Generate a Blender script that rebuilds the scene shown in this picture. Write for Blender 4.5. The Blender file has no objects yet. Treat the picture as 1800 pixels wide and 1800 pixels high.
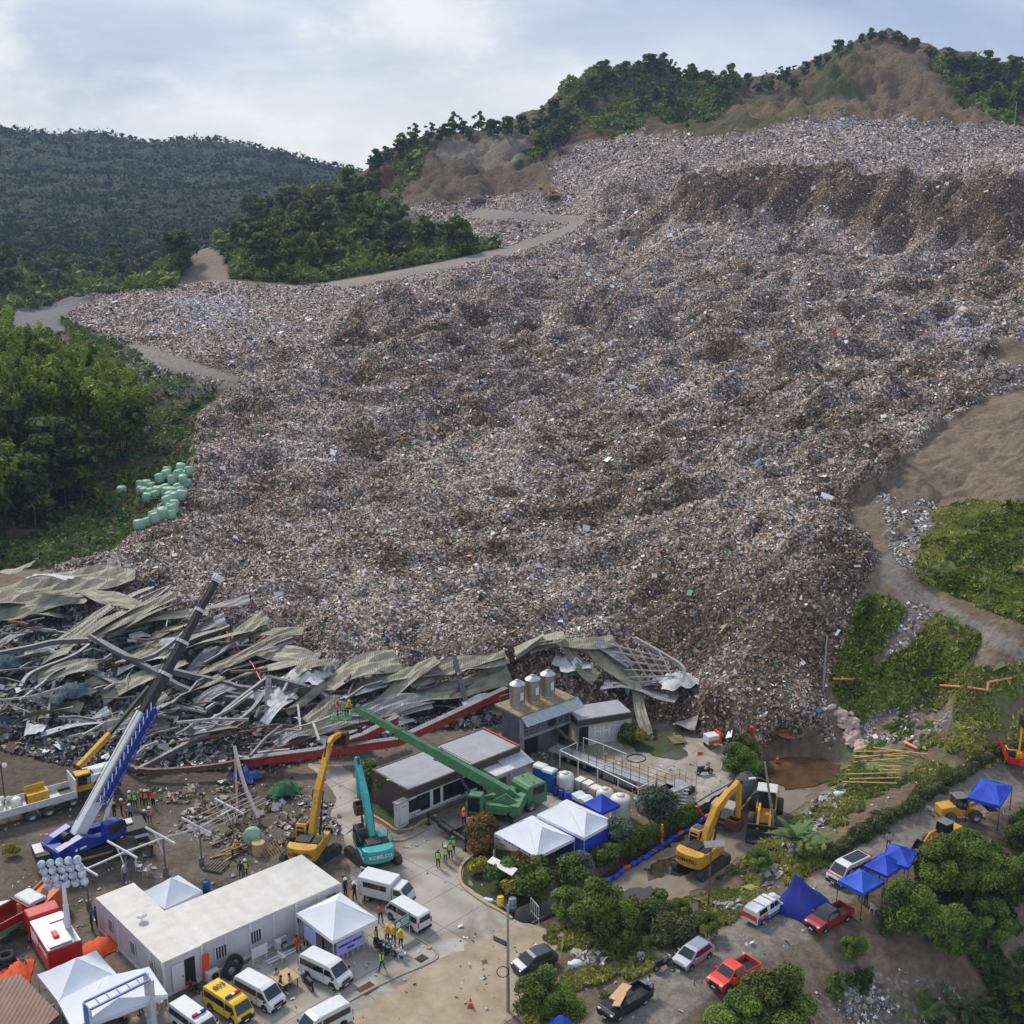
import bpy, bmesh, math, random
import numpy as np
from mathutils import Vector, Matrix, Euler
R = math.radians
rnd = random.Random(7)
C = bpy.context.scene.collection
# ------------------------------------------------------------------ camera
F, ALPHA, H = 2100.0, R(14.7), 54.0
ca, sa = math.cos(ALPHA), math.sin(ALPHA)
cam_d = bpy.data.cameras.new('camera'); cam = bpy.data.objects.new('camera', cam_d); C.objects.link(cam)
cam.location = (0, 0, H); cam.rotation_euler = (R(90)-ALPHA, 0, 0)
cam_d.sensor_width = 36; cam_d.lens = 36*F/1800; cam_d.clip_start = .5; cam_d.clip_end = 12000
bpy.context.scene.camera = cam
def ray(px, py):
    u, v = (px-900)/F, (py-900)/F
    return np.array((u, ca-v*sa, -sa-v*ca))
def at(px, py, z=0.0):                      # ground point on the level z
    d = ray(px, py); t = (z-H)/d[2]
    return Vector((d[0]*t, d[1]*t, z))
def atY(px, py, Y):                         # point at ground distance Y
    d = ray(px, py); t = Y/d[1]
    return Vector((d[0]*t, Y, H+d[2]*t))
def toward(X, Y, Z):                        # where a point of the land lies in the survey photograph
    dz = Z-H; dep = Y*ca-dz*sa
    return 900+F*X/dep, 900-F*(Y*sa+dz*ca)/dep
# ------------------------------------------------------------------ tags
def T(o, label, cat, group=None, kind=None):
    if label: o['label'] = label
    if cat: o['category'] = cat
    if group: o['group'] = group
    if kind: o['kind'] = kind
    return o
def thing(name, label, cat, loc=(0, 0, 0), rz=0, group=None, sc=1.0):
    o = bpy.data.objects.new(name, None); C.objects.link(o); o.empty_display_size = .3
    o.location = loc; o.rotation_euler = (0, 0, rz); o.scale = (sc, sc, sc)
    return T(o, label, cat, group)
_kids = {}
def dup(root, loc, rz=None, label=None, group=None, sc=None):
    r = root.copy(); C.objects.link(r); r.location = loc
    if rz is not None: r.rotation_euler = (0, 0, rz)
    if sc is not None: r.scale = (sc, sc, sc) if not hasattr(sc, '__len__') else sc
    if label: r['label'] = label
    if group: r['group'] = group
    def rec(src, dst):
        for ch in kids(src):
            c = ch.copy(); C.objects.link(c); c.parent = dst
            rec(ch, c)
    rec(root, r)
    return r
_reg = {}
def kids(o): return _reg.get(o.name, [])
def setparent(o, p):
    o.parent = p; _reg.setdefault(p.name, []).append(o)
# ------------------------------------------------------------------ materials
_m = {}
def mat(key, col, rough=.6, metal=0, var=.12, scale=2.5, bump=0, coat=0, spec=.4, var2=None, emit=0, trans=0, attr=None):
    if key in _m: return _m[key]
    m = bpy.data.materials.new(key); m.use_nodes = True; nt = m.node_tree; N = nt.nodes; L = nt.links
    p = N['Principled BSDF']; p.inputs['Roughness'].default_value = rough; p.inputs['Metallic'].default_value = metal
    p.inputs['Specular IOR Level'].default_value = spec
    if coat: p.inputs['Coat Weight'].default_value = coat
    if trans: p.inputs['Transmission Weight'].default_value = trans
    if emit: p.inputs['Emission Color'].default_value = (*col, 1); p.inputs['Emission Strength'].default_value = emit
    tc = N.new('ShaderNodeTexCoord'); nz = N.new('ShaderNodeTexNoise'); L.new(tc.outputs['Object'], nz.inputs['Vector'])
    nz.inputs['Scale'].default_value = scale; nz.inputs['Detail'].default_value = 6; nz.inputs['Roughness'].default_value = .65
    rp = N.new('ShaderNodeValToRGB'); L.new(nz.outputs['Fac'], rp.inputs['Fac'])
    rp.color_ramp.elements[0].position = .32; rp.color_ramp.elements[1].position = .7
    a = var2 if var2 else tuple(c*(1-var*2.2) for c in col)
    rp.color_ramp.elements[0].color = (*a, 1)
    rp.color_ramp.elements[1].color = (*(min(1, c*(1+var*.6)) for c in col), 1)
    src = rp.outputs['Color']
    if attr:
        at_ = N.new('ShaderNodeAttribute'); at_.attribute_name = attr; mx = N.new('ShaderNodeMix'); mx.data_type = 'RGBA'; mx.blend_type = 'MULTIPLY'
        mx.inputs['Factor'].default_value = 1
        L.new(at_.outputs['Color'], mx.inputs['A']); L.new(src, mx.inputs['B']); src = mx.outputs['Result']
    L.new(src, p.inputs['Base Color'])
    if bump:
        b = N.new('ShaderNodeBump'); b.inputs['Strength'].default_value = bump; b.inputs['Distance'].default_value = .05
        n2 = N.new('ShaderNodeTexNoise'); L.new(tc.outputs['Object'], n2.inputs['Vector']); n2.inputs['Scale'].default_value = scale*6; n2.inputs['Detail'].default_value = 5
        L.new(n2.outputs['Fac'], b.inputs['Height']); L.new(b.outputs['Normal'], p.inputs['Normal'])
    _m[key] = m
    return m
def corr(key, col, col2, pitch=.3, rough=.55, metal=0, axis='X'):      # corrugated / ribbed metal sheet
    if key in _m: return _m[key]
    m = mat(key, col, rough, metal, .18, .8, 0, var2=col2); nt = m.node_tree; N = nt.nodes; L = nt.links; p = N['Principled BSDF']
    tc = N.new('ShaderNodeTexCoord'); w = N.new('ShaderNodeTexWave'); w.wave_type = 'BANDS'; w.bands_direction = axis
    w.inputs['Scale'].default_value = .3142/pitch*1.0; L.new(tc.outputs['Object'], w.inputs['Vector'])
    b = N.new('ShaderNodeBump'); b.inputs['Strength'].default_value = .35; b.inputs['Distance'].default_value = .04
    L.new(w.outputs['Fac'], b.inputs['Height']); L.new(b.outputs['Normal'], p.inputs['Normal'])
    return m
M = {}
def setup_mats():
    M['white'] = mat('white_paint', (.68, .69, .71), .35, var=.05, coat=.3)
    M['whiteg'] = mat('white_dirty', (.62, .62, .61), .5, var=.12)
    M['fabric'] = mat('white_fabric', (.70, .73, .78), .8, var=.03, scale=1, bump=.25)
    M['bluef'] = mat('blue_fabric', (.02, .065, .52), .7, var=.12, scale=1.2, bump=.4)
    M['bluef2'] = mat('blue_fabric_light', (.03, .12, .62), .7, var=.12, scale=1.2, bump=.4)
    M['glass'] = mat('dark_glass', (.012, .015, .02), .08, var=.1, spec=.9)
    M['glassb'] = mat('blue_glass', (.03, .05, .07), .08, var=.1, spec=.9)
    M['tyre'] = mat('tyre_rubber', (.03, .028, .026), .85, var=.2)
    M['tyred'] = mat('dusty_tyre', (.09, .08, .065), .9, var=.25)
    M['rim'] = mat('wheel_rim', (.38, .38, .37), .4, .6, var=.15)
    M['black'] = mat('black_plastic', (.018, .018, .02), .5, var=.15)
    M['dark'] = mat('dark_steel', (.05, .047, .045), .6, .2, var=.25)
    M['steel'] = mat('grey_steel', (.30, .31, .33), .45, .5, var=.15)
    M['yellow'] = mat('yellow_paint', (.66, .36, .02), .5, var=.12, coat=.2, var2=(.42, .21, .03))
    M['yellow2'] = mat('school_yellow', (.78, .50, .012), .3, var=.05, coat=.4)
    M['teal'] = mat('teal_paint', (.05, .40, .38), .35, var=.1, coat=.2)
    M['green'] = mat('green_paint', (.10, .25, .12), .45, var=.18, coat=.1)
    M['blue'] = mat('blue_paint', (.02, .045, .32), .4, var=.15, coat=.2)
    M['red'] = mat('red_paint', (.55, .015, .015), .35, var=.1, coat=.3)
    M['redb'] = mat('bright_red_paint', (.75, .055, .02), .3, var=.05, coat=.5)
    M['redd'] = mat('dark_red_paint', (.30, .02, .018), .28, var=.06, coat=.5)
    M['silver'] = mat('silver_paint', (.40, .41, .48), .3, .5, var=.05, coat=.5)
    M['blackp'] = mat('black_paint', (.012, .012, .014), .25, var=.1, coat=.6)
    M['orange'] = mat('orange_paint', (.62, .16, .04), .55, var=.15)
    M['orangef'] = mat('orange_fabric', (.75, .10, .02), .7, var=.12, bump=.4)
    M['beige'] = mat('beige_paint', (.42, .34, .28), .45, var=.12)
    M['conc'] = mat('concrete', (.33, .31, .28), .9, var=.14, scale=.6, bump=.3)
    M['concd'] = mat('dark_concrete', (.15, .13, .11), .9, var=.2, scale=.8, bump=.3)
    M['curb'] = mat('yellow_kerb', (.50, .34, .14), .85, var=.15, var2=(.30, .25, .2))
    M['wood'] = mat('wood', (.30, .20, .11), .8, var=.2)
    M['bamboo'] = mat('bamboo', (.60, .40, .14), .6, var=.15)
    M['card'] = mat('cardboard', (.55, .36, .2), .85, var=.08)
    M['rust'] = mat('rust', (.13, .045, .02), .8, var=.25, var2=(.07, .03, .02))
    M['galv'] = mat('galvanised', (.45, .47, .49), .4, .5, var=.12)
    M['tank'] = mat('tank_steel', (.42, .38, .33), .35, .6, var=.1)
    M['pipe'] = mat('orange_pipe', (.70, .28, .14), .5, var=.1)
    M['lamp'] = mat('lamp_lens', (.75, .75, .72), .15, var=.05, spec=.8)
    M['redl'] = mat('red_lens', (.5, .01, .01), .2, var=.05)
    M['bluel'] = mat('blue_lens', (.01, .02, .35), .2, var=.05)
    M['tankp'] = mat('white_plastic', (.72, .70, .64), .45, var=.06)
    M['porta'] = mat('porta_blue', (.02, .12, .38), .45, var=.08)
    M['skin'] = mat('skin', (.22, .12, .08), .6, var=.05)
    M['trou'] = mat('dark_trousers', (.02, .022, .03), .85, var=.15)
    M['jean'] = mat('blue_jeans', (.07, .10, .16), .85, var=.15)
    M['shirtd'] = mat('dark_shirt', (.025, .025, .03), .85, var=.15)
    M['shirtw'] = mat('pale_shirt', (.5, .5, .52), .85, var=.08)
    M['shirtn'] = mat('navy_shirt', (.03, .05, .12), .85, var=.15)
    M['vestg'] = mat('lime_vest', (.45, .75, .05), .7, var=.08)
    M['vesto'] = mat('orange_vest', (.85, .13, .02), .7, var=.08)
    M['vesty'] = mat('yellow_jacket', (.75, .45, .02), .7, var=.08)
    M['hatw'] = mat('white_helmet', (.8, .8, .8), .3, var=.03)
    M['hatg'] = mat('green_helmet', (.02, .35, .12), .3, var=.03)
    M['hato'] = mat('orange_helmet', (.8, .22, .02), .3, var=.03)
    M['haty'] = mat('yellow_helmet', (.8, .5, .02), .3, var=.03)
    M['hair'] = mat('black_hair', (.012, .01, .01), .7, var=.1)
    M['purple'] = mat('banner_purple', (.40, .38, .80), .7, var=.05)
    M['txtd'] = mat('dark_lettering', (.015, .012, .02), .6, var=.05)
    M['txtw'] = mat('white_lettering', (.8, .8, .8), .5, var=.03)
    M['txtp'] = mat('purple_lettering', (.06, .01, .12), .6, var=.03)
    M['txtr'] = mat('red_lettering', (.5, .03, .04), .6, var=.03)
    M['signg'] = mat('sign_green', (.13, .28, .22), .6, var=.2)
    M['olive'] = corr('olive_roof_sheet', (.235, .225, .165), (.10, .088, .062), .25)
    M['olive2'] = corr('pale_roof_sheet', (.32, .31, .24), (.16, .145, .10), .25)
    M['greys'] = corr('grey_roof_sheet', (.24, .24, .255), (.13, .125, .13), .25)
    M['beam'] = mat('grey_steel_beam', (.20, .19, .205), .55, .1, var=.2)
    M['beamr'] = mat('rusty_beam', (.20, .12, .09), .7, var=.25)
    M['beaml'] = mat('pale_purlin', (.42, .40, .38), .6, var=.2)
    M['redtrim'] = mat('red_trim', (.42, .04, .03), .6, var=.15)
    M['roofg'] = mat('grey_flat_roof', (.36, .36, .40), .75, var=.1, scale=.5)
    M['fascia'] = mat('brown_fascia', (.075, .055, .048), .6, var=.1)
    M['wallw'] = mat('white_wall', (.66, .67, .69), .7, var=.06, scale=.8)
    M['cont'] = mat('container_white', (.60, .585, .61), .5, var=.08, scale=.6)
    M['contr'] = corr('container_roof', (.58, .565, .54), (.50, .48, .45), 1.1)
    M['rustroof'] = corr('rusty_roof', (.15, .06, .035), (.09, .035, .022), .3)
    M['walld'] = mat('brown_wall', (.11, .08, .072), .8, var=.1)
    M['bale'] = mat('green_bale_wrap', (.30, .50, .37), .45, var=.12, scale=4, bump=.4)
    M['panel'] = mat('solar_panel', (.02, .022, .03), .2, var=.1)
    M['tarpg'] = mat('green_net', (.02, .12, .05), .8, var=.2, bump=.4)
    M['tarpb'] = mat('blue_tarp', (.03, .08, .35), .7, var=.25, bump=.4)
    M['tarpd'] = mat('dark_teal_tarp', (.02, .06, .09), .7, var=.25, bump=.4)
    M['insul'] = mat('white_insulation', (.60, .60, .62), .8, var=.15, bump=.4)
    M['bark'] = mat('bark', (.14, .11, .08), .9, var=.25)
    M['sack'] = mat('pale_pink_sacks', (.55, .43, .36), .8, var=.12, bump=.4)
setup_mats()
# ------------------------------------------------------------------ mesh builder
class MB:
    def __init__(s): s.v = []; s.f = []; s.m = []; s.X = None; s.sm = []
    def add(s, vs, fs, m=0, sm=False):
        n = len(s.v)
        if s.X is not None: vs = [s.X @ Vector(v) for v in vs]
        s.v += [tuple(v) for v in vs]; s.f += [tuple(i+n for i in f) for f in fs]; s.m += [m]*len(fs); s.sm += [sm]*len(fs)
        return s
    def box(s, c, d, m=0, rz=0, ry=0, rx=0, top=1.0):
        x, y, z = d[0]/2, d[1]/2, d[2]/2
        vs = [(-x, -y, -z), (x, -y, -z), (x, y, -z), (-x, y, -z), (-x*top, -y*top, z), (x*top, -y*top, z), (x*top, y*top, z), (-x*top, y*top, z)]
        if rz or ry or rx:
            E = Euler((rx, ry, rz)).to_matrix(); vs = [E @ Vector(v) for v in vs]
        vs = [(v[0]+c[0], v[1]+c[1], v[2]+c[2]) for v in vs]
        return s.add(vs, [(0, 3, 2, 1), (4, 5, 6, 7), (0, 1, 5, 4), (1, 2, 6, 5), (2, 3, 7, 6), (3, 0, 4, 7)], m)
    def cyl(s, p0, p1, r0, r1=None, n=10, m=0, caps=True):
        r1 = r0 if r1 is None else r1
        p0 = Vector(p0); p1 = Vector(p1); d = p1-p0
        if d.length < 1e-6: return s
        q = d.to_track_quat('Z', 'Y'); a = q @ Vector((1, 0, 0)); b = q @ Vector((0, 1, 0))
        vs = []
        for p, r in ((p0, r0), (p1, r1)):
            for k in range(n):
                t = 2*math.pi*k/n; vs.append(p+(a*math.cos(t)+b*math.sin(t))*r)
        fs = [(k, (k+1) % n, n+(k+1) % n, n+k) for k in range(n)]
        s.add(vs, fs, m, True)
        if caps: s.add(vs, [tuple(range(n-1, -1, -1)), tuple(range(n, 2*n))], m)
        return s
    def beam(s, p0, p1, w, h, m=0, up=(0, 0, 1)):
        p0 = Vector(p0); p1 = Vector(p1); d = (p1-p0).normalized(); up = Vector(up)
        if abs(d.dot(up)) > .98: up = Vector((0, 1, 0))
        a = d.cross(up).normalized()*w/2; b = a.cross(d).normalized()*h/2
        vs = [p0-a-b, p0+a-b, p0+a+b, p0-a+b, p1-a-b, p1+a-b, p1+a+b, p1-a+b]
        return s.add(vs, [(0, 1, 2, 3), (7, 6, 5, 4), (0, 4, 5, 1), (1, 5, 6, 2), (2, 6, 7, 3), (3, 7, 4, 0)], m)
    def tube(s, pts, r, n=6, m=0):
        for a, b in zip(pts[:-1], pts[1:]): s.cyl(a, b, r, r, n, m)
        return s
    def prism(s, poly, y0, y1, m=0, hw=None):    # side profile (x,z) pushed from y0 to y1; hw(z) narrows it
        n = len(poly); vs = []
        for y in (y0, y1):
            for (x, z) in poly: vs.append((x, y*(hw(z) if hw else 1), z))
        fs = [tuple(range(n)), tuple(range(2*n-1, n-1, -1))]+[(k, n+k, n+(k+1) % n, (k+1) % n) for k in range(n)]
        area = sum(poly[k][0]*poly[(k+1) % n][1]-poly[(k+1) % n][0]*poly[k][1] for k in range(n))
        if area*(y1-y0) < 0: fs = [tuple(reversed(f)) for f in fs]
        return s.add(vs, fs, m)
    def slab(s, poly, h, m=0):                   # plan polygon (x,y,z) with a thickness h downwards
        n = len(poly); vs = [tuple(p) for p in poly]+[(p[0], p[1], p[2]-h) for p in poly]
        area = sum(poly[k][0]*poly[(k+1) % n][1]-poly[(k+1) % n][0]*poly[k][1] for k in range(n))
        fs = [tuple(range(n)), tuple(range(2*n-1, n-1, -1))]+[(k, n+k, n+(k+1) % n, (k+1) % n) for k in range(n)]
        if area < 0: fs = [tuple(reversed(f)) for f in fs]
        return s.add(vs, fs, m)
    def ball(s, c, r, nu=10, nv=6, m=0, z0=-1.0):
        r = r if hasattr(r, '__len__') else (r, r, r); vs = []; fs = []
        for j in range(nv+1):
            ph = math.asin(z0)+(math.pi/2-math.asin(z0))*j/nv
            for k in range(nu):
                t = 2*math.pi*k/nu; vs.append((c[0]+r[0]*math.cos(ph)*math.cos(t), c[1]+r[1]*math.cos(ph)*math.sin(t), c[2]+r[2]*math.sin(ph)))
        for j in range(nv):
            for k in range(nu): fs.append((j*nu+k, j*nu+(k+1) % nu, (j+1)*nu+(k+1) % nu, (j+1)*nu+k))
        return s.add(vs, fs, m, True)
    def lathe(s, prof, n=14, c=(0, 0, 0), m=0):   # prof [(r,z)]
        vs = []; fs = []
        for r, z in prof:
            for k in range(n):
                t = 2*math.pi*k/n; vs.append((c[0]+r*math.cos(t), c[1]+r*math.sin(t), c[2]+z))
        for j in range(len(prof)-1):
            for k in range(n): fs.append((j*n+k, j*n+(k+1) % n, (j+1)*n+(k+1) % n, (j+1)*n+k))
        return s.add(vs, fs, m, True)
    def quad(s, a, b, c, d, m=0): return s.add([a, b, c, d], [(0, 1, 2, 3)], m)
    def panel(s, pts, t=.02, m=0):                # thin solid plate through pts (any plane)
        pts = [Vector(p) for p in pts]; n = len(pts)
        nr = (pts[1]-pts[0]).cross(pts[2]-pts[1]).normalized()*t
        vs = [p+nr for p in pts]+[p-nr for p in pts]
        return s.add(vs, [tuple(range(n)), tuple(range(2*n-1, n-1, -1))]+[(k, n+k, n+(k+1) % n, (k+1) % n) for k in range(n)], m)
    def build(s, name, mats, parent=None, bevel=0, loc=None):
        me = bpy.data.meshes.new(name); me.from_pydata(s.v, [], s.f)
        mats = mats if isinstance(mats, (list, tuple)) else [mats]
        for m in mats: me.materials.append(M[m] if isinstance(m, str) else m)
        me.polygons.foreach_set('material_index', s.m); me.polygons.foreach_set('use_smooth', s.sm)
        if bevel:
            bm = bmesh.new(); bm.from_mesh(me); bmesh.ops.remove_doubles(bm, verts=bm.verts, dist=1e-4)
            es = [e for e in bm.edges if len(e.link_faces) == 2 and e.calc_face_angle(0) > .35]
            bmesh.ops.bevel(bm, geom=es, offset=bevel, segments=2, affect='EDGES', profile=.5, clamp_overlap=True)
            bm.to_mesh(me); bm.free()
        me.update()
        o = bpy.data.objects.new(name, me); C.objects.link(o)
        if parent: setparent(o, parent)
        if loc is not None: o.location = loc
        return o
def textmesh(s, size, mt, parent, loc, xdir, ydir, name='lettering', bold=0.012, sx=1.0):
    cu = bpy.data.curves.new('lettering_curve', 'FONT'); cu.body = s; cu.size = size; cu.align_x = 'CENTER'; cu.align_y = 'CENTER'; cu.offset = bold*size*1.5; cu.extrude = .006; cu.resolution_u = 2
    o = bpy.data.objects.new('lettering_tmp', cu); C.objects.link(o)
    dg = bpy.context.evaluated_depsgraph_get(); me = bpy.data.meshes.new_from_object(o.evaluated_get(dg))
    C.objects.unlink(o); bpy.data.objects.remove(o); bpy.data.curves.remove(cu)
    x = Vector(xdir).normalized(); y = Vector(ydir); y = (y-x*y.dot(x)).normalized(); z = x.cross(y)
    Mx = Matrix(((x[0]*sx, y[0], z[0], loc[0]), (x[1]*sx, y[1], z[1], loc[1]), (x[2]*sx, y[2], z[2], loc[2]), (0, 0, 0, 1)))
    me.transform(Mx); me.materials.clear(); me.materials.append(M[mt] if isinstance(mt, str) else mt); me.name = name
    t = bpy.data.objects.new(name, me); C.objects.link(t)
    if parent: setparent(t, parent)
    return t
# ------------------------------------------------------------------ noise
def _h(ix, iy, seed):
    n = (ix.astype(np.int64)*374761393+iy.astype(np.int64)*668265263+seed*1442695041) & 0xffffffff
    n = ((n ^ (n >> 13))*1274126177) & 0xffffffff
    n = n ^ (n >> 16)
    return (n & 0xffffff)/float(0xffffff)
def pn(x, y, seed=0):
    ix = np.floor(x); iy = np.floor(y); fx = x-ix; fy = y-iy
    ix = ix.astype(np.int64); iy = iy.astype(np.int64)
    def g(dx, dy):
        a = _h(ix+dx, iy+dy, seed)*2*np.pi
        return np.cos(a)*(fx-dx)+np.sin(a)*(fy-dy)
    u = fx*fx*fx*(fx*(fx*6-15)+10); v = fy*fy*fy*(fy*(fy*6-15)+10)
    a = g(0, 0)*(1-u)+g(1, 0)*u; b = g(0, 1)*(1-u)+g(1, 1)*u
    return (a*(1-v)+b*v)*1.5
def fbm(x, y, oct=4, seed=0, rough=.5):
    s = 0; a = 1; f = 1; t = 0
    for k in range(oct):
        s = s+a*pn(x*f+17.3*k, y*f-9.1*k, seed+k); t += a; a *= rough; f *= 2.03
    return s/t
def inpoly(x, y, poly):
    r = np.zeros(x.shape, bool); n = len(poly); j = n-1
    for i in range(n):
        xi, yi = poly[i][:2]; xj, yj = poly[j][:2]
        if yi != yj:
            r ^= ((yi > y) != (yj > y)) & (x < (xj-xi)*(y-yi)/(yj-yi)+xi)
        j = i
    return r
def polydist(x, y, pts):      # distance to a polyline
    d = np.full(x.shape, 1e9)
    for (ax, ay), (bx, by) in zip(pts[:-1], pts[1:]):
        dx, dy = bx-ax, by-ay; L2 = dx*dx+dy*dy+1e-9
        t = np.clip(((x-ax)*dx+(y-ay)*dy)/L2, 0, 1)
        d = np.minimum(d, np.hypot(x-ax-t*dx, y-ay-t*dy))
    return d
def sstep(a, b, x):
    t = np.clip((x-a)/(b-a), 0, 1); return t*t*(3-2*t)
NCHIP=760000; EXPO=0.12; HAZE=0.00010
# ------------------------------------------------------------------ the land: survey points (photo x, y, distance/1.26) -> one height field
KY = 1.26
SP = []   # (a=X/Y, b=lnY, Z)
def sY(px, py, Yo):
    p = atY(px, py, Yo*KY); SP.append((p.x/p.y, math.log(p.y), p.z))
def sZ(px, py, z):
    p = at(px, py, z); SP.append((p.x/p.y, math.log(p.y), z))
def sC(px, Yo, z):          # known height z at distance Y in the column px (ground one cannot see)
    Y = Yo*KY; dep = Y*ca-(z-H)*sa; X = (px-900)/F*dep
    SP.append((X/Y, math.log(Y), z))
for t in [(200,1000,122),(600,1000,118),(900,1000,115),(1200,1000,109),(1420,1000,100),(100,1015,124),(350,1075,109),(600,1130,102),(900,1170,98),(1200,1230,90),(1420,1270,88),
          (450,860,160),(700,860,154),(900,860,148),(1150,860,138),(1400,860,125),(1520,890,117),
          (380,700,205),(600,700,202),(900,700,195),(1150,700,184),(1400,700,170),(1600,700,156),(1760,690,148),
          (600,560,262),(750,545,258),(900,560,255),(1150,560,242),(1400,560,225),(1750,560,196),(1600,560,208),
          (700,500,305),(850,480,320),(1000,480,310),(1200,480,292),(1400,480,270),(1750,480,236),(1600,470,250),
          (1000,430,365),(1150,430,330),(1300,380,322),(1400,400,314),(1500,428,300),(1600,428,290),(1700,420,282),(1790,440,272),(1500,470,272),(1650,480,256),(1300,440,300),
          (1150,380,372),(1200,330,352),(1290,304,338),(1400,302,328),(1500,312,315),(1600,326,303),(1700,322,295),(1790,314,286),(1500,296,330),(1650,304,318),(1350,288,352),
          (1500,232,400),(1650,230,390),(1780,228,380),(1200,245,460),(1350,250,430),(1050,250,500),(1420,275,350),(1650,270,345),
          (1000,265,500),(950,330,430),(1050,345,400),(1100,300,430),
          (250,590,240),(120,570,262),(400,600,235),(500,590,240),(560,640,225),(400,670,208),(250,620,226),(300,660,212),(470,650,214),
          (400,497,330),(250,510,318),(150,540,290),(20,565,262),(560,503,322),(700,478,330),(800,460,350),(880,440,368),(1000,397,398),
          (720,372,440),(850,375,425),(940,385,410),(850,352,450),(790,360,450),(972,347,440),(1010,350,425),(760,400,420),(830,415,400),
          (720,345,470),(800,330,480),(850,236,560),(760,245,560),(700,268,560),(660,290,570),(640,310,560),(900,290,505),(940,240,545),(780,290,515),(1000,213,560),(960,260,515),
          (1040,130,640),(1130,125,640),(1210,132,640),(1330,150,630),(1080,180,585),(1200,190,570),(1300,215,520),(1130,225,530),(1380,190,540),
          (1540,62,620),(1480,95,600),(1420,130,600),(1620,85,620),(1700,112,620),(1790,138,620),(1550,130,560),(1550,210,480),(1450,205,490),(1700,200,475),(1800,195,470),(1650,150,540),
          (1700,600,188),(1800,640,172),(1780,610,180),(1700,790,127),(1790,780,124),(1600,860,119),(1790,860,112),(1560,960,106),(1790,900,108),(1650,880,117),
          (1700,970,103),(1620,1010,99),(1790,1060,95),(1700,1075,94),(1630,1040,98),(1790,1140,88),(1600,1100,94),
          (1550,1200,91),(1700,1200,87),(1530,1080,96),
          (50,950,148),(0,1000,134),(110,960,142),(100,900,163),(240,870,165),(290,860,165),(330,830,168),(100,760,190),(0,760,182),(230,700,203),(180,820,175),(200,940,146),(300,780,182),
          (0,640,215),(120,640,225),(-150,700,190),(-150,900,150),(-200,560,250),(-250,1000,128),
          (600,370,500),(500,400,450),(420,430,410),(350,440,375),(330,490,350),(450,490,338),(640,450,375),(560,480,350),(700,400,420),(640,340,520),(600,330,560),(540,350,560),(460,370,520),
          (0,222,1500),(100,240,1500),(200,246,1500),(280,270,1450),(330,250,1500),(400,264,1450),(470,275,1400),(560,295,1400),(610,318,1350),(100,330,1150),(300,340,1100),(450,340,1100),(0,380,980),(300,390,950),(560,345,1150),(-200,200,1500),(-400,240,1500),(-300,350,1000)]: sY(*t)
for t in [(0,1300,.3),(200,1300,.3),(0,1200,1.2),(150,1120,3),(400,1220,1.0),(700,1260,.6),(500,1330,0),(100,1430,0),(300,1450,0),(0,1500,0),(0,1620,0),(0,1780,0),(300,1600,0),(300,1780,0),(600,1430,0),(600,1600,0),(600,1780,0),
          (900,1330,0),(850,1450,0),(850,1600,0),(850,1780,-.2),(1050,1330,0),(1150,1400,0),(1050,1250,.4),(1250,1330,0),(1180,1280,.3),(1000,1500,0),(1400,1360,-.4),(1460,1350,-.2),(1370,1430,-.3),(1280,1460,-.3),(1200,1520,-.3),(1100,1570,-.3),(1300,1390,-.2),
          (1180,1600,-.2),(1000,1640,-.2),(1480,1290,1.6),(1520,1340,1.5),(1600,1300,3),(1650,1250,4.5),(1600,1350,2.4),(1750,1250,6),(1680,1330,3.2),(1750,1290,4.4),
          (1790,1345,2.6),(1700,1400,2.0),(1640,1450,1.7),(1560,1500,1.4),(1500,1560,1.2),(1430,1620,1.0),(1330,1680,.8),(1250,1720,.7),(1100,1790,.5),(1180,1760,.6),(1480,1440,1.0),(1440,1400,.2),(1580,1425,2.5),(1400,1520,.6),(1300,1600,.5),(1380,1490,.3),(1180,1680,.8),(1000,1700,.2),(1020,1770,.4),
          (1600,1640,.2),(1550,1720,-1.5),(1700,1650,-1.5),(1750,1500,1.2),(1790,1600,-1.5),(1700,1760,-4),(1450,1740,-1.2),(1380,1790,-1.5),(1900,1500,-1),(1900,1700,-5),(-200,1500,0),(-200,1780,0),(1600,1900,-5),(900,2000,-.2),(300,2100,0),(1300,2050,-1)]: sZ(*t)
for t in [(100,365,10),(250,400,12),(0,340,8),(-150,380,8),(0,550,10),(200,600,8),(-200,700,10),(330,700,8),(100,800,12),(450,700,15),(560,750,25),(1500,500,72),(1200,540,84),(1750,430,72),(850,640,70),(1000,680,80),
          (1540,760,120),(1300,800,95),(1790,760,90),(1050,820,90),(700,700,55),(300,1800,90),(0,1850,100),(600,1800,60),(900,1500,40),(1300,1500,60),(1800,1500,50),(2300,600,90),(2300,1200,60),(2200,350,75),(2200,250,50),(2100,150,28),(2100,100,12),(-700,900,40),(-900,400,25),(-900,1500,120),(-700,200,10),(1200,2400,60),(300,2600,60),
          (470,560,30),(350,500,14),(400,450,20),(1950,330,66)]: sC(*t)
_P = np.array(SP); _n = len(_P)
def _k(r2): return np.where(r2 > 1e-12, .5*r2*np.log(np.maximum(r2, 1e-12)), 0)
_A = np.zeros((_n+3, _n+3)); _d2 = (_P[:, None, 0]-_P[None, :, 0])**2+(_P[:, None, 1]-_P[None, :, 1])**2
_A[:_n, :_n] = _k(_d2)+np.eye(_n)*3e-5; _A[:_n, _n] = 1; _A[:_n, _n+1:] = _P[:, :2]; _A[_n:, :_n] = _A[:_n, _n:].T
_w = np.linalg.solve(_A, np.r_[_P[:, 2], 0, 0, 0])
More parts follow.
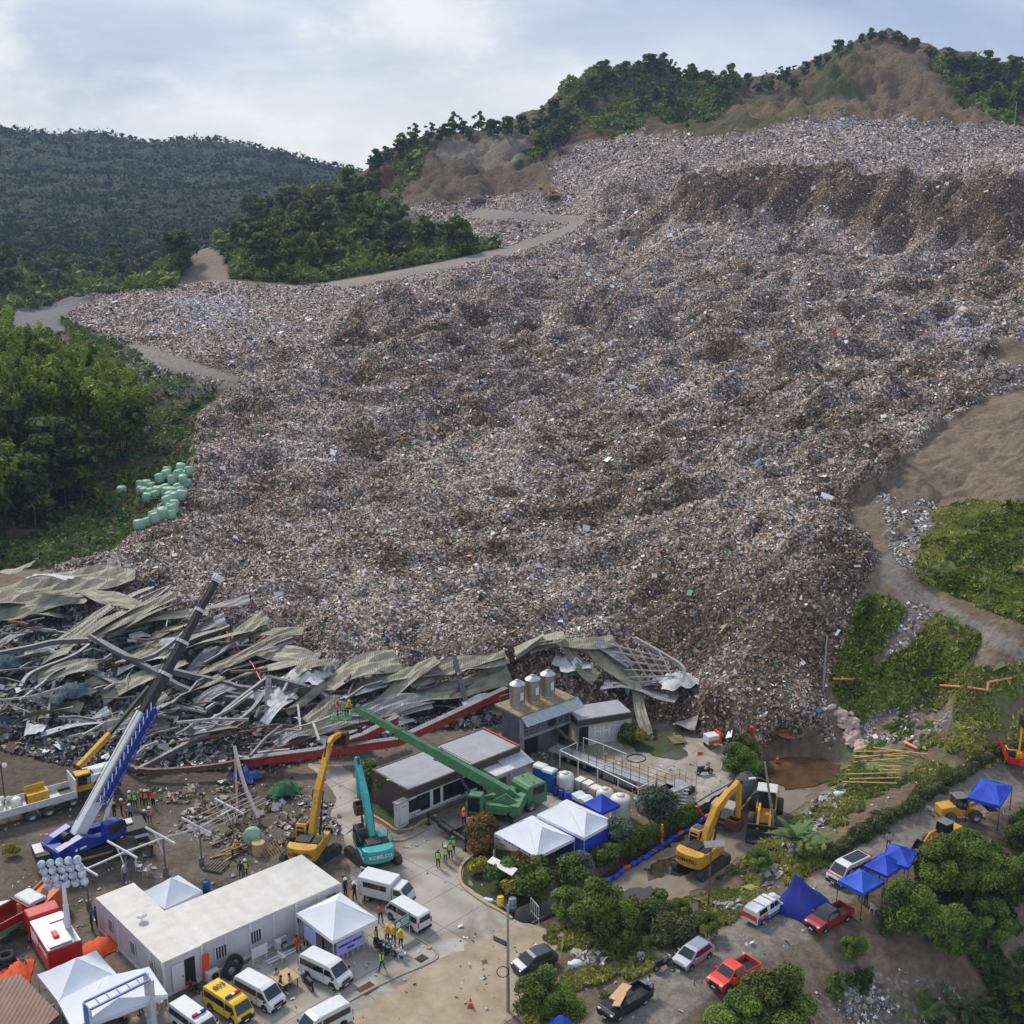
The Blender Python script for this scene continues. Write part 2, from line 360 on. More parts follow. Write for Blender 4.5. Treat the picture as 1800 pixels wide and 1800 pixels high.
def tps(a, b):
    out = np.full(a.shape, _w[_n]); out += _w[_n+1]*a+_w[_n+2]*b
    for i in range(_n): out += _w[i]*_k((a-_P[i, 0])**2+(b-_P[i, 1])**2)
    return out
# world outlines of places on the plain
def W(pts, z=0): return [tuple(at(x, y, z)[:2]) for x, y in pts]
yard_w = W([(-300,1460),(0,1440),(150,1400),(440,1340),(540,1345),(660,1290),(900,1235),(1010,1240),(1180,1275),(1260,1300),(1330,1335),(1325,1355),(1262,1402),(1160,1452),(1090,1495),(1030,1535),(960,1580),(915,1605),(1000,1640),(975,1700),(900,1820),(860,2100),(-300,2100)])
wet_w = W([(1262,1420),(1340,1370),(1360,1335),(1430,1330),(1480,1345),(1470,1370),(1430,1390),(1400,1420),(1350,1455),(1290,1510),(1240,1560),(1160,1590),(1090,1610),(1020,1610),(1000,1600),(1050,1560),(1150,1500),(1240,1445)], -.3)
canal_l = W([(862,1622),(930,1592),(975,1568),(1035,1533),(1095,1492),(1160,1450),(1245,1398),(1300,1368),(1352,1335)])
canal_c = W([(900,1622),(960,1592),(1010,1568),(1065,1535),(1130,1492),(1200,1450),(1272,1400),(1320,1372),(1362,1340)])
BL = W([(1012,1600),(1150,1512),(1262,1440),(1340,1385)], -.3)
NB, NA = 1180, 460
_b = np.linspace(math.log(44), math.log(3400), NB); _a = np.linspace(-.80, .80, NA)
aa, bb = np.meshgrid(_a, _b); YY = np.exp(bb); XX = aa*YY
# coarse evaluation, then bilinear refinement
cb = np.linspace(_b[0], _b[-1], 300); cax = np.linspace(-.80, .80, 170); ga, gb = np.meshgrid(cax, cb)
zc = tps(ga, gb)
def bil(grid, a, b, a0, a1, b0, b1):
    nb, na = grid.shape
    fa = np.clip((a-a0)/(a1-a0)*(na-1), 0, na-1.001); fb = np.clip((b-b0)/(b1-b0)*(nb-1), 0, nb-1.001)
    ia = fa.astype(int); ib = fb.astype(int); u = fa-ia; v = fb-ib
    return (grid[ib, ia]*(1-u)+grid[ib, ia+1]*u)*(1-v)+(grid[ib+1, ia]*(1-u)+grid[ib+1, ia+1]*u)*v
ZZ = bil(zc, aa, bb, -.8, .8, _b[0], _b[-1])
# smooth land first: where does every vertex stand in the photograph (survey sheet) -> ground cover
PX, PY = toward(XX, YY, ZZ)
jx = fbm(XX/6, YY/6, 4, 3)*10+fbm(XX/1.2, YY/1.2, 2, 5)*2; jy = fbm(XX/6, YY/6, 4, 13)*8
jx = jx*np.clip(PY/1300, .3, 1.5); jy = jy*np.clip(PY/1300, .15, 1.5)
def reg(poly, jit=1.0): return inpoly(PX+jx*jit, PY+jy*jit, poly) & (YY > 46)
# flatten the yard
yard = inpoly(XX, YY, yard_w); wet = inpoly(XX, YY, wet_w)
dy = polydist(XX, YY, yard_w+[yard_w[0]]); wy = np.where(yard, 1, 1-sstep(0, 2.5, dy)); ZZ = ZZ*(1-wy)
dw = polydist(XX, YY, wet_w+[wet_w[0]]); ww = np.where(wet, 1, 1-sstep(0, 2.0, dw)); ZZ = ZZ*(1-ww)-.3*ww
dc = polydist(XX, YY, canal_c); cw = 1-sstep(.95, 1.35, dc); ZZ = ZZ*(1-cw)-2.0*cw
Zs = ZZ.copy()
TR = reg([(-60,1300),(-60,1090),(95,1012),(180,985),(250,935),(325,870),(338,790),(345,745),(395,690),(420,672),(240,620),(195,590),(105,560),(130,535),(260,507),(400,497),(560,500),(700,480),(900,440),(1012,398),(880,442),(800,405),(706,385),(722,365),(790,362),(860,350),(975,347),(960,300),(1000,262),(1100,238),(1290,245),(1330,232),(1400,215),(1500,208),(1700,216),(1860,228),(1860,610),(1745,612),(1755,660),(1860,668),(1740,700),(1650,752),(1600,800),(1560,850),(1500,880),(1490,930),(1545,985),(1515,1050),(1480,1150),(1455,1200),(1448,1250),(1478,1335),(1400,1338),(1290,1318),(1200,1300),(1000,1262),(700,1290),(300,1330),(100,1290)])
TR2 = reg([(706,388),(722,365),(790,360),(860,350),(975,347),(1030,350),(1010,400),(880,442),(800,405)])
TR3 = reg([(1540,880),(1640,890),(1650,930),(1610,1010),(1570,990)]) | reg([(1590,1060),(1680,1080),(1640,1180),(1560,1200),(1540,1120)]) | reg([(1480,1290),(1560,1230),(1700,1240),(1640,1300),(1560,1320)]) | reg([(1420,1760),(1500,1700),(1660,1720),(1720,1800),(1480,1830)])
TR4 = reg([(205,620),(400,675),(330,700),(240,680)])
TR |= TR2
ROAD_UP = reg([(560,500),(700,476),(800,455),(900,432),(1000,398),(900,390),(840,392),(825,384),(830,370),(900,374),(1025,386),(1026,402),(900,448),(800,470),(700,490),(600,508)], .3)
ROAD_L1 = reg([(222,608),(250,606),(330,634),(420,664),(412,684),(360,678),(265,648)], .3)
ROAD_L0 = reg([(10,585),(30,550),(70,535),(160,528),(130,545),(105,560),(110,585)], .3)
ROAD_T = reg([(200,588),(330,591),(470,592),(560,584),(560,590),(470,602),(330,600),(200,597)], .3) | reg([(470,508),(600,503),(760,468),(700,497),(560,520),(470,520)], .4)
TRACK = reg([(1540,990),(1560,972),(1622,1040),(1705,1082),(1860,1168),(1860,1200),(1700,1106),(1630,1066),(1585,1050)], .3)
ROAD_R = reg([(1860,1310),(1790,1322),(1730,1350),(1640,1400),(1560,1445),(1520,1480),(1400,1560),(1250,1645),(1100,1735),(980,1830),(1150,1840),(1260,1740),(1320,1700),(1440,1640),(1520,1560),(1620,1490),(1760,1420),(1860,1390)], .5)
GRX = reg([(1460,1290),(1560,1230),(1700,1180),(1860,1170),(1860,1240),(1700,1290),(1600,1320),(1490,1345)]) & (fbm(XX/5, YY/5, 4, 505) > .02)
GR1 = GRX | reg([(1600,1000),(1640,900),(1700,885),(1860,900),(1860,1130),(1700,1060),(1620,1030)]) | reg([(1510,1060),(1560,1050),(1590,1080),(1540,1150),(1480,1210),(1455,1200)]) | reg([(1460,1210),(1600,1140),(1640,1080),(1720,1120),(1700,1200),(1640,1260),(1560,1240),(1500,1290)]) | reg([(1480,1345),(1600,1320),(1700,1290),(1860,1240),(1860,1310),(1740,1345),(1640,1395),(1500,1490),(1300,1610),(1180,1690),(1000,1790),(940,1830),(900,1760),(960,1640),(1100,1615),(1240,1570),(1350,1470),(1430,1400)])
GR2 = reg([(1500,840),(1560,790),(1600,800)]) | reg([(165,972),(80,1003),(-60,1010),(-60,950),(100,940)]) | reg([(250,690),(400,680),(340,740),(330,840),(240,850)]) | reg([(1170,240),(1200,215),(1290,205),(1390,205),(1400,218),(1250,238)]) | reg([(1250,250),(1450,250),(1440,262),(1280,264)])
GR3 = reg([(1400,130),(1500,70),(1530,80),(1540,130),(1500,190),(1300,190),(1300,170)]) | reg([(700,268),(760,250),(745,300),(700,350),(680,345)]) | reg([(990,215),(1040,180),(1000,250),(940,290),(900,300)]) | reg([(1620,110),(1860,130),(1860,240),(1700,200)]) | reg([(1010,150),(1300,150),(1330,180),(1250,205),(1180,220),(1050,240),(1000,210)])
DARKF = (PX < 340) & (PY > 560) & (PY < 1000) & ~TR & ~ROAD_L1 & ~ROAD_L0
SCAR = reg([(308,512),(325,468),(345,440),(362,434),(384,442),(398,470),(404,500)], .5)
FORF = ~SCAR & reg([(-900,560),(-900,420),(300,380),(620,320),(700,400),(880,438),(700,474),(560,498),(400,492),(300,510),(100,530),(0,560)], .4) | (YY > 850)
for Q in (ROAD_UP, ROAD_L1, ROAD_L0, TRACK, ROAD_R): TR &= ~Q
TR &= ~yard & ~wet & (ww < .4) & (cw < .5) & ~(reg([(1465,1215),(1600,1150),(1700,1300),(1500,1330)]) & ~TR3)
# relief
def blur(m, n, s=2):
    m = m.astype(float)
    for _ in range(n): m = (m+np.roll(m, s, 0)+np.roll(m, -s, 0)+np.roll(m, s, 1)+np.roll(m, -s, 1))/5
    return m
RD = ROAD_UP | ROAD_L1 | ROAD_L0 | TRACK | ROAD_R | ROAD_T
nroad = np.clip(blur(RD, 14)*3.2, 0, 1)
sc = np.clip(YY/170, .5, 2.2)
n1 = fbm((XX+YY*.25)/16, YY/11, 5, 21, .55); ZZ = ZZ+reg([(1600,800),(1700,740),(1860,690),(1860,900),(1640,880),(1560,960),(1500,880)])*(fbm((XX+YY*.4)/3.5, YY/9, 5, 511, .6)*1.8+np.abs(pn(XX/5, YY/16, 512))*1.2)
n2 = fbm(XX/3.1, YY/2.6, 3, 31, .6); n3 = 1-np.abs(fbm((XX*.85+YY*.5)/19, (YY-XX*.35)/11, 4, 41))*3
BEN = np.clip(blur(reg([(90,570),(130,530),(400,485),(770,470),(780,525),(600,560),(560,640),(420,680),(200,620)])*.8+TR2*.75+reg([(960,215),(1860,200),(1860,306),(1600,318),(1400,294),(1100,330),(960,330)])*.65, 4), 0, 1)
tz = ZZ+fbm(XX/14, YY/14, 3, 61)*1.6; st_ = tz/4.6; fr = st_-np.floor(st_); LB = np.clip(blur(reg([(110,570),(150,540),(400,500),(760,490),(740,515),(600,545),(560,600),(440,660),(210,610)]), 5), 0, 1)*(1-nroad); ZZ = ZZ+LB*(4.6*(np.floor(st_)+sstep(.62, 1, fr))-tz)*.85
trw = blur(TR, 3, 1)*(1-nroad)*(1-BEN)
low = sstep(108, 135, YY)
ZZ = ZZ+trw*(n1*3.3*np.clip(sc, .6, 1.8)*low+n2*.75*(.35+.65*low)+np.clip(n3, -1, 1)*1.7*low*np.clip(sc, .5, 1.5))
soilw = (~TR & ~yard & ~wet & (ww < .02) & (wy < .02) & (cw < .02)).astype(float)
hill = sstep(420, 640, YY)
ZZ = ZZ+soilw*(1-.85*nroad)*(fbm(XX/26, YY/26, 6, 51, .6)*(.25+9*hill*(1-.6*sstep(1000, 1400, YY)))+fbm(XX/2.5, YY/2.5, 3, 61)*.14*(1-ROAD_R)*(1-TRACK))
far = sstep(1000, 1400, YY); ZZ = ZZ+far*(fbm(XX/160, YY/160, 4, 71)*26)
gul = np.abs(pn((XX+fbm(XX/25, YY/25, 3, 81)*14)/17, YY/75, 82)); quarry = reg([(650,300),(720,262),(850,236),(960,240),(1010,260),(900,350),(700,352)], .3) | reg([(1300,215),(1420,130),(1540,62),(1640,100),(1740,220),(1400,225)], .3)
ZZ = ZZ+np.where(quarry & (YY > 560), (gul*2-.5)*1.5+fbm(XX/11, YY/22, 6, 85, .66)*9, 0)+hill*(1-far)*soilw*(1-np.abs(pn(XX/24, YY/60, 86))*3)*2.2
# cliffs of the slide: torn faces with overhanging hummocks
clf = reg([(1180,330),(1330,300),(1500,300),(1640,320),(1860,330),(1860,440),(1560,425),(1350,370),(1200,400)]) & TR
ZZ = ZZ+np.where(clf, (1-np.abs(pn(XX/9, YY/30, 91))*2)*1.8, 0)
for hx, hy, hr, ha in [(690,560,13,5),(860,560,14,4.5),(1060,575,16,7),(1120,590,10,4),(1430,640,9,4),(1430,960,8,2),(1060,400,16,5),(1170,880,8,2.5),(1640,900,6,3),(1560,860,7,3),(1620,830,5,2.5),(930,700,8,2.5),(1330,800,9,2.5),(700,640,9,3),(1250,700,9,3),(1550,600,9,3),(1480,720,10,3)]:
    p = atY(hx, hy, float(YY.flat[np.argmin((PX-hx)**2+(PY-hy)**2)])); d = np.hypot(XX-p.x, (YY-p.y)*1.3)/hr
    ZZ = ZZ+np.where(TR, (1-nroad)*ha*np.clip(1-d*d, 0, 1)**.7*(1+.5*n2), 0)
def zt(X, Y, grid=None):
    X = np.asarray(X, float); Y = np.asarray(Y, float)
    return bil(ZZ if grid is None else grid, X/Y, np.log(Y), -.8, .8, _b[0], _b[-1])
_mY = np.exp(np.linspace(math.log(46), math.log(3000), 2600))
def hit(px, py):            # the point of the land seen at this place of the photograph
    d = ray(px, py); X = d[0]/d[1]*_mY; Z = H+d[2]/d[1]*_mY
    g = zt(X, _mY); i = np.argmax(Z < g)
    if not (Z < g).any(): i = len(_mY)-1
    return Vector((float(X[i]), float(_mY[i]), float(g[i])))
# ground colours
def cmix(c, m, col): 
    m = m[..., None] if m.ndim == 2 else m
    return c*(1-m)+np.array(col)*m
g1 = fbm(XX/9, YY/9, 5, 101); g2 = fbm(XX/2, YY/2, 4, 111); g3 = fbm(XX/40, YY/30, 4, 121)
col = np.zeros(XX.shape+(3,)); col[:] = (.155, .115, .08)
col = cmix(col, sstep(-.1, .35, g1)*.6, (.24, .19, .14))
col = cmix(col, (YY > 450)*sstep(-.2, .3, g3)*.7, (.20, .145, .095))
redq = reg([(690,262),(745,250),(720,285),(670,340),(640,335),(660,290)]) | reg([(1040,190),(1080,200),(1100,240),(1020,245)]); col = cmix(col, redq*.8, (.18, .065, .03))
pale = reg([(760,262),(840,240),(930,240),(960,270),(900,300),(800,290)]); col = cmix(col, pale*.8, (.33, .285, .23))
pk = reg([(1530,70),(1600,70),(1620,110),(1580,120)]); col = cmix(col, pk*.7, (.25, .22, .185))
paler = reg([(1600,800),(1700,740),(1860,690),(1860,900),(1640,880),(1560,960),(1500,880)]); col = cmix(col, paler*.75, (.225, .175, .13)); col = cmix(col, paler*sstep(-.05, .3, g2+g1*.7), (.13, .105, .075)); pkf = reg([(1290,215),(1420,135),(1500,70),(1600,66),(1720,150),(1800,215)]); col = cmix(col, pkf*.85, (.25, .175, .11)); col = cmix(col, pkf*(PX < 1530)*sstep(-.1, .2, g1+g3*.5)*.8, (.17, .16, .05))
gcol = np.array((.14, .18, .045)); 
gm = GR1*sstep(-.45+.35*(PY > 1290), .1+.25*(PY > 1290), g1+g2*.4)
col = cmix(col, gm*.9, gcol); col = cmix(col, (gm > .3)*sstep(.0, .5, g3+g2)*.5, (.28, .235, .09))
g2m = GR2*sstep(-.5, .1, g1)*.75+GR3*sstep(-.3, .25, g1+g3)*.8; col = cmix(col, np.clip(g2m, 0, 1), (.085, .095, .03))
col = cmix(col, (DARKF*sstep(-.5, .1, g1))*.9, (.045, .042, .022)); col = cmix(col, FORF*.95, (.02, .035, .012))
col = cmix(col, (yard & (PY > 100))*1.0, (.17, .14, .11))
col = cmix(col, SCAR*1.0, (.23,.185,.15))
for Q, c in ((ROAD_UP, (.27, .25, .225)), (ROAD_L1, (.24, .22, .20)), (ROAD_L0, (.16, .16, .17)), (ROAD_T, (.24, .20, .16)), (TRACK, (.22, .20, .18)), (ROAD_R, (.26, .235, .20))): col = cmix(col, Q*(.85+.15*g2), c)
col = cmix(col, ROAD_R*sstep(.05, .5, g1)*.5, (.17, .14, .115))
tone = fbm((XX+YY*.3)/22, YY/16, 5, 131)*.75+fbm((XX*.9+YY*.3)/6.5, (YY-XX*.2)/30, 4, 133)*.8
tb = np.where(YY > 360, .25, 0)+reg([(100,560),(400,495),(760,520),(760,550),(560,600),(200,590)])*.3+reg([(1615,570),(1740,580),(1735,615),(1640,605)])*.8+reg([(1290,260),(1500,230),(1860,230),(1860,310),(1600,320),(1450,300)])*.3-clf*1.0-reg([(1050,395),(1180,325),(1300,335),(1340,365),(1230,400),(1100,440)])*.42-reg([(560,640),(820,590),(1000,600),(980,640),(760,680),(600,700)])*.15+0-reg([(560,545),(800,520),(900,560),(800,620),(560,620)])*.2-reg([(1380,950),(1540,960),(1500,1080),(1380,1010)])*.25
stp = np.clip((np.gradient(blur(ZZ, 3, 1), axis=0)/np.gradient(YY, axis=0)-.28)*1.1, 0, .55)*TR  # steep camera-facing refuse darkened: hummock shading and bare soil put in the tone
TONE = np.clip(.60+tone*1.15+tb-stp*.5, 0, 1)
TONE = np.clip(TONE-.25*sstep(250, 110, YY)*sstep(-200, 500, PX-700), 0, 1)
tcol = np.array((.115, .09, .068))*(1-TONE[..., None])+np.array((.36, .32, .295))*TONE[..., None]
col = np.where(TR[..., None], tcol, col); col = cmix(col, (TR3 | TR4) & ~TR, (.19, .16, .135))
wreckg = reg([(-60,1300),(100,1290),(300,1330),(500,1330),(500,1380),(300,1400),(100,1440),(-60,1460)]); col = cmix(col, wreckg*.8, (.10, .082, .062))
# dirt of the yard's left part, mud
mud = inpoly(PX+jx, PY+jy, [(-60,1380),(150,1390),(440,1345),(560,1400),(610,1470),(520,1500),(400,1500),(300,1530),(170,1560),(100,1650),(-60,1700)]); col = cmix(col, mud*sstep(-.6, .4, g1)*.75, (.085, .07, .052))
def fastmesh(name, verts, faces, attrs=None, mats=None, smooth=False, kind=None, label=None):
    me = bpy.data.meshes.new(name); k = faces.shape[1]; nf = len(faces)
    me.vertices.add(len(verts)); me.vertices.foreach_set('co', np.asarray(verts, np.float32).ravel())
    me.loops.add(nf*k); me.loops.foreach_set('vertex_index', faces.astype(np.int32).ravel())
    me.polygons.add(nf); me.polygons.foreach_set('loop_start', np.arange(0, nf*k, k, dtype=np.int32))
    try: me.polygons.foreach_set('loop_total', np.full(nf, k, np.int32))
    except Exception: pass
    if smooth: me.polygons.foreach_set('use_smooth', np.ones(nf, bool))
    for nm, (dom, arr) in (attrs or {}).items():
        if arr.ndim == 1: at_ = me.attributes.new(nm, 'FLOAT', dom); at_.data.foreach_set('value', arr.astype(np.float32))
        else:
            at_ = me.attributes.new(nm, 'FLOAT_COLOR', dom); a4 = np.ones((len(arr), 4), np.float32); a4[:, :3] = arr; at_.data.foreach_set('color', a4.ravel())
    for m in mats or []: me.materials.append(m)
    me.update(calc_edges=True)
    o = bpy.data.objects.new(name, me); C.objects.link(o)
    if kind: o['kind'] = kind
    if label: o['label'] = label
    return o
def ground_mat():
    m = bpy.data.materials.new('ground_cover'); m.use_nodes = True; nt = m.node_tree; N = nt.nodes; L = nt.links; p = N['Principled BSDF']
    p.inputs['Roughness'].default_value = .92; p.inputs['Specular IOR Level'].default_value = .2
    ac = N.new('ShaderNodeAttribute'); ac.attribute_name = 'cover'; at_ = N.new('ShaderNodeAttribute'); at_.attribute_name = 'refuse'
    tc = N.new('ShaderNodeTexCoord')
    nz = N.new('ShaderNodeTexNoise'); nz.inputs['Scale'].default_value = 1.3; nz.inputs['Detail'].default_value = 9; nz.inputs['Roughness'].default_value = .75; L.new(tc.outputs['Object'], nz.inputs['Vector'])
    mr = N.new('ShaderNodeMapRange'); mr.inputs['From Min'].default_value = .3; mr.inputs['From Max'].default_value = .7; mr.inputs['To Min'].default_value = .5; mr.inputs['To Max'].default_value = 1.45; L.new(nz.outputs['Fac'], mr.inputs['Value'])
    mu = N.new('ShaderNodeMix'); mu.data_type = 'RGBA'; mu.blend_type = 'MULTIPLY'; mu.inputs['Factor'].default_value = 1
    L.new(ac.outputs['Color'], mu.inputs['A']); L.new(mr.outputs['Result'], mu.inputs['B'])
    vo = N.new('ShaderNodeTexVoronoi'); vo.inputs['Scale'].default_value = 3.6; L.new(tc.outputs['Object'], vo.inputs['Vector'])
    hs = N.new('ShaderNodeSeparateColor'); L.new(vo.outputs['Color'], hs.inputs['Color'])
    vr = N.new('ShaderNodeValToRGB'); L.new(hs.outputs['Red'], vr.inputs['Fac']); vr.color_ramp.interpolation = 'CONSTANT'
    pal = [(0, (.35, .33, .3)), (.2, (.8, .75, .7)), (.38, (1.2, 1.05, .9)), (.55, (.55, .5, .45)), (.68, (1.9, 1.85, 1.8)), (.8, (.25, .24, .26)), (.9, (2.6, 2.6, 2.6)), (.96, (1.0, 1.2, 1.6))]
    vr.color_ramp.elements[0].color = (*pal[0][1], 1); vr.color_ramp.elements[1].position = pal[1][0]; vr.color_ramp.elements[1].color = (*pal[1][1], 1)
    for q, c in pal[2:]: e = vr.color_ramp.elements.new(q); e.color = (*c, 1)
    m2 = N.new('ShaderNodeMix'); m2.data_type = 'RGBA'; m2.blend_type = 'MULTIPLY'; L.new(at_.outputs['Fac'], m2.inputs['Factor'])
    L.new(mu.outputs['Result'], m2.inputs['A']); L.new(vr.outputs['Color'], m2.inputs['B']); L.new(m2.outputs['Result'], p.inputs['Base Color'])
    b = N.new('ShaderNodeBump'); b.inputs['Strength'].default_value = .7; b.inputs['Distance'].default_value = .35; L.new(nz.outputs['Fac'], b.inputs['Height']); L.new(b.outputs['Normal'], p.inputs['Normal'])
    ar = N.new('ShaderNodeAttribute'); ar.attribute_name = 'rough'; n3_ = N.new('ShaderNodeTexNoise'); n3_.inputs['Scale'].default_value = .22; n3_.inputs['Detail'].default_value = 10; n3_.inputs['Roughness'].default_value = .7; L.new(tc.outputs['Object'], n3_.inputs['Vector']); b2 = N.new('ShaderNodeBump'); b2.inputs['Distance'].default_value = 5; L.new(ar.outputs['Fac'], b2.inputs['Strength']); L.new(n3_.outputs['Fac'], b2.inputs['Height']); L.new(b2.outputs['Normal'], b.inputs['Normal'])
    return m
idx = np.arange(NB*NA).reshape(NB, NA)
quads = np.stack([idx[:-1, :-1], idx[:-1, 1:], idx[1:, 1:], idx[1:, :-1]], -1).reshape(-1, 4)
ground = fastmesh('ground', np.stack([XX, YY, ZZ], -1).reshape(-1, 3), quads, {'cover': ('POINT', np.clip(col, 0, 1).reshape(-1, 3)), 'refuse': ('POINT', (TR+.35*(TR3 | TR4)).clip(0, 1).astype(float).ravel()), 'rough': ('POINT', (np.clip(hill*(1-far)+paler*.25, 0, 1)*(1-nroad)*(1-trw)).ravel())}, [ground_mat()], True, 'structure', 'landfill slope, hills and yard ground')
# ------------------------------------------------------------------ refuse: loose scraps of plastic, cloth, cartons
def scatter(mask, n, seed, wpow=0.0):         # points on the land, weight ~ area * Y^-wpow
    rg = np.random.default_rng(seed); w = (mask*YY**(2-wpow))[:-1, :-1].ravel().astype(float)
    vis = (np.abs(PX[:-1, :-1].ravel()-900) < 1120); w = w*vis; w /= w.sum(); c = rg.choice(len(w), n, p=w)
    i, j = np.divmod(c, NA-1); a = _a[j]+rg.random(n)*(_a[1]-_a[0]); b = _b[i]+rg.random(n)*(_b[1]-_b[0])
    Y = np.exp(b); X = a*Y; return X, Y, i, j, rg
gX = (np.roll(ZZ, -1, 1)-np.roll(ZZ, 1, 1))/(np.roll(XX, -1, 1)-np.roll(XX, 1, 1)); gY = (np.roll(ZZ, -1, 0)-np.roll(ZZ, 1, 0))/(np.roll(YY, -1, 0)-np.roll(YY, 1, 0))
def chips(name, mask, n, seed, size, kind, label, palfn, matn, tilt=.8, wpow=1.0, lift=.05):
    X, Y, i, j, rg = scatter(mask, n, seed, wpow); Z = zt(X, Y)
    nr = np.stack([-gX[i, j], -gY[i, j], np.ones(n)], -1)+rg.normal(0, tilt, (n, 3)); nr /= np.linalg.norm(nr, axis=1)[:, None]
    t = np.cross(nr, rg.normal(0, 1, (n, 3))); t /= np.linalg.norm(t, axis=1)[:, None]; bt = np.cross(nr, t)
    s = size(Y, rg)*rg.lognormal(0, .38, n); e = rg.uniform(.28, 1.0, n)
    P = np.stack([X, Y, Z], -1)+nr*(s*lift)[:, None]; P[:, 2] += s*.25
    V = np.empty((n, 4, 3))
    for k, (u, v) in enumerate(((-1, -1), (1, -1), (1, 1), (-1, 1))):
        V[:, k] = P+t*(u*s*.5*rg.uniform(.7, 1.2, n))[:, None]+bt*(v*s*.5*e*rg.uniform(.7, 1.2, n))[:, None]+nr*(rg.normal(0, .16, n)*s)[:, None]
    cf = palfn(n, rg, i, j, X, Y)
    return fastmesh(name, V.reshape(-1, 3), np.arange(n*4).reshape(n, 4), {'scrap': ('FACE', cf)}, [matn], False, kind, label)
def scrap_mat(nm='scrap_plastic', rough=.6):
    m = bpy.data.materials.new(nm); m.use_nodes = True; N = m.node_tree.nodes; L = m.node_tree.links
    a = N.new('ShaderNodeAttribute'); a.attribute_name = 'scrap'; p = N['Principled BSDF']; p.inputs['Roughness'].default_value = rough; p.inputs['Specular IOR Level'].default_value = .25
    L.new(a.outputs['Color'], p.inputs['Base Color']); return m
SCR = scrap_mat()
PALT = np.array([(.075,.056,.042),(.13,.098,.073),(.19,.15,.115),(.26,.215,.175),(.32,.285,.255),(.04,.036,.034),(.40,.37,.35),(.52,.50,.49),(.74,.73,.73),(.42,.32,.28),(.12,.17,.26),(.24,.30,.36),(.05,.12,.10),(.28,.10,.08),(.40,.30,.12),(.26,.22,.28)])
PW0 = np.array([16,18,18,12,8,14,5,3.5,1.6,5,.8,.8,.6,.5,.6,1.2]); PW1 = np.array([4,6,9,13,14,5,14,12,8,6,1.5,3,.7,.6,.6,3])
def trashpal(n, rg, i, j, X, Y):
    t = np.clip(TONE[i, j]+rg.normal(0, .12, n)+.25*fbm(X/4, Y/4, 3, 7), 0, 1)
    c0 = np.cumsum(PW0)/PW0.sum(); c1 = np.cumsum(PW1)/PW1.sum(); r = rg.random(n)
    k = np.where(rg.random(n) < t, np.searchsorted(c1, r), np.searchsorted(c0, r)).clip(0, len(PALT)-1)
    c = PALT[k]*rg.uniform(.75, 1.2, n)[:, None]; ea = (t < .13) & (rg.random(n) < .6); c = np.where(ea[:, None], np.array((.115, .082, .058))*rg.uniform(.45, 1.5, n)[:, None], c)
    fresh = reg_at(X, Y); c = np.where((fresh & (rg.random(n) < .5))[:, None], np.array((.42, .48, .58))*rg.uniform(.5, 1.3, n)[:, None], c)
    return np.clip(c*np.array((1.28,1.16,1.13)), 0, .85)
FRE = reg([(1615,570),(1740,580),(1735,618),(1640,608)]) | reg([(1370,220),(1500,215),(1520,225),(1440,232)]) | reg([(300,520),(420,515),(430,560),(330,570)])
def reg_at(X, Y):
    fa = ((X/Y+.8)/1.6*(NA-1)).astype(int).clip(0, NA-1); fb = ((np.log(Y)-_b[0])/(_b[-1]-_b[0])*(NB-1)).astype(int).clip(0, NB-1)
    return FRE[fb, fa]
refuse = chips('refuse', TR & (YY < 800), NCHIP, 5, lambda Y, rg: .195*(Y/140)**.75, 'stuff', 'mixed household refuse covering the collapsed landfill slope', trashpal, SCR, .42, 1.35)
def bigpal(n, rg, i, j, X, Y):
    P_ = np.array([(.75,.75,.76),(.6,.58,.55),(.1,.2,.4),(.08,.3,.2),(.5,.36,.22),(.03,.03,.035),(.55,.1,.08),(.62,.66,.7),(.3,.22,.15),(.7,.6,.2)]); return P_[rg.choice(10, n, p=[.25,.16,.05,.05,.12,.13,.03,.1,.1,.01])]*rg.uniform(.7,1.1,n)[:, None]
chips('large_refuse', TR & (YY < 330), 2600, 15, lambda Y, rg: .46*(Y/140)**.4, 'stuff', 'larger bags, cartons and sheets lying among the refuse', bigpal, SCR, .5, 1.3)
litter = chips('litter', (TR3 | TR4) & ~TR & (fbm(XX/3, YY/3, 4, 202) > .06-.1*(PY < 1400)), 5200, 6, lambda Y, rg: .2*(Y/100)**.5, 'stuff', 'loose pale litter on the bare slopes', lambda n, rg, i, j, X, Y: PALT[rg.choice([6, 7, 8, 3, 2, 11, 1], n)]*rg.uniform(.7, 1.1, n)[:, None], SCR, .5, 1.0)
# ------------------------------------------------------------------ sky, sun, haze
w = bpy.data.worlds.new('World'); bpy.context.scene.world = w; w.use_nodes = True; nt = w.node_tree; N = nt.nodes; L = nt.links
SUN_EL, SUN_AZ = R(44), R(-36)          # azimuth from +Y, clockwise positive: sun to the left, somewhat behind the hills
sky = N.new('ShaderNodeTexSky'); sky.sky_type = 'NISHITA'; sky.sun_disc = False; sky.sun_elevation = SUN_EL; sky.sun_rotation = SUN_AZ; sky.dust_density = 1.5; sky.air_density = 1.2
bg = N['Background']; bg.inputs['Strength'].default_value = .1; L.new(sky.outputs['Color'], bg.inputs['Color'])
tc = N.new('ShaderNodeTexCoord'); sp = N.new('ShaderNodeSeparateXYZ'); L.new(tc.outputs['Generated'], sp.inputs['Vector'])
def mth(op, a, b=None, cl=False):
    n = N.new('ShaderNodeMath'); n.operation = op; n.use_clamp = cl
    for k, q in enumerate((a, b)):
        if q is None: continue
        if isinstance(q, (int, float)): n.inputs[k].default_value = q
        else: L.new(q, n.inputs[k])
    return n.outputs[0]
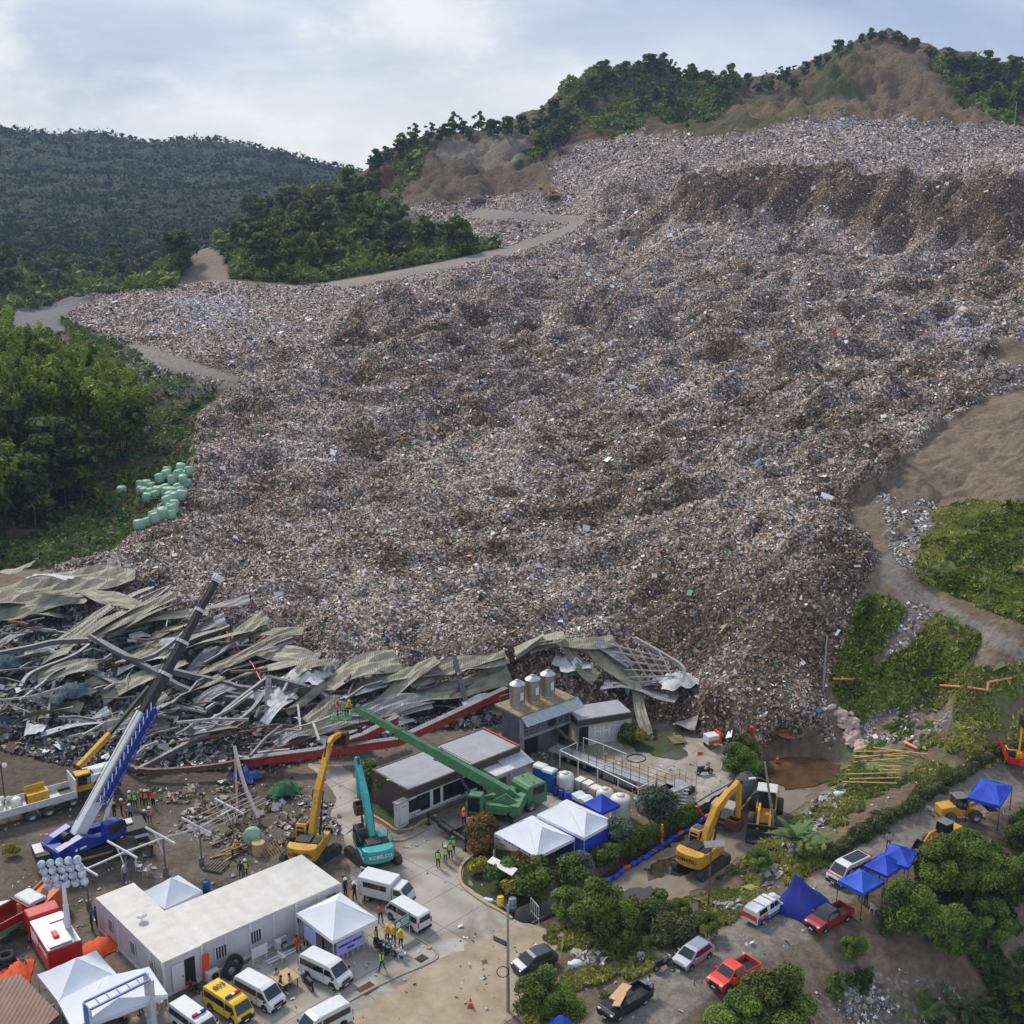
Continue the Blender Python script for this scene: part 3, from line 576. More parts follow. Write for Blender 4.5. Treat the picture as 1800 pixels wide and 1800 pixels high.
zz = mth('ADD', mth('MAXIMUM', sp.outputs['Z'], 0.0), .16)
cv = N.new('ShaderNodeCombineXYZ'); L.new(mth('DIVIDE', sp.outputs['X'], zz), cv.inputs[0]); L.new(mth('DIVIDE', sp.outputs['Y'], zz), cv.inputs[1])
def noise(scale, det, rough, off, dist=.3):
    mp = N.new('ShaderNodeMapping'); mp.inputs['Location'].default_value = off; L.new(cv.outputs[0], mp.inputs['Vector'])
    n = N.new('ShaderNodeTexNoise'); n.inputs['Scale'].default_value = scale; n.inputs['Detail'].default_value = det; n.inputs['Roughness'].default_value = rough; n.inputs['Distortion'].default_value = dist
    L.new(mp.outputs[0], n.inputs['Vector']); return n.outputs['Fac']
def ramp(f, els):
    r = N.new('ShaderNodeValToRGB'); L.new(f, r.inputs['Fac']); r.color_ramp.elements[0].position, r.color_ramp.elements[0].color = els[0][0], (*els[0][1], 1)
    r.color_ramp.elements[1].position, r.color_ramp.elements[1].color = els[1][0], (*els[1][1], 1)
    for q, c in els[2:]: e = r.color_ramp.elements.new(q); e.color = (*c, 1)
    return r.outputs['Color']
def mixc(f, a, b):
    m = N.new('ShaderNodeMix'); m.data_type = 'RGBA'; L.new(f, m.inputs['Factor']) if not isinstance(f, float) else None
    L.new(a, m.inputs['A']); L.new(b, m.inputs['B']); return m.outputs['Result']
layer = ramp(noise(.55, 8, .55, (3.1, 1.2, 0), .6), [(.38, (.36, .45, .64)), (.66, (.84, .87, .91)), (.5, (.52, .60, .75))])
puff = noise(1.5, 9, .6, (7.7, 4.0, 0), .25)
pm = ramp(puff, [(.46, (0, 0, 0)), (.56, (1, 1, 1))])
# heaped clouds low on the left
def bump(c, r):
    d = N.new('ShaderNodeVectorMath'); d.operation = 'DISTANCE'; L.new(tc.outputs['Generated'], d.inputs[0]); d.inputs[1].default_value = c
    return mth('MULTIPLY', mth('SUBTRACT', 1.0, mth('DIVIDE', d.outputs['Value'], r)), 1.0)
mp3 = N.new('ShaderNodeMapping'); mp3.inputs['Scale'].default_value = (7, 7, 13); L.new(tc.outputs['Generated'], mp3.inputs['Vector'])
n3c = N.new('ShaderNodeTexNoise'); n3c.inputs['Scale'].default_value = 1; n3c.inputs['Detail'].default_value = 9; n3c.inputs['Roughness'].default_value = .62; L.new(mp3.outputs[0], n3c.inputs['Vector'])
bm_ = mth('MAXIMUM', mth('MAXIMUM', bump((-.38, .92, .07), .17), bump((-.17, .985, .02), .09)), bump((-.06, .99, .10), .14))
edge = mth('ADD', mth('MULTIPLY', bm_, .9), mth('MULTIPLY', mth('SUBTRACT', n3c.outputs['Fac'], .5), 3.2))
pmv = mth('MULTIPLY', mth('SUBTRACT', edge, .05), 1.5, True)
pmv = mth('MULTIPLY', pmv, mth('MULTIPLY', mth('ADD', bm_, .35), 1.6, True), True)
white = ramp(n3c.outputs['Fac'], [(.42, (.62, .67, .75)), (.64, (.92, .93, .94))])
cl = mixc(pmv, layer, white)
hz = ramp(mth('MULTIPLY', sp.outputs['Z'], 1.0), [(0, (.80, .85, .90)), (.16, (0, 0, 0))])
addn = mth('SUBTRACT', 1.0, mth('MULTIPLY', sp.outputs['Z'], 7.0), True)
hcol = N.new('ShaderNodeRGB'); hcol.outputs[0].default_value = (.74, .80, .87, 1)
cl2 = mixc(mth('MULTIPLY', addn, .45), cl, hcol.outputs[0])
bg2 = N.new('ShaderNodeBackground'); L.new(cl2, bg2.inputs['Color']); bg2.inputs['Strength'].default_value = 1.04
ms = N.new('ShaderNodeMixShader'); ms.inputs[0].default_value = .88; L.new(bg.outputs[0], ms.inputs[1]); L.new(bg2.outputs[0], ms.inputs[2]); L.new(ms.outputs[0], N['World Output'].inputs['Surface'])
sl = bpy.data.lights.new('sun', 'SUN'); sl.energy = 3.1; sl.angle = R(11); sl.color = (1, .91, .77); so = bpy.data.objects.new('sun', sl); C.objects.link(so)
sd = Vector((math.sin(SUN_AZ)*math.cos(SUN_EL), math.cos(SUN_AZ)*math.cos(SUN_EL), math.sin(SUN_EL)))
so.rotation_euler = sd.to_track_quat('Z', 'Y').to_euler(); so.location = (0, 0, 300)
sc_ = bpy.context.scene; sc_.view_settings.view_transform = 'Standard'; sc_.view_settings.look = 'None'; sc_.view_settings.exposure = EXPO
try: sc_.cycles.max_bounces = 5; sc_.cycles.diffuse_bounces = 2; sc_.cycles.glossy_bounces = 2; sc_.cycles.transmission_bounces = 2; sc_.cycles.volume_bounces = 0
except Exception: pass
if HAZE:
    b = MB(); b.box((0, 1080, 160), (5400, 2360, 500)); hb = b.build('haze', mat('haze_air', (1, 1, 1))); hb['kind'] = 'stuff'; hb['label'] = 'thin blue air'
    hm = bpy.data.materials.new('haze_volume'); hm.use_nodes = True; hn = hm.node_tree.nodes; hl = hm.node_tree.links; hn.remove(hn['Principled BSDF'])
    pv = hn.new('ShaderNodeVolumePrincipled'); pv.inputs['Color'].default_value = (.50, .68, .98, 1); pv.inputs['Density'].default_value = HAZE; hl.new(pv.outputs[0], hn['Material Output'].inputs['Volume'])
    hb.data.materials.clear(); hb.data.materials.append(hm)
# ------------------------------------------------------------------ vegetation
def foliage_mat(nm, dark, light, transl=.25, sp=.25):
    m = bpy.data.materials.new(nm); m.use_nodes = True; N = m.node_tree.nodes; L = m.node_tree.links; p = N['Principled BSDF']; p.inputs['Roughness'].default_value = .9-.8*sp; p.inputs['Specular IOR Level'].default_value = sp
    a = N.new('ShaderNodeAttribute'); a.attribute_name = 'tone'; r = N.new('ShaderNodeValToRGB'); L.new(a.outputs['Fac'], r.inputs['Fac'])
    r.color_ramp.elements[0].color = (*dark, 1); r.color_ramp.elements[1].color = (*light, 1)
    oi = N.new('ShaderNodeObjectInfo'); hs = N.new('ShaderNodeHueSaturation'); mr = N.new('ShaderNodeMapRange'); mr.inputs['To Min'].default_value = .75; mr.inputs['To Max'].default_value = 1.25; L.new(oi.outputs['Random'], mr.inputs['Value']); L.new(mr.outputs[0], hs.inputs['Value'])
    m2 = N.new('ShaderNodeMapRange'); m2.inputs['To Min'].default_value = .485; m2.inputs['To Max'].default_value = .512; L.new(oi.outputs['Random'], m2.inputs['Value']); L.new(m2.outputs[0], hs.inputs['Hue'])
    L.new(r.outputs['Color'], hs.inputs['Color']); L.new(hs.outputs['Color'], p.inputs['Base Color'])
    t = N.new('ShaderNodeBsdfTranslucent'); L.new(hs.outputs['Color'], t.inputs['Color']); ms = N.new('ShaderNodeMixShader'); ms.inputs[0].default_value = transl
    L.new(p.outputs[0], ms.inputs[1]); L.new(t.outputs[0], ms.inputs[2]); L.new(ms.outputs[0], N['Material Output'].inputs['Surface']); return m
FM = {'far': foliage_mat('far_leaves', (.018, .042, .024), (.036, .068, .030), .0, .0), 'broad': foliage_mat('broad_leaves', (.032, .065, .012), (.20, .27, .045)), 'dark': foliage_mat('dark_leaves', (.022, .048, .012), (.11, .165, .035)),
      'bamboo': foliage_mat('bamboo_leaves', (.04, .085, .01), (.27, .36, .05)), 'olive': foliage_mat('olive_leaves', (.05, .07, .025), (.17, .17, .055)),
      'silver': foliage_mat('silver_leaves', (.05, .075, .045), (.17, .21, .14)), 'yellow': foliage_mat('yellow_leaves', (.12, .15, .02), (.42, .36, .05)), 'palm': foliage_mat('palm_leaves', (.03, .06, .02), (.12, .17, .06)),
      'banana': foliage_mat('banana_leaves', (.045, .11, .03), (.16, .25, .09)), 'grass': foliage_mat('grass_blades', (.10, .14, .03), (.44, .42, .12), .2), 'croton': foliage_mat('croton_leaves', (.05, .09, .02), (.42, .16, .06))}
def leafmesh(name, cen, out, sz, tone, mt, seed, crumple=.15, asp=.6, jit=.55):
    rg = np.random.default_rng(seed); n = len(cen)
    nr = out+rg.normal(0, jit, (n, 3)); nr /= np.linalg.norm(nr, axis=1)[:, None]
    t = np.cross(nr, rg.normal(0, 1, (n, 3))); t /= np.linalg.norm(t, axis=1)[:, None]; bt = np.cross(nr, t)
    s = sz*rg.lognormal(0, .3, n); V = np.empty((n, 4, 3))
    for k, (u, v) in enumerate(((-1, 0), (0, -1), (1, 0), (0, 1))):
        V[:, k] = cen+t*(u*s*.62)[:, None]+bt*(v*s*.62*asp)[:, None]+nr*(rg.normal(0, crumple, n)*s)[:, None]
    me = bpy.data.meshes.new(name); me.vertices.add(n*4); me.vertices.foreach_set('co', V.astype(np.float32).ravel())
    me.loops.add(n*4); me.loops.foreach_set('vertex_index', np.arange(n*4, dtype=np.int32)); me.polygons.add(n); me.polygons.foreach_set('loop_start', np.arange(0, n*4, 4, dtype=np.int32))
    try: me.polygons.foreach_set('loop_total', np.full(n, 4, np.int32))
    except Exception: pass
    at_ = me.attributes.new('tone', 'FLOAT', 'FACE'); at_.data.foreach_set('value', tone.astype(np.float32)); me.materials.append(FM[mt]); me.update(calc_edges=True)
    return me
def crown_pts(n, blobs, rg, shell=.55):
    w = np.array([b[3]**2 for b in blobs]); k = rg.choice(len(blobs), n, p=w/w.sum()); B = np.array([b[:3] for b in blobs])[k]; r = np.array([b[3] for b in blobs])[k]
    d = rg.normal(0, 1, (n, 3)); d /= np.linalg.norm(d, axis=1)[:, None]; d[:, 2] = np.where(d[:, 2] < -.35, -d[:, 2], d[:, 2])
    rr = r*(shell+(1.06-shell)*rg.random(n)**.6)
    return B+d*rr[:, None]*np.array((1, 1, .82)), d, k
def blobset(rg, rad, h0, h1, nb, br):
    out = []
    for q in range(nb):
        a = rg.uniform(0, 2*math.pi); u = rg.random(); z = h0+(h1-h0)*u; env = math.sin(math.pi*(.18+.72*u))**.8
        rr = rad*env*math.sqrt(rg.random())*.85
        out.append((rr*math.cos(a), rr*math.sin(a), z, br*rg.uniform(.6, 1.25)))
    return out
def tree_proto(name, seed, rad, h0, h1, nb, br, nleaf, leaf, mt, trunk=True, tr=.16, label='x', cat='tree', shell=.5):
    rg = np.random.default_rng(seed); bl = blobset(rg, rad, h0, h1, nb, br)
    t = thing(name, label, cat)
    cen, d, k = crown_pts(nleaf, bl, rg, shell); kt = rg.uniform(.15, .85, nb); tone = np.clip(kt[k]+rg.normal(0, .16, nleaf), 0, 1)
    me = leafmesh('crown', cen, d+np.array((0, 0, .35)), leaf, tone, mt, seed+1); o = bpy.data.objects.new('crown', me); C.objects.link(o); setparent(o, t)
    if trunk:
        b = MB(); z1 = h0+(h1-h0)*.35; lean = rg.normal(0, .05, 2)*z1
        b.cyl((0, 0, -.5), (lean[0]*.5, lean[1]*.5, z1*.5), tr, tr*.8, 7); b.cyl((lean[0]*.5, lean[1]*.5, z1*.5), (lean[0], lean[1], z1), tr*.8, tr*.6, 7)
        for q in rg.choice(nb, min(nb, 7), False): b.cyl((lean[0], lean[1], z1*rg.uniform(.6, 1)), bl[q][:3], tr*.45, tr*.12, 5)
        b.build('trunk', 'bark', t)
    return t
PARK = (0, -400, -60)
protos = {}
def treeP(k, *a, **kw): protos[k] = tree_proto(*a, **kw); return protos[k]
used = set()
def plant(key, loc, sc, label, group=None, name=None):
    p = protos[key]
    if key not in used:
        used.add(key); p.location = loc; p.rotation_euler = (0, 0, rnd.uniform(0, 6.28)); p.scale = (sc, sc, sc) if not hasattr(sc, '__len__') else sc
        T(p, label, None, group); return p
    return dup(p, loc, rnd.uniform(0, 6.28), label, group, sc)
treeP('m1', 'broadleaf_tree', 11, 3.6, 1.8, 6.6, 25, 1.05, 1900, .52, 'broad')
treeP('m2', 'broadleaf_tree', 12, 3.2, 2.2, 7.6, 26, .95, 1900, .50, 'dark')
treeP('m3', 'broadleaf_tree', 13, 4.0, 1.6, 5.4, 24, 1.05, 1900, .5, 'olive')
treeP('m4', 'broadleaf_tree', 14, 2.8, 3.4, 8.4, 15, .85, 1100, .48, 'dark', shell=.7)
def bamboo_proto(key, seed):
    rg = np.random.default_rng(seed); t = thing('bamboo_clump', 'x', 'bamboo'); protos[key] = t
    cen = []; dd = []; tn = []; b = MB()
    for q in range(34):
        a = rg.uniform(0, 6.28); Ln = rg.uniform(7, 11); lean = rg.uniform(.05, .75); p = Vector((math.cos(a)*.6, math.sin(a)*.6, 0)); pts = [p.copy()]; kt = rg.uniform(.2, .9)
        for s in range(8):
            f = (s+1)/8; sl = lean*f*f*1.7; p = p+Vector((math.cos(a)*math.sin(sl), math.sin(a)*math.sin(sl), math.cos(sl)))*Ln/8; pts.append(p.copy())
            if s >= 2:
                m = 34; r = 1.25*(1-.45*f)
                o = rg.normal(0, 1, (m, 3)); o /= np.linalg.norm(o, axis=1)[:, None]; c = np.array(p)+o*r*rg.random(m)[:, None]**.5*np.array((1, 1, 1.1)); cen.append(c); dd.append(o+np.array((math.cos(a)*.5, math.sin(a)*.5, .5))); tn.append(np.clip(kt+rg.normal(0, .15, m), 0, 1))
        if q % 2 == 0: b.tube(pts, .05, 4)
    me = leafmesh('foliage', np.concatenate(cen), np.concatenate(dd), .42, np.concatenate(tn), 'bamboo', seed, asp=.5)
    o = bpy.data.objects.new('foliage', me); C.objects.link(o); setparent(o, t); b.build('culms', 'bamboo', t)
bamboo_proto('b1', 31); bamboo_proto('b2', 32)
def area(poly, n, key, smin, smax, label, group, jit=.15, seed=0, sink=.3):
    rg = random.Random(seed+99); xs = [p[0] for p in poly]; ys = [p[1] for p in poly]; k = 0; tries = 0
    while k < n and tries < n*60:
        tries += 1; x = rg.uniform(min(xs), max(xs)); y = rg.uniform(min(ys), max(ys))
        if not inpoly(np.array([x]), np.array([y]), poly)[0]: continue
        h = hit(x, y); s = rg.uniform(smin, smax); h.z -= sink*s
        kk = key[rg.randrange(len(key))]
        plant(kk, h, (s*rg.uniform(.85, 1.15), s*rg.uniform(.85, 1.15), s*rg.uniform(.85, 1.2)), label, group); k += 1
def along(pts, n, key, smin, smax, label, group, seed=0, wob=4, sink=.3):
    rg = random.Random(seed+7); seg = list(zip(pts[:-1], pts[1:])); tot = sum(math.dist(a, b) for a, b in seg)
    for q in range(n):
        d = (q+rg.uniform(.1, .9))/n*tot
        for a, b in seg:
            l = math.dist(a, b)
            if d <= l: break
            d -= l
        x = a[0]+(b[0]-a[0])*d/l; y = a[1]+(b[1]-a[1])*d/l+rg.uniform(0, wob); h = hit(x, y); s = rg.uniform(smin, smax); h.z -= sink*s
        plant(key[rg.randrange(len(key))], h, (s, s, s*rg.uniform(.85, 1.25)), label, group)
G1 = 'trees in the wood between the haul road and the far hills'
area([(330,440),(400,400),(470,370),(560,330),(620,322),(660,340),(690,370),(700,410),(880,440),(700,468),(560,490),(440,480),(410,440),(350,430)], 84, ['m1', 'm2', 'm1', 'm3', 'm2'], 1.0, 1.9, 'bushy green tree in the wood above the haul road, below the quarry', G1, seed=1)
G2 = 'trees in the valley wood at the left edge'
area([(-40,410),(120,395),(330,395),(340,450),(310,500),(180,515),(60,520),(-40,545)], 62, ['m1', 'm3', 'm2', 'm2', 'm1', 'm3'], 1.3, 2.2, 'round green tree in the valley wood behind the asphalt bend', G2, seed=2)
G3 = 'trees along the quarry rim'
along([(650,318),(668,290),(715,268),(760,254),(800,244),(850,240),(900,244),(950,236),(985,214)], 30, ['m2', 'm4', 'm1', 'm2'], .8, 1.5, 'dark tree standing along the rim of the quarry face', G3, seed=3)
area([(940,265),(975,225),(1010,185),(1035,150),(1075,165),(1040,205),(1000,240),(960,275)], 16, ['m1', 'm2', 'm3'], 1.0, 1.7, 'bright green tree on the spur right of the quarry', 'trees on the quarry spur', seed=4)
G4 = 'trees on the middle ridge skyline'
along([(1030,158),(1060,142),(1100,136),(1160,134),(1215,140),(1270,150),(1330,158),(1405,146)], 26, ['m2', 'm1', 'm3', 'm4'], .8, 1.8, 'dark tree on the ridge skyline left of the bare peak', G4, seed=5, wob=14)
G5 = 'trees on the bare peak and its right shoulder'
along([(1410,140),(1430,122),(1470,98),(1510,78),(1540,68),(1580,76),(1620,92),(1660,106),(1720,122),(1800,140)], 20, ['m2', 'm1', 'm3'], .6, 1.35, 'dark tree on the crest of the bare peak', G5, seed=6, wob=6)
area([(1040,165),(1330,160),(1300,185),(1180,190),(1060,215)], 14, ['m1', 'm2', 'm3'], .7, 1.3, 'bush like green tree on the camera side of the middle ridge', 'trees on the face of the middle ridge', seed=17)
area([(1640,112),(1700,118),(1850,145),(1850,220),(1760,200),(1690,160)], 20, ['m2', 'm1'], 1.0, 1.7, 'dense dark tree on the right shoulder of the peak', 'trees on the shoulder right of the peak', seed=7)
G6 = 'bamboo clumps on the left slope'
area([(-50,715),(40,700),(130,705),(200,730),(235,770),(210,800),(100,780),(-50,790)], 20, ['b1', 'b2'], 1.1, 1.6, 'tall feathery bamboo clump on the slope below the asphalt bend', G6, seed=8)
area([(-50,790),(100,780),(230,790),(270,830),(230,880),(150,890),(60,940),(-50,970)], 26, ['m2', 'b2', 'm2', 'm2'], 1.0, 1.6, 'dark tree in the shaded hollow left of the refuse', 'trees in the shaded hollow', seed=9)
# undergrowth and far woods: uncountable, one object each
def tuftfield(name, mask, n, seed, size, label, mt, lump, wpow, hgt=0.0, asp=.6, upright=False, jit=.55):
    X, Y, i, j, rg = scatter(mask, n, seed, wpow); Z = zt(X, Y); L1 = fbm(X/lump, Y/lump, 4, seed)
    s = size(Y)*rg.lognormal(0, .35, n); Z = Z+hgt*np.clip(L1+.35, 0, 1)*rg.random(n)**.35+s*.15
    cen = np.stack([X, Y, Z], -1); out = np.tile(np.array((0, -.25, .75)), (n, 1))+np.stack([fbm(X/lump, Y/lump, 2, 5), fbm(X/lump, Y/lump, 2, 6), np.zeros(n)], -1)*1.5
    if upright: out = np.stack([rg.normal(0, 1, n), rg.normal(0, 1, n), rg.random(n)*.4], -1)
    me = leafmesh(name, cen, out, s, np.clip(.45+L1*.9+rg.normal(0, .2, n), 0, 1), mt, seed, asp=asp, jit=jit); o = bpy.data.objects.new(name, me); C.objects.link(o); o['kind'] = 'stuff'; o['label'] = label; return o
tuftfield('far_wood', YY > 840, 230000, 41, lambda Y: 2.4*(Y/1500)**.8, 'dark far forest covering the hills at the left', 'far', 20, 1.9, 12, jit=.35)
tuftfield('wood_undergrowth', FORF & (YY < 850), 130000, 42, lambda Y: .95*(Y/400)**.6, 'tangled undergrowth beneath the wood', 'broad', 8, 1.6, 7)
tuftfield('hollow_scrub', (DARKF | (GR2 & (YY < 420))) & ~TR & (fbm(XX/7, YY/7, 4, 301) > -.25), 40000, 43, lambda Y: .5*(Y/200)**.5, 'dark scrub in the hollow left of the refuse', 'dark', 7, 1.5, 1.6)
tuftfield('hillside_scrub', ((GR3 & ~((PX > 1290) & (PX < 1640))) | ((YY > 600) & (YY < 900) & (PX > 980) & (PX < 1270) & (PY < 225) & (PY > 100))) & (fbm(XX/16, YY/16, 4, 303) > -.1), 60000, 44, lambda Y: 1.2, 'green scrub patches on the quarry hills', 'broad', 10, 1.4, 4.5)
tuftfield('grass', GR1 & (fbm(XX/5, YY/5, 4, 305) > -.3+.28*(PY > 1290)), 170000, 45, lambda Y: .22*(Y/90)**.5, 'rough green and yellow grass on the right hand banks', 'grass', 6, 1.2, .35, .38, True)
tuftfield('slope_creepers', (GR1 & (YY > 112) & (PY < 1230)) & (fbm(XX/8, YY/8, 4, 307) > -.05), 36000, 46, lambda Y: .24*(Y/110)**.5, 'leafy creepers on the bank beside the dirt track', 'bamboo', 5, 1.2, .9)
SCRUBR = reg([(1520,1720),(1560,1600),(1620,1520),(1860,1400),(1860,1860),(1300,1860),(1420,1790),(1470,1720)]) & (fbm(XX/5, YY/5, 4, 309) > .02)
tuftfield('bank_scrub', SCRUBR, 26000, 47, lambda Y: .26, 'low scrub on the falling bank at the lower right', 'dark', 4, 1.0, .8)
# ------------------------------------------------------------------ kit of vehicles, people, shelters
_wm = {}
def wheel(parent, x, y, r=.36, w=.24, tyre='tyre', dual=False):
    k = (r, w, tyre)
    if k not in _wm:
        b = MB(); s = w/2
        prof = [(r*.62, -s), (r*.9, -s), (r, -s*.7), (r, s*.7), (r*.9, s), (r*.62, s)]
        b.lathe(prof, 18); m1 = b.build('wheel', tyre)
        b = MB(); b.lathe([(0.001, -s*.55), (r*.3, -s*.5), (r*.34, -s*.85), (r*.6, -s*.8), (r*.63, -s*.98), (r*.63, s*.98), (r*.6, s*.8), (r*.34, s*.85), (r*.3, s*.5), (0.001, s*.55)], 16); m2 = b.build('rim', 'rim')
        for o in (m1, m2): C.objects.unlink(o)
        _wm[k] = (m1.data, m2.data)
        bpy.data.objects.remove(m1); bpy.data.objects.remove(m2)
    a = bpy.data.objects.new('wheel', _wm[k][0]); C.objects.link(a); a.location = (x, y, r); a.rotation_euler = (R(90), 0, 0); setparent(a, parent)
    c = bpy.data.objects.new('rim', _wm[k][1]); C.objects.link(c); setparent(c, a)
    return a
def place2(rx, ry, fx, fy, L, z=None, smin=.8, smax=1.15):   # axle line from rear to front ground points -> loc, heading, scale
    a = hit(rx, ry) if z is None else at(rx, ry, z); b = hit(fx, fy) if z is None else at(fx, fy, z)
    d = b-a; s = max(smin, min(smax, d.length/L)); m = (a+b)/2
    return m, math.atan2(d.y, d.x), s
def sidepoly(b, poly, hw, W2, off=.012, m=0, sides=(-1, 1)):
    for s in sides:
        pts = [(x, s*(W2*hw(z)+off), z) for x, z in poly]
        if s < 0: pts = pts
        b.panel(pts if s < 0 else pts[::-1], .012, m)
def sidewin(t, polys, hw, W2, nm='side_window'):
    for pl in polys:
        for s in (-1, 1): b = MB(); sidepoly(b, pl, hw, W2, sides=(s,)); b.build(nm, 'glass', t)
def archset(t, xs, W2, r):
    for x in xs:
        for s in (-1, 1):
            b = MB(); pts = [(x+r*math.cos(a), s*(W2+.006), r*.86+r*math.sin(a)) for a in [math.pi*q/9 for q in range(10)]]
            b.panel(pts, .008); b.build('wheel_arch', 'black', t)
def front_strip(b, prof, i, W2, hw, off=.014, m=0, inset=.1):    # a pane lying on profile segment i -> i+1
    (x0, z0), (x1, z1) = prof[i], prof[i+1]; d = Vector((x1-x0, 0, z1-z0)); n = Vector((d.z, 0, -d.x)).normalized()
    if n.x*(x0+x1) < 0: n = -n
    a = Vector((x0, 0, z0))+d*inset*.5+n*off; c = Vector((x1, 0, z1))-d*inset*.5+n*off
    wa, wc = W2*hw(a.z)-.09, W2*hw(c.z)-.09
    b.panel([(a.x, -wa, a.z), (a.x, wa, a.z), (c.x, wc, c.z), (c.x, -wc, c.z)], .012, m)
def van(label, rf, col='white', z=None, group=None, style='new', extra=None, cat='van', name='parked_van'):
    L0, W2 = 4.8, .9
    loc, rz, s = place2(*rf, L0, z); t = thing(name, label, cat, loc, rz, group, s)
    hw = lambda zz: 1 if zz < 1.05 else 1-.13*(zz-1.05)
    if style == 'new': prof = [(-2.35,.32),(-2.4,.9),(-2.34,1.75),(-2.2,2.0),(-1.8,2.1),(.9,2.1),(1.3,2.0),(2.0,1.22),(2.34,1.02),(2.4,.6),(2.36,.32)]; wi = 6
    else: prof = [(-2.35,.36),(-2.38,1.9),(-2.2,2.02),(1.45,2.02),(1.75,1.9),(2.28,1.1),(2.36,.9),(2.36,.36)]; wi = 4
    b = MB(); b.prism(prof, -W2, W2, 0, hw); b.build('body', col, t, .06)
    b = MB(); front_strip(b, prof, wi, W2, hw); b.build('windshield', 'glass', t)
    sidewin(t, [[(x0,1.2),(x1,1.2),(x1,1.72),(x0,1.72)] for x0, x1 in ((-2.15, -1.35), (-1.33, -.37), (-.35, .55))], hw, W2)
    sidewin(t, [[(.7,1.2),(1.75,1.2),(1.32,1.72),(.7,1.72)] if style == 'new' else [(.7,1.15),(1.95,1.15),(1.66,1.7),(.7,1.7)]], hw, W2, 'door_window')
    b = MB(); b.panel([(-2.4,-.68,1.25),(-2.4,.68,1.25),(-2.36,.62,1.78),(-2.36,-.62,1.78)][::-1], .02); b.build('rear_window', 'glass', t)
    b = MB(); b.box((2.36,0,.45), (.16,1.72,.3)); b.build('front_bumper', 'black', t); b = MB(); b.box((-2.38,0,.42), (.14,1.72,.24)); b.build('rear_bumper', 'black', t); archset(t, (1.55,-1.35), W2, .43)
    b = MB(); b.box((2.41,0,.78), (.05,1.0,.2)); b.build('grille', 'black', t)
    for sy in (-1, 1):
        b = MB(); b.box((2.36, sy*.68,.86), (.12,.3,.2)); b.build('headlight', 'lamp', t, .03)
        b = MB(); b.box((-2.38, sy*.82,1.1), (.06,.12,.5)); b.build('taillight', 'redl', t)
        b = MB(); b.box((1.8, sy*1.05,1.3), (.1,.2,.24)); b.box((1.8, sy*.93,1.28), (.05,.1,.05)); b.build('mirror', 'black', t)
        b = MB(); b.box((.62, sy*(W2+.004),.95), (.012,.012,1.1)); b.box((.5, sy*(W2+.01),1.02), (.16,.03,.04)); b.build('door_handle', 'black', t)
    b = MB(); b.box((2.46,0,.44), (.02,.42,.14)); b.build('licence_plate', 'white', t)
    for x in (1.55, -1.35):
        for sy in (-1, 1): wheel(t, x, sy*.8, .36, .24)
    if extra: extra(t, prof, hw, W2)
    return t
def lightbar(t, x, z, w=1.1, c=('redl', 'bluel'), a=.0):
    b = MB(); b.box((x,0,z+.02), (.26,w,.06), 0); b.box((x,-w*.3,z+.1), (.24,w*.36,.12), 1); b.box((x,w*.3,z+.1), (.24,w*.36,.12), 2); b.box((x,0,z+.1), (.22,w*.2,.1), 3)
    b.build('light_bar', ['black', c[0], c[1], 'white'], t)
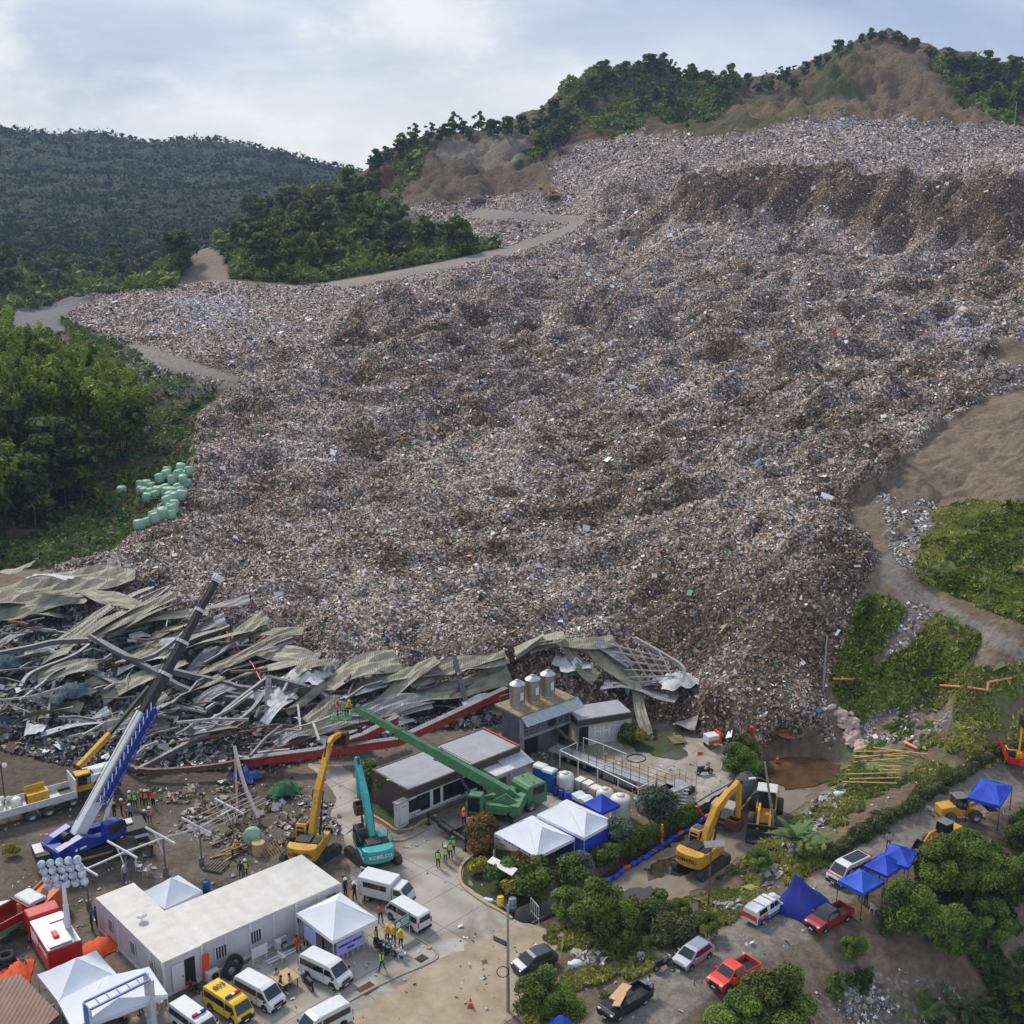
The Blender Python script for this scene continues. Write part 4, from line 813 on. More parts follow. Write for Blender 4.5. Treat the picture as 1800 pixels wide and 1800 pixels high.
def pickup(label, rf, col, z=None, name='pickup_truck', canopy=None, extra=None, roof=None, group=None):
    L0, W2 = 5.2, .92
    loc, rz, s = place2(*rf, L0, z); t = thing(name, label, 'pickup', loc, rz, group, s)
    hw = lambda zz: 1 if zz < 1.1 else 1-.3*(zz-1.1)
    low = [(-2.55,.5),(-2.6,.85),(-2.55,1.08),(1.0,1.08),(1.2,1.14),(2.3,1.02),(2.55,.86),(2.6,.5),(2.5,.34),(1.6,.34),(-2.0,.36)]
    low = [(-.62,.36),(-.62,1.08),(1.0,1.1),(1.2,1.14),(2.2,1.04),(2.52,.88),(2.6,.55),(2.5,.34)]
    b = MB(); b.prism(low, -W2, W2, 0, lambda z: 1)
    b.box((-1.6,-W2+.04,.74), (1.96,.08,.68)); b.box((-1.6,W2-.04,.74), (1.96,.08,.68)); b.box((-2.55,0,.74), (.08,1.84,.68)); b.build('body', col, t, .035)
    b = MB(); b.box((-1.6,0,.62), (1.9,1.68,.06)); b.box((-.6,0,.8), (.04,1.7,.5)); b.build('load_bed', 'black', t)
    cab = [(-.62,1.07),(-.5,1.62),(-.3,1.74),(.55,1.74),(.75,1.68),(1.45,1.10)]
    b = MB(); b.prism(cab, -W2+.03, W2-.03, 0, hw); b.build('cab', roof or col, t, .05)
    b = MB(); front_strip(b, cab, 4, W2-.03, hw); b.build('windshield', 'glass', t)
    b = MB(); front_strip(b, cab, 0, W2-.03, hw); b.build('rear_window', 'glass', t)
    sidewin(t, [[(-.42,1.16),(.2,1.16),(.2,1.62),(-.34,1.62)], [(.27,1.16),(1.2,1.16),(.68,1.62),(.27,1.62)]], hw, W2-.03)
    b = MB(); b.box((2.56,0,.5), (.12,1.5,.26)); b.build('front_bumper', 'black', t); archset(t, (1.6,-1.55), W2, .45)
    for sy in (-1, 1): b = MB(); b.box((0,sy*(W2+.01),.34), (1.7,.12,.05)); b.build('side_step', 'black', t)
    b = MB(); b.box((2.58,0,.76), (.05,1.0,.2)); b.build('grille', 'black', t)
    for sy in (-1, 1):
        b = MB(); b.box((2.42, sy*.72,.86), (.24,.3,.15)); b.build('headlight', 'lamp', t, .03)
        b = MB(); b.box((-2.58, sy*.82,.82), (.05,.14,.36)); b.build('taillight', 'redl', t)
        b = MB(); b.box((1.15, sy*1.04,1.2), (.12,.22,.18)); b.box((1.15, sy*.93,1.16), (.05,.08,.04)); b.build('mirror', col, t)
    b = MB(); b.box((2.63,0,.46), (.02,.42,.13)); b.build('licence_plate', 'white', t)
    for x in (1.6, -1.55):
        for sy in (-1, 1): wheel(t, x, sy*.82, .39, .26)
    if canopy:
        b = MB(); b.prism([(-2.55,1.09),(-2.45,1.62),(-2.2,1.74),(-.64,1.74),(-.64,1.09)], -W2+.02, W2-.02, 0, hw); b.build('bed_canopy', canopy, t, .05)
        sidewin(t, [[(-2.2,1.2),(-.9,1.2),(-.9,1.6),(-2.1,1.6)]], hw, W2-.02, 'canopy_window')
    if extra: extra(t)
    return t
def hatch(label, rf, col, z=None, name='parked_car'):
    L0, W2 = 4.2, .86
    loc, rz, s = place2(*rf, L0, z); t = thing(name, label, 'car', loc, rz, None, s)
    hw = lambda zz: 1 if zz < .95 else 1-.32*(zz-.95)
    prof = [(-2.05,.3),(-2.1,.9),(-1.98,1.02),(-1.62,1.5),(-1.35,1.58),(.2,1.56),(.5,1.48),(1.35,1.0),(1.95,.82),(2.08,.6),(2.05,.3)]
    b = MB(); b.prism(prof, -W2, W2, 0, hw); b.build('body', col, t, .06)
    b = MB(); front_strip(b, prof, 6, W2, hw); b.build('windshield', 'glass', t); b = MB(); front_strip(b, prof, 2, W2, hw, inset=.2); b.build('rear_window', 'glass', t)
    sidewin(t, [[(-1.6,1.04),(-.45,1.0),(-.45,1.44),(-1.35,1.44)], [(-.38,1.0),(1.05,1.0),(.4,1.42),(-.38,1.44)]], hw, W2)
    b = MB(); b.box((2.05,0,.42), (.1,1.4,.2)); b.build('front_bumper', 'black', t); archset(t, (1.3,-1.25), W2, .38)
    for sy in (-1, 1):
        b = MB(); b.box((1.9, sy*.66,.72), (.26,.28,.12)); b.build('headlight', 'lamp', t, .03)
        b = MB(); b.box((-2.06, sy*.72,.92), (.08,.2,.2)); b.build('taillight', 'redl', t)
        b = MB(); b.box((.85, sy*.98,1.05), (.12,.2,.14)); b.build('mirror', col, t)
    for x in (1.3, -1.25):
        for sy in (-1, 1): wheel(t, x, sy*.76, .32, .22)
    return t
def stadium(L, h, n=6):
    r = h/2; return [(L/2-r+r*math.cos(a), r+r*math.sin(a)) for a in [-math.pi/2+math.pi*q/n for q in range(n+1)]]+[(-L/2+r+r*math.cos(a), r+r*math.sin(a)) for a in [math.pi/2+math.pi*q/n for q in range(n+1)]]
def arm(b, pts, w, m=0):      # boxed boom through (x,z,h) points in the plane y=0
    n = len(pts); up = []; dn = []
    for k, (x, z, h) in enumerate(pts):
        a = pts[max(0, k-1)]; c = pts[min(n-1, k+1)]; d = Vector((c[0]-a[0], c[1]-a[1])).normalized(); nx, nz = -d.y, d.x
        up.append((x+nx*h/2, z+nz*h/2)); dn.append((x-nx*h/2, z-nz*h/2))
    for k in range(n-1): b.prism([dn[k], dn[k+1], up[k+1], up[k]], -w/2, w/2, m)
def excavator(label, px, py, head, trackhead, col, boom, stick, bucket, z=0, s=1.0, text=None, txtm='txtd', cabcol=None):
    loc = at(px, py, z); t = thing('excavator', label, 'excavator', loc, head, None, s); th = trackhead-head
    X = Matrix.Rotation(th, 4, 'Z')
    for sy in (-1, 1):
        b = MB(); b.X = X; poly = stadium(4.3, .85); b.prism(poly, sy*1.25-.28, sy*1.25+.28)
        for q in range(15): b.box((-1.9+q*.27, sy*1.25, .87), (.1,.6,.05)); b.box((-1.9+q*.27, sy*1.25, 0.01), (.1,.6,.05))
        b.build('track', 'tyred', t)
    b = MB(); b.X = X; b.box((0,0,.6), (2.2,2.0,.45)); b.build('undercarriage', 'dark', t); b = MB(); b.cyl((0,0,.8), (0,0,1.1), .65, n=16); b.build('slew_ring', 'dark', t)
    b = MB(); b.prism([(-1.9,1.1),(1.5,1.1),(1.5,1.45),(-1.9,1.45)], -1.3, 1.3); b.box((-.6,-.85,1.75), (1.9,.85,.6)); b.box((-.6,.2,1.8), (1.7,1.1,.65)); b.box((.95,-.95,1.62), (1.0,.6,.36)); b.build('house', col, t, .04)
    b = MB(); n = 8; pl = [(-1.35,-1.3)]+[(-1.9-.55*math.cos(a), -1.25*math.sin(a)) for a in [math.pi/2-math.pi*q/n for q in range(n+1)]]+[(-1.35,1.3)]
    b.slab([(x, y, 2.15) for x, y in pl], 1.1); b.build('counterweight', col, t, .05)
    b = MB(); b.box((-.7,.15,2.2), (1.4,1.3,.14), top=.9); b.box((-.7,-.85,2.1), (1.0,.6,.08)); b.build('engine_cover', 'black', t, .03)
    b = MB(); b.prism([(.05,1.2),(1.5,1.2),(1.62,1.7),(1.35,2.85),(.2,2.92),(.0,2.5)], .38, 1.28); cb = b.build('cab', cabcol or col, t, .05)
    b = MB(); b.panel([(1.66,.5,1.75),(1.66,1.16,1.75),(1.41,1.16,2.75),(1.41,.5,2.75)], .02); b.panel([(.2,1.3,1.75),(1.4,1.3,1.75),(1.22,1.3,2.7),(.25,1.3,2.7)], .015); b.panel([(.2,.36,1.75),(1.4,.36,1.75),(1.22,.36,2.7),(.25,.36,2.7)], .015)
    b.panel([(-.03,.5,1.9),(-.03,1.16,1.9),(.07,1.16,2.7),(.07,.5,2.7)], .03); b.panel([(.4,.5,2.94),(1.2,.5,2.90),(1.2,1.16,2.90),(.4,1.16,2.94)], .015)
    g = b.build('cab_glass', 'glass', cb)
    b = MB(); b.tube([(-1.7,-1.25,2.15),(-1.7,-1.25,2.7),(-.2,-1.25,2.7),(-.2,-1.25,2.0)], .025, 4); b.tube([(-1.2,1.25,2.1),(-1.2,1.25,2.55),(-.1,1.25,2.55)], .025, 4); b.build('handrail', 'dark', t)
    b = MB(); arm(b, boom, .5); bo = b.build('boom', col, t, .02)
    b = MB(); arm(b, stick, .36); st = b.build('stick', col, t, .02)
    e = boom[len(boom)//2]; f = stick[0]; m1 = boom[-2]
    for y in (-.45,.45): b = MB(); b.cyl((.9,y,1.3), (.9+(e[0]-.9)*.55,y,1.3+(e[1]-1.3)*.55), .1, n=8); b.cyl((.9+(e[0]-.9)*.5,y,1.3+(e[1]-1.3)*.5), (e[0],y,e[1]), .055, n=8); b.build('hydraulic_cylinder', 'dark', bo)
    b = MB(); b.cyl((m1[0],0,m1[1]+.6), ((f[0]+m1[0])/2,0,(f[1]+m1[1])/2+.55), .09, n=8); b.cyl(((f[0]+m1[0])/2,0,(f[1]+m1[1])/2+.55), (f[0],0,f[1]+.5), .05, n=8); b.build('hydraulic_cylinder', 'dark', bo)
    x, zz, a = bucket; b = MB(); c, q = math.cos(a), math.sin(a)
    pl = [(0,0),(.5,.35),(1.05,.1),(1.2,-.5),(.9,-1.0),(.35,-1.15),(.3,-1.0),(.75,-.85),(1.0,-.45),(.9,0),(.5,.2),(.05,-.15)]
    b.prism([(x+c*u-q*v, zz+q*u+c*v) for u, v in pl], -.55, .55)
    for sy in (-.56, .56): b.panel([(x+c*u-q*v, sy, zz+q*u+c*v) for u, v in [(0,0),(.5,.35),(1.05,.1),(1.2,-.5),(.9,-1.0),(.35,-1.15)]], .02)
    b.build('bucket', 'rust', st)
    if text: textmesh(text, .42, txtm, t, (-2.47,0,1.65), (0,-1,0), (0,0,1))
    return t
def lorry_cab(b_mat, t, x0, W2=1.15, h=2.6, z0=.75, name='cab'):
    prof = [(x0,z0),(x0,h-.1),(x0+.15,h),(x0+1.35,h),(x0+1.6,h-.12),(x0+1.85,1.7),(x0+1.9,z0)]
    b = MB(); b.prism(prof, -W2, W2); c = b.build(name, b_mat, t, .05)
    b = MB(); front_strip(b, prof, 4, W2, lambda z: 1); b.build('windshield', 'glassb', c)
    b = MB(); sidepoly(b, [(x0+.5,1.6),(x0+1.6,1.6),(x0+1.4,2.3),(x0+.5,2.3)], lambda z: 1, W2); b.build('door_window', 'glass', c)
    b = MB(); b.box((x0+1.92,0,z0+.05), (.14,2*W2-.1,.3)); b.box((x0+1.9,0,1.3), (.06,1.3,.3)); b.build('front_bumper', 'dark', c)
    for sy in (-1, 1):
        b = MB(); b.box((x0+1.92, sy*.85, 1.05), (.1,.35,.2)); b.build('headlight', 'lamp', c)
        b = MB(); b.box((x0+1.75, sy*(W2+.2), 2.0), (.08,.16,.4)); b.cyl((x0+1.7, sy*W2, 2.15), (x0+1.75, sy*(W2+.18), 2.15), .02, n=4); b.build('mirror', 'black', c)
    return c
def tent(label, corners, ze, zp, roofm, legm='whiteg', vm=None, walls=None, group=None, name='canopy_tent', ridge=0.0, legs=(0, 1, 2, 3), zg=0.0):
    P = [at(x, y, ze+zg) for x, y in corners]                 # left, front, right, back
    c = (P[0]+P[1]+P[2]+P[3])/4; ax = ((P[1]-P[0])+(P[2]-P[3]))/2; ay = ((P[2]-P[1])+(P[3]-P[0]))/2
    rz = math.atan2(ax.y, ax.x); a = ax.length/2; q = ay.length/2
    t = thing(name, label, 'tent', (c.x, c.y, zg), rz, group)
    e = [(-a,-q,ze),(a,-q,ze),(a,q,ze),(-a,q,ze)]; rr = ridge*a; tp = [(-rr,0,zp),(rr,0,zp)]; N_ = 8
    b = MB()
    def sag(p0, p1, p2, f=.10):      # triangular facet with sagging cloth
        n = 6; rows = []
        for i in range(n+1):
            row = []
            for j in range(n+1-i):
                u, v = i/n, j/n; w_ = 1-u-v; p = Vector(p0)*w_+Vector(p1)*v+Vector(p2)*u; d = 27*u*v*w_
                p.z -= f*(d+2.4*v*w_*(1-u)+1.4*u*(v+w_)); p.z += .02*math.sin(9*u+7*v*3+p.x*3); row.append(p)
            rows.append(row)
        vs = []; ix = {}; fs = []
        for i, row in enumerate(rows):
            for j, p in enumerate(row): ix[i, j] = len(vs); vs.append(p)
        for i in range(n):
            for j in range(n-i):
                fs.append((ix[i, j], ix[i, j+1], ix[i+1, j]))
                if j < n-i-1: fs.append((ix[i, j+1], ix[i+1, j+1], ix[i+1, j]))
        b.add(vs, fs, 0, True)
    if ridge == 0:
        for k in range(4): sag(e[k], e[(k+1) % 4], tp[0])
    else:
        sag(e[3], e[0], tp[0]); sag(e[1], e[2], tp[1]); sag(e[0], e[1], tp[0]); sag(e[1], tp[1], tp[0], .03); sag(e[2], e[3], tp[1]); sag(e[3], tp[0], tp[1], .03)
    b.build('roof_cloth', roofm, t)
    b = MB(); vh = .28
    for k in range(4):
        p, r_ = Vector(e[k]), Vector(e[(k+1) % 4]); b.panel([p, r_, r_-Vector((0,0,vh)), p-Vector((0,0,vh))], .008)
    b.build('valance', vm or roofm, t)
    for k in legs:
        b = MB(); b.cyl((e[k][0]*.985, e[k][1]*.985, 0), (e[k][0]*.985, e[k][1]*.985, ze-.1), .035, n=6); b.box((e[k][0]*.985, e[k][1]*.985, .01), (.2,.2,.02)); b.build('leg', legm, t)
    b = MB()
    for k in range(4):
        p, r_ = Vector(e[k])*.985, Vector(e[(k+1) % 4])*.985; p.z = r_.z = ze-.06; m_ = (p+r_)/2; m_.z -= .3; b.cyl(p, m_, .02, n=4); b.cyl(m_, r_, .02, n=4)
    b.build('truss', legm, t)
    for k, wm, z0 in walls or []:
        p, r_ = Vector(e[k])*.99, Vector(e[(k+1) % 4])*.99; n = 14; vs = []; fs = []; nr = (r_-p).cross(Vector((0,0,1))).normalized()
        for i in range(n+1):
            w_ = p+(r_-p)*i/n+nr*.05*math.sin(i*1.9); vs += [(w_.x, w_.y, ze-.25), (w_.x*1.0+nr.x*.05*math.sin(i*2.3), w_.y+nr.y*.05*math.sin(i*2.3), z0)]
        fs = [(2*i, 2*i+2, 2*i+3, 2*i+1) for i in range(n)]; b = MB(); b.add(vs, fs, 0, True); b.build('side_wall', wm, t)
    return t, a, q
# people -------------------------------------------------------------------------------
_body = {}
def body_mesh(pose):
    if pose in _body: return _body[pose]
    V = []; E = []; Rd = []
    def v(p, r, par=None):
        V.append(p); Rd.append(r)
        if par is not None: E.append((par, len(V)-1))
        return len(V)-1
    sit = pose in ('sit', 'squat'); hz = .48 if pose == 'sit' else (.28 if pose == 'squat' else .93); lean = .12 if sit else (.25 if pose == 'bend' else .02)
    pel = v((0,0,hz), .125); wa = v((lean*.4,0,hz+.17), .115, pel); ch = v((lean,0,hz+.36), .135, wa); nk = v((lean*1.25,0,hz+.53), .055, ch); hd = v((lean*1.3+.02,0,hz+.63), .085, nk); tp = v((lean*1.3+.01,0,hz+.72), .08, hd)
    v((lean*1.3+.115,0,hz+.64), .014, hd)
    for s in (-1, 1):
        sh = v((lean,s*.18,hz+.45), .055, ch)
        if pose == 'arm' and s == 1: el = v((lean+.08,s*.3,hz+.62), .042, sh); wr = v((lean+.1,s*.27,hz+.87), .03, el); d = Vector((.1,0,1))
        elif pose in ('work', 'sit', 'bend'): el = v((lean+.03,s*.26,hz+.2), .042, sh); wr = v((lean+.25,s*.17,hz+.22), .03, el); d = Vector((1,-s*.2,0))
        else: el = v((lean-.02,s*.25,hz+.2), .042, sh); wr = v((lean+.07,s*.25,hz-.03), .03, el); d = Vector((.2,0,-1))
        d.normalize(); w0 = Vector(V[wr]); pm = v(tuple(w0+d*.07), .034, wr); side = Vector((1, 0, 0)) if abs(d.z) > .5 else Vector((0, 0, 1))
        for q, ln in enumerate((.075,.09,.095,.08)):
            k1 = w0+d*.1+side*(q-1.5)*.02; a1 = v(tuple(k1+d*ln*.4), .009, pm); v(tuple(k1+d*ln*.9+Vector((0,-s*.02,0))), .008, a1)
        a1 = v(tuple(w0+d*.06+side*.05), .011, pm); v(tuple(w0+d*.1+side*.07), .009, a1)
    for s in (-1, 1):
        if sit:
            hp = v((.02,s*.09,hz-.02), .085, pel); kn = v((.42,s*.13,hz+.02 if pose == 'sit' else hz+.2), .06, hp); an = v((.42 if pose == 'sit' else .25,s*.13,.09), .045, kn)
        else:
            st = {'walk': .22*s, 'stand': .02, 'arm': .03*s, 'work': .08*s, 'bend': .05*s}.get(pose, 0)
            hp = v((0,s*.09,hz-.06), .088, pel); kn = v((.03+st*.6,s*.11,.5), .062, hp); an = v((st-.02,s*.12,.09), .043, kn)
        a = Vector(V[an]); v((a.x+.15, a.y*1.05, .04), .042, an)
    me = bpy.data.meshes.new('person_skeleton'); me.from_pydata(V, E, []); o = bpy.data.objects.new('person_tmp', me); C.objects.link(o)
    mo = o.modifiers.new('s', 'SKIN'); sv = me.skin_vertices[0].data
    for k, r in enumerate(Rd): sv[k].radius = (r, r)
    sv[0].use_root = True; su = o.modifiers.new('u', 'SUBSURF'); su.levels = 1; su.render_levels = 1
    dg = bpy.context.evaluated_depsgraph_get(); m2 = bpy.data.meshes.new_from_object(o.evaluated_get(dg)); bpy.data.objects.remove(o); m2.name = 'person_body'
    m2.materials.clear()
    for _ in range(4): m2.materials.append(M['skin'])
    for p in m2.polygons:
        c = p.center; r = math.hypot(c.x-lean, c.y)
        if c.z > hz+.5 and r < .2: k = 0
        elif c.z < .13: k = 3
        elif c.z < hz+.03 and (abs(c.y) < .2) and not (sit and c.x > .6): k = 2
        else: k = 1
        if c.z < .13: k = 3
        w_ = Vector(V[0])
        p.material_index = k; p.use_smooth = True
    # hands are bare
    hands = [Vector(V[k]) for k in range(len(V)) if abs(Rd[k]-.034) < 1e-6]
    for p in m2.polygons:
        if min((p.center-h).length for h in hands) < .1: p.material_index = 0
    _body[pose] = (m2, hz, lean); return _body[pose]
_pm = {}
def person(px, py, label, pose='stand', shirt='shirtd', trou='trou', vest=None, hat='hair', face=None, z=None, group=None, pos=None, s=1.0):
    me, hz, lean = body_mesh(pose)
    loc = pos if pos is not None else (hit(px, py) if z is None else at(px, py, z))
    t = bpy.data.objects.new('person', me); C.objects.link(t); t.location = loc; t.rotation_euler = (0, 0, face if face is not None else rnd.uniform(-3, 3)); t.scale = (s, s, s)
    T(t, label, 'person', group)
    for k, m_ in enumerate(('skin', shirt, trou, 'black')): t.material_slots[k].link = 'OBJECT'; t.material_slots[k].material = M[m_]
    hx, hh = lean*1.3+.01, hz+.66
    key = (hat, round(hx, 3), round(hh, 3))
    if key not in _pm:
        b = MB()
        if hat == 'hair': b.ball((hx-.015,0,hh+.02), (.098,.092,.115), 10, 5, z0=-.2)
        else: b.ball((hx,0,hh+.02), (.14,.125,.125), 12, 5, z0=0.0); b.lathe([(.12,.02),(.165,.015),(.165,.0)], 12, (hx+.02,0,hh))
        o = b.build('hair' if hat == 'hair' else 'helmet', hat, t); _pm[key] = o.data
    else:
        o = bpy.data.objects.new('hair' if hat == 'hair' else 'helmet', _pm[key]); C.objects.link(o); setparent(o, t)
    if vest:
        key = (vest, pose)
        if key not in _pm:
            b = MB(); prof = []
            for zz, rx, ry in ((hz-.02,.15,.175),(hz+.17,.145,.17),(hz+.36,.165,.2),(hz+.47,.12,.2)):
                cx = lean*max(0, min(1, (zz-hz)/.36)); prof.append([(cx+rx*math.cos(a), ry*math.sin(a), zz) for a in [6.2832*q/12 for q in range(12)]])
            vs = [p for r_ in prof for p in r_]; fs = [(j*12+k, j*12+(k+1) % 12, (j+1)*12+(k+1) % 12, (j+1)*12+k) for j in range(3) for k in range(12)]
            b.add(vs, fs, 0, True)
            for zz in (.1, .25):
                b.lathe([(.172,zz+hz),(.174,zz+hz+.05)], 12, (lean*zz/.36,0,0), 1)
            o = b.build('safety_vest', [vest, 'white'], t); _pm[key] = o.data
        else:
            o = bpy.data.objects.new('safety_vest', _pm[key]); C.objects.link(o); setparent(o, t)
    return t
_ch = {}
def chair(px, py, label, rz=None, z=None, group='white plastic chairs', col='white', pos=None):
    loc = pos if pos is not None else (hit(px, py) if z is None else at(px, py, z)); rz = rnd.uniform(0, 6.28) if rz is None else rz
    if col in _ch: return dup(_ch[col], loc, rz, label, group)
    t = thing('plastic_chair', label, 'chair', loc, rz, group); _ch[col] = t
    b = MB(); b.box((0,0,.44), (.46,.46,.04)); b.build('seat', col, t, .015)
    b = MB()
    for y in (-.2,-.1,0,.1,.2): b.box((-.24,y,.68), (.03,.05,.44), ry=-.15)
    b.box((-.27,0,.88), (.03,.46,.07)); b.tube([(-.24,.23,.66),(.1,.24,.66),(.16,.23,.44)], .018, 5); b.tube([(-.24,-.23,.66),(.1,-.24,.66),(.16,-.23,.44)], .018, 5); b.build('backrest', col, t)
    for x in (-.2,.2):
        for y in (-.2,.2): b = MB(); b.cyl((x*1.15,y*1.15,0), (x,y,.43), .025, .03, 5); b.build('leg', col, t)
    return t
def cone(px, py, label, z=None, s=1.0):
    t = thing('traffic_cone', label, 'traffic cone', hit(px, py) if z is None else at(px, py, z), 0, 'orange traffic cones', s)
    b = MB(); b.lathe([(.2,.04),(.15,.3),(.10,.5),(.04,.72),(.0,.72)], 12); b.build('cone_body', 'redb', t); b = MB(); b.lathe([(.143,.32),(.108,.48)], 12); b.build('reflective_band', 'white', t); b = MB(); b.box((0,0,.02), (.44,.44,.04)); b.build('base', 'black', t)
    return t
def motorbike(px, py, rz, label, col='black', z=None):
    t = thing('motorcycle', label, 'motorcycle', hit(px, py) if z is None else at(px, py, z), rz)
    for x in (-.62,.62): wheel(t, x, 0, .29, .11)
    b = MB(); b.prism([(-.55,.35),(-.75,.72),(-.1,.72),(.05,.5),(.4,.75),(.5,.7),(.25,.28)], -.13, .13); b.build('frame_body', col, t, .04)
    b = MB(); b.box((-.35,0,.8), (.75,.26,.1)); b.build('seat', 'black', t, .03)
    b = MB(); b.tube([(.62,.06,.3),(.45,.06,.95)], .025, 5); b.tube([(.62,-.06,.3),(.45,-.06,.95)], .025, 5); b.tube([(.35,-.35,1.02),(.45,0,.98),(.35,.35,1.02)], .02, 5); b.build('handlebar', 'steel', t)
    b = MB(); b.ball((.56,0,.85), .1, 8, 4); b.build('headlight', 'lamp', t)
    return t
# ------------------------------------------------------------------ paving, kerbs, canal, water
def paving_mat(nm, col, col2, joint=4.5, rot=.7):
    m = mat(nm, col, .9, var2=col2, scale=.35, bump=.25); N = m.node_tree.nodes; L = m.node_tree.links; p = N['Principled BSDF']
    tc = N.new('ShaderNodeTexCoord'); mp = N.new('ShaderNodeMapping'); mp.inputs['Rotation'].default_value = (0,0,rot); L.new(tc.outputs['Object'], mp.inputs['Vector'])
    br = N.new('ShaderNodeTexBrick'); br.offset = 0; br.inputs['Scale'].default_value = 1; br.inputs['Brick Width'].default_value = joint; br.inputs['Row Height'].default_value = joint*.75; br.inputs['Mortar Size'].default_value = .035
    br.inputs['Color1'].default_value = (1,1,1,1); br.inputs['Color2'].default_value = (.86,.86,.86,1); br.inputs['Mortar'].default_value = (.45,.43,.4,1); L.new(mp.outputs[0], br.inputs['Vector'])
    n2 = N.new('ShaderNodeTexNoise'); n2.inputs['Scale'].default_value = .16; n2.inputs['Detail'].default_value = 7; n2.inputs['Distortion'].default_value = 1.2; L.new(tc.outputs['Object'], n2.inputs['Vector'])
    r2 = N.new('ShaderNodeValToRGB'); r2.color_ramp.elements[0].position = .38; r2.color_ramp.elements[0].color = (.62,.56,.48,1); r2.color_ramp.elements[1].position = .58; r2.color_ramp.elements[1].color = (1,1,1,1); L.new(n2.outputs['Fac'], r2.inputs['Fac'])
    src = p.inputs['Base Color'].links[0].from_socket
    for o in (br.outputs['Color'], r2.outputs['Color']):
        mx = N.new('ShaderNodeMix'); mx.data_type = 'RGBA'; mx.blend_type = 'MULTIPLY'; mx.inputs['Factor'].default_value = 1; L.new(src, mx.inputs['A']); L.new(o, mx.inputs['B']); src = mx.outputs['Result']
    L.new(src, p.inputs['Base Color']); return m
GA = math.atan2(*(lambda d: (d.y, d.x))(at(917,1330)-at(712,1430)))        # the yard's long direction
def sheet(name, pts, z, m, kind='structure', label=None, jag=0, seed=0):
    P = [at(x, y, z) for x, y in pts]; rg = random.Random(seed); Q = []
    for a, b_ in zip(P, P[1:]+P[:1]):
        n = max(1, int((b_-a).length/.6)) if jag else 1
        for k in range(n):
            p = a+(b_-a)*k/n
            if jag: p = p+Vector((rg.uniform(-jag, jag), rg.uniform(-jag, jag), 0))
            Q.append(p)
    b = MB(); area_ = sum(Q[k].x*Q[(k+1) % len(Q)].y-Q[(k+1) % len(Q)].x*Q[k].y for k in range(len(Q)))
    if area_ < 0: Q.reverse()
    b.add(Q, [tuple(range(len(Q)))]); o = b.build(name, m)
    if kind: o['kind'] = kind
    if label: o['label'] = label
    return o
PV1 = paving_mat('yard_concrete', (.43,.40,.36), (.33,.30,.265), 4.6, -GA); PV2 = paving_mat('yard_concrete_pale', (.45,.42,.37), (.34,.31,.27), 5.5, -GA); PVD = mat('muddy_road', (.40,.33,.24), .9, var2=(.27,.205,.135), scale=.5, bump=.5)
sheet('yard_pavement', [(605,1470),(650,1440),(700,1468),(780,1436),(860,1440),(960,1385),(1010,1400),(1000,1450),(920,1500),(850,1500),(812,1550),(880,1600),(905,1618),(995,1640),(960,1700),(900,1790),(820,1850),(160,1880),(230,1790),(330,1760),(420,1700),(600,1600),(620,1560)], .02, PV1, jag=.12, seed=3)
sheet('dirt_road', [(545,1850),(640,1775),(760,1690),(800,1672),(900,1625),(995,1640),(960,1700),(900,1790),(830,1860)], .035, PVD, jag=.35, seed=4)
sheet('upper_pavement', [(985,1345),(1060,1296),(1160,1284),(1215,1296),(1262,1302),(1325,1340),(1318,1358),(1258,1400),(1190,1442),(1120,1402)], .024, PV2, jag=.12, seed=5)
sheet('garden_lawn', [(652,1432),(690,1456),(718,1450),(745,1428),(720,1395),(655,1365),(640,1385)], .03, mat('lawn', (.06,.08,.025), .95, var2=(.03,.04,.015), bump=.6, scale=3), jag=.1)
sheet('lawn_strip', [(1095,1300),(1150,1280),(1205,1292),(1200,1325),(1170,1335),(1120,1320)], .034, _m['lawn'], jag=.3, seed=8)
sheet('side_lane', [(540,1342),(600,1345),(640,1385),(652,1432),(605,1470),(575,1450),(590,1400)], .018, PV1, jag=.2)
sheet('planting_bed', [(812,1550),(815,1515),(860,1490),(930,1500),(960,1560),(930,1588),(885,1600)], .03, mat('bed_soil', (.07,.065,.03), .95, var2=(.03,.04,.012), bump=.6, scale=3), jag=.1)
def kerb(label, pts, m='curb', h=.16, w_=.22, z=0):
    P = [at(x, y, z) for x, y in pts]; b = MB()
    Q = []
    for k in range(len(P)-1):
        for q in range(4):
            t = q/4; p0 = P[max(0, k-1)]; p1 = P[k]; p2 = P[k+1]; p3 = P[min(len(P)-1, k+2)]
            Q.append(.5*((2*p1)+(p2-p0)*t+(2*p0-5*p1+4*p2-p3)*t*t+(3*p1-p0-3*p2+p3)*t**3))
    Q.append(P[-1])
    for a, c in zip(Q[:-1], Q[1:]): b.beam(a+Vector((0,0,h/2-.03)), c+Vector((0,0,h/2-.03)), w_, h+.06)
    o = b.build('kerb', m); T(o, label, 'kerb'); return o
kerb('faded yellow kerb around the lawn of the white walled building', [(650,1432),(675,1446),(695,1460),(712,1460),(728,1456),(745,1444),(768,1434)])
kerb('worn pale kerb in front of the yellow lawn kerb', [(655,1461),(675,1473),(690,1479),(712,1477),(732,1468),(746,1461)])
kerb('yellow kerb curving round the planting bed by the canal', [(832,1505),(815,1518),(808,1535),(812,1556),(830,1573),(855,1590),(880,1603),(900,1616)])
kerb('grey kerb edging the concrete apron beside the muddy road', [(560,1790),(640,1746),(700,1716),(748,1696),(768,1684),(762,1668),(735,1650)], 'conc', .1)
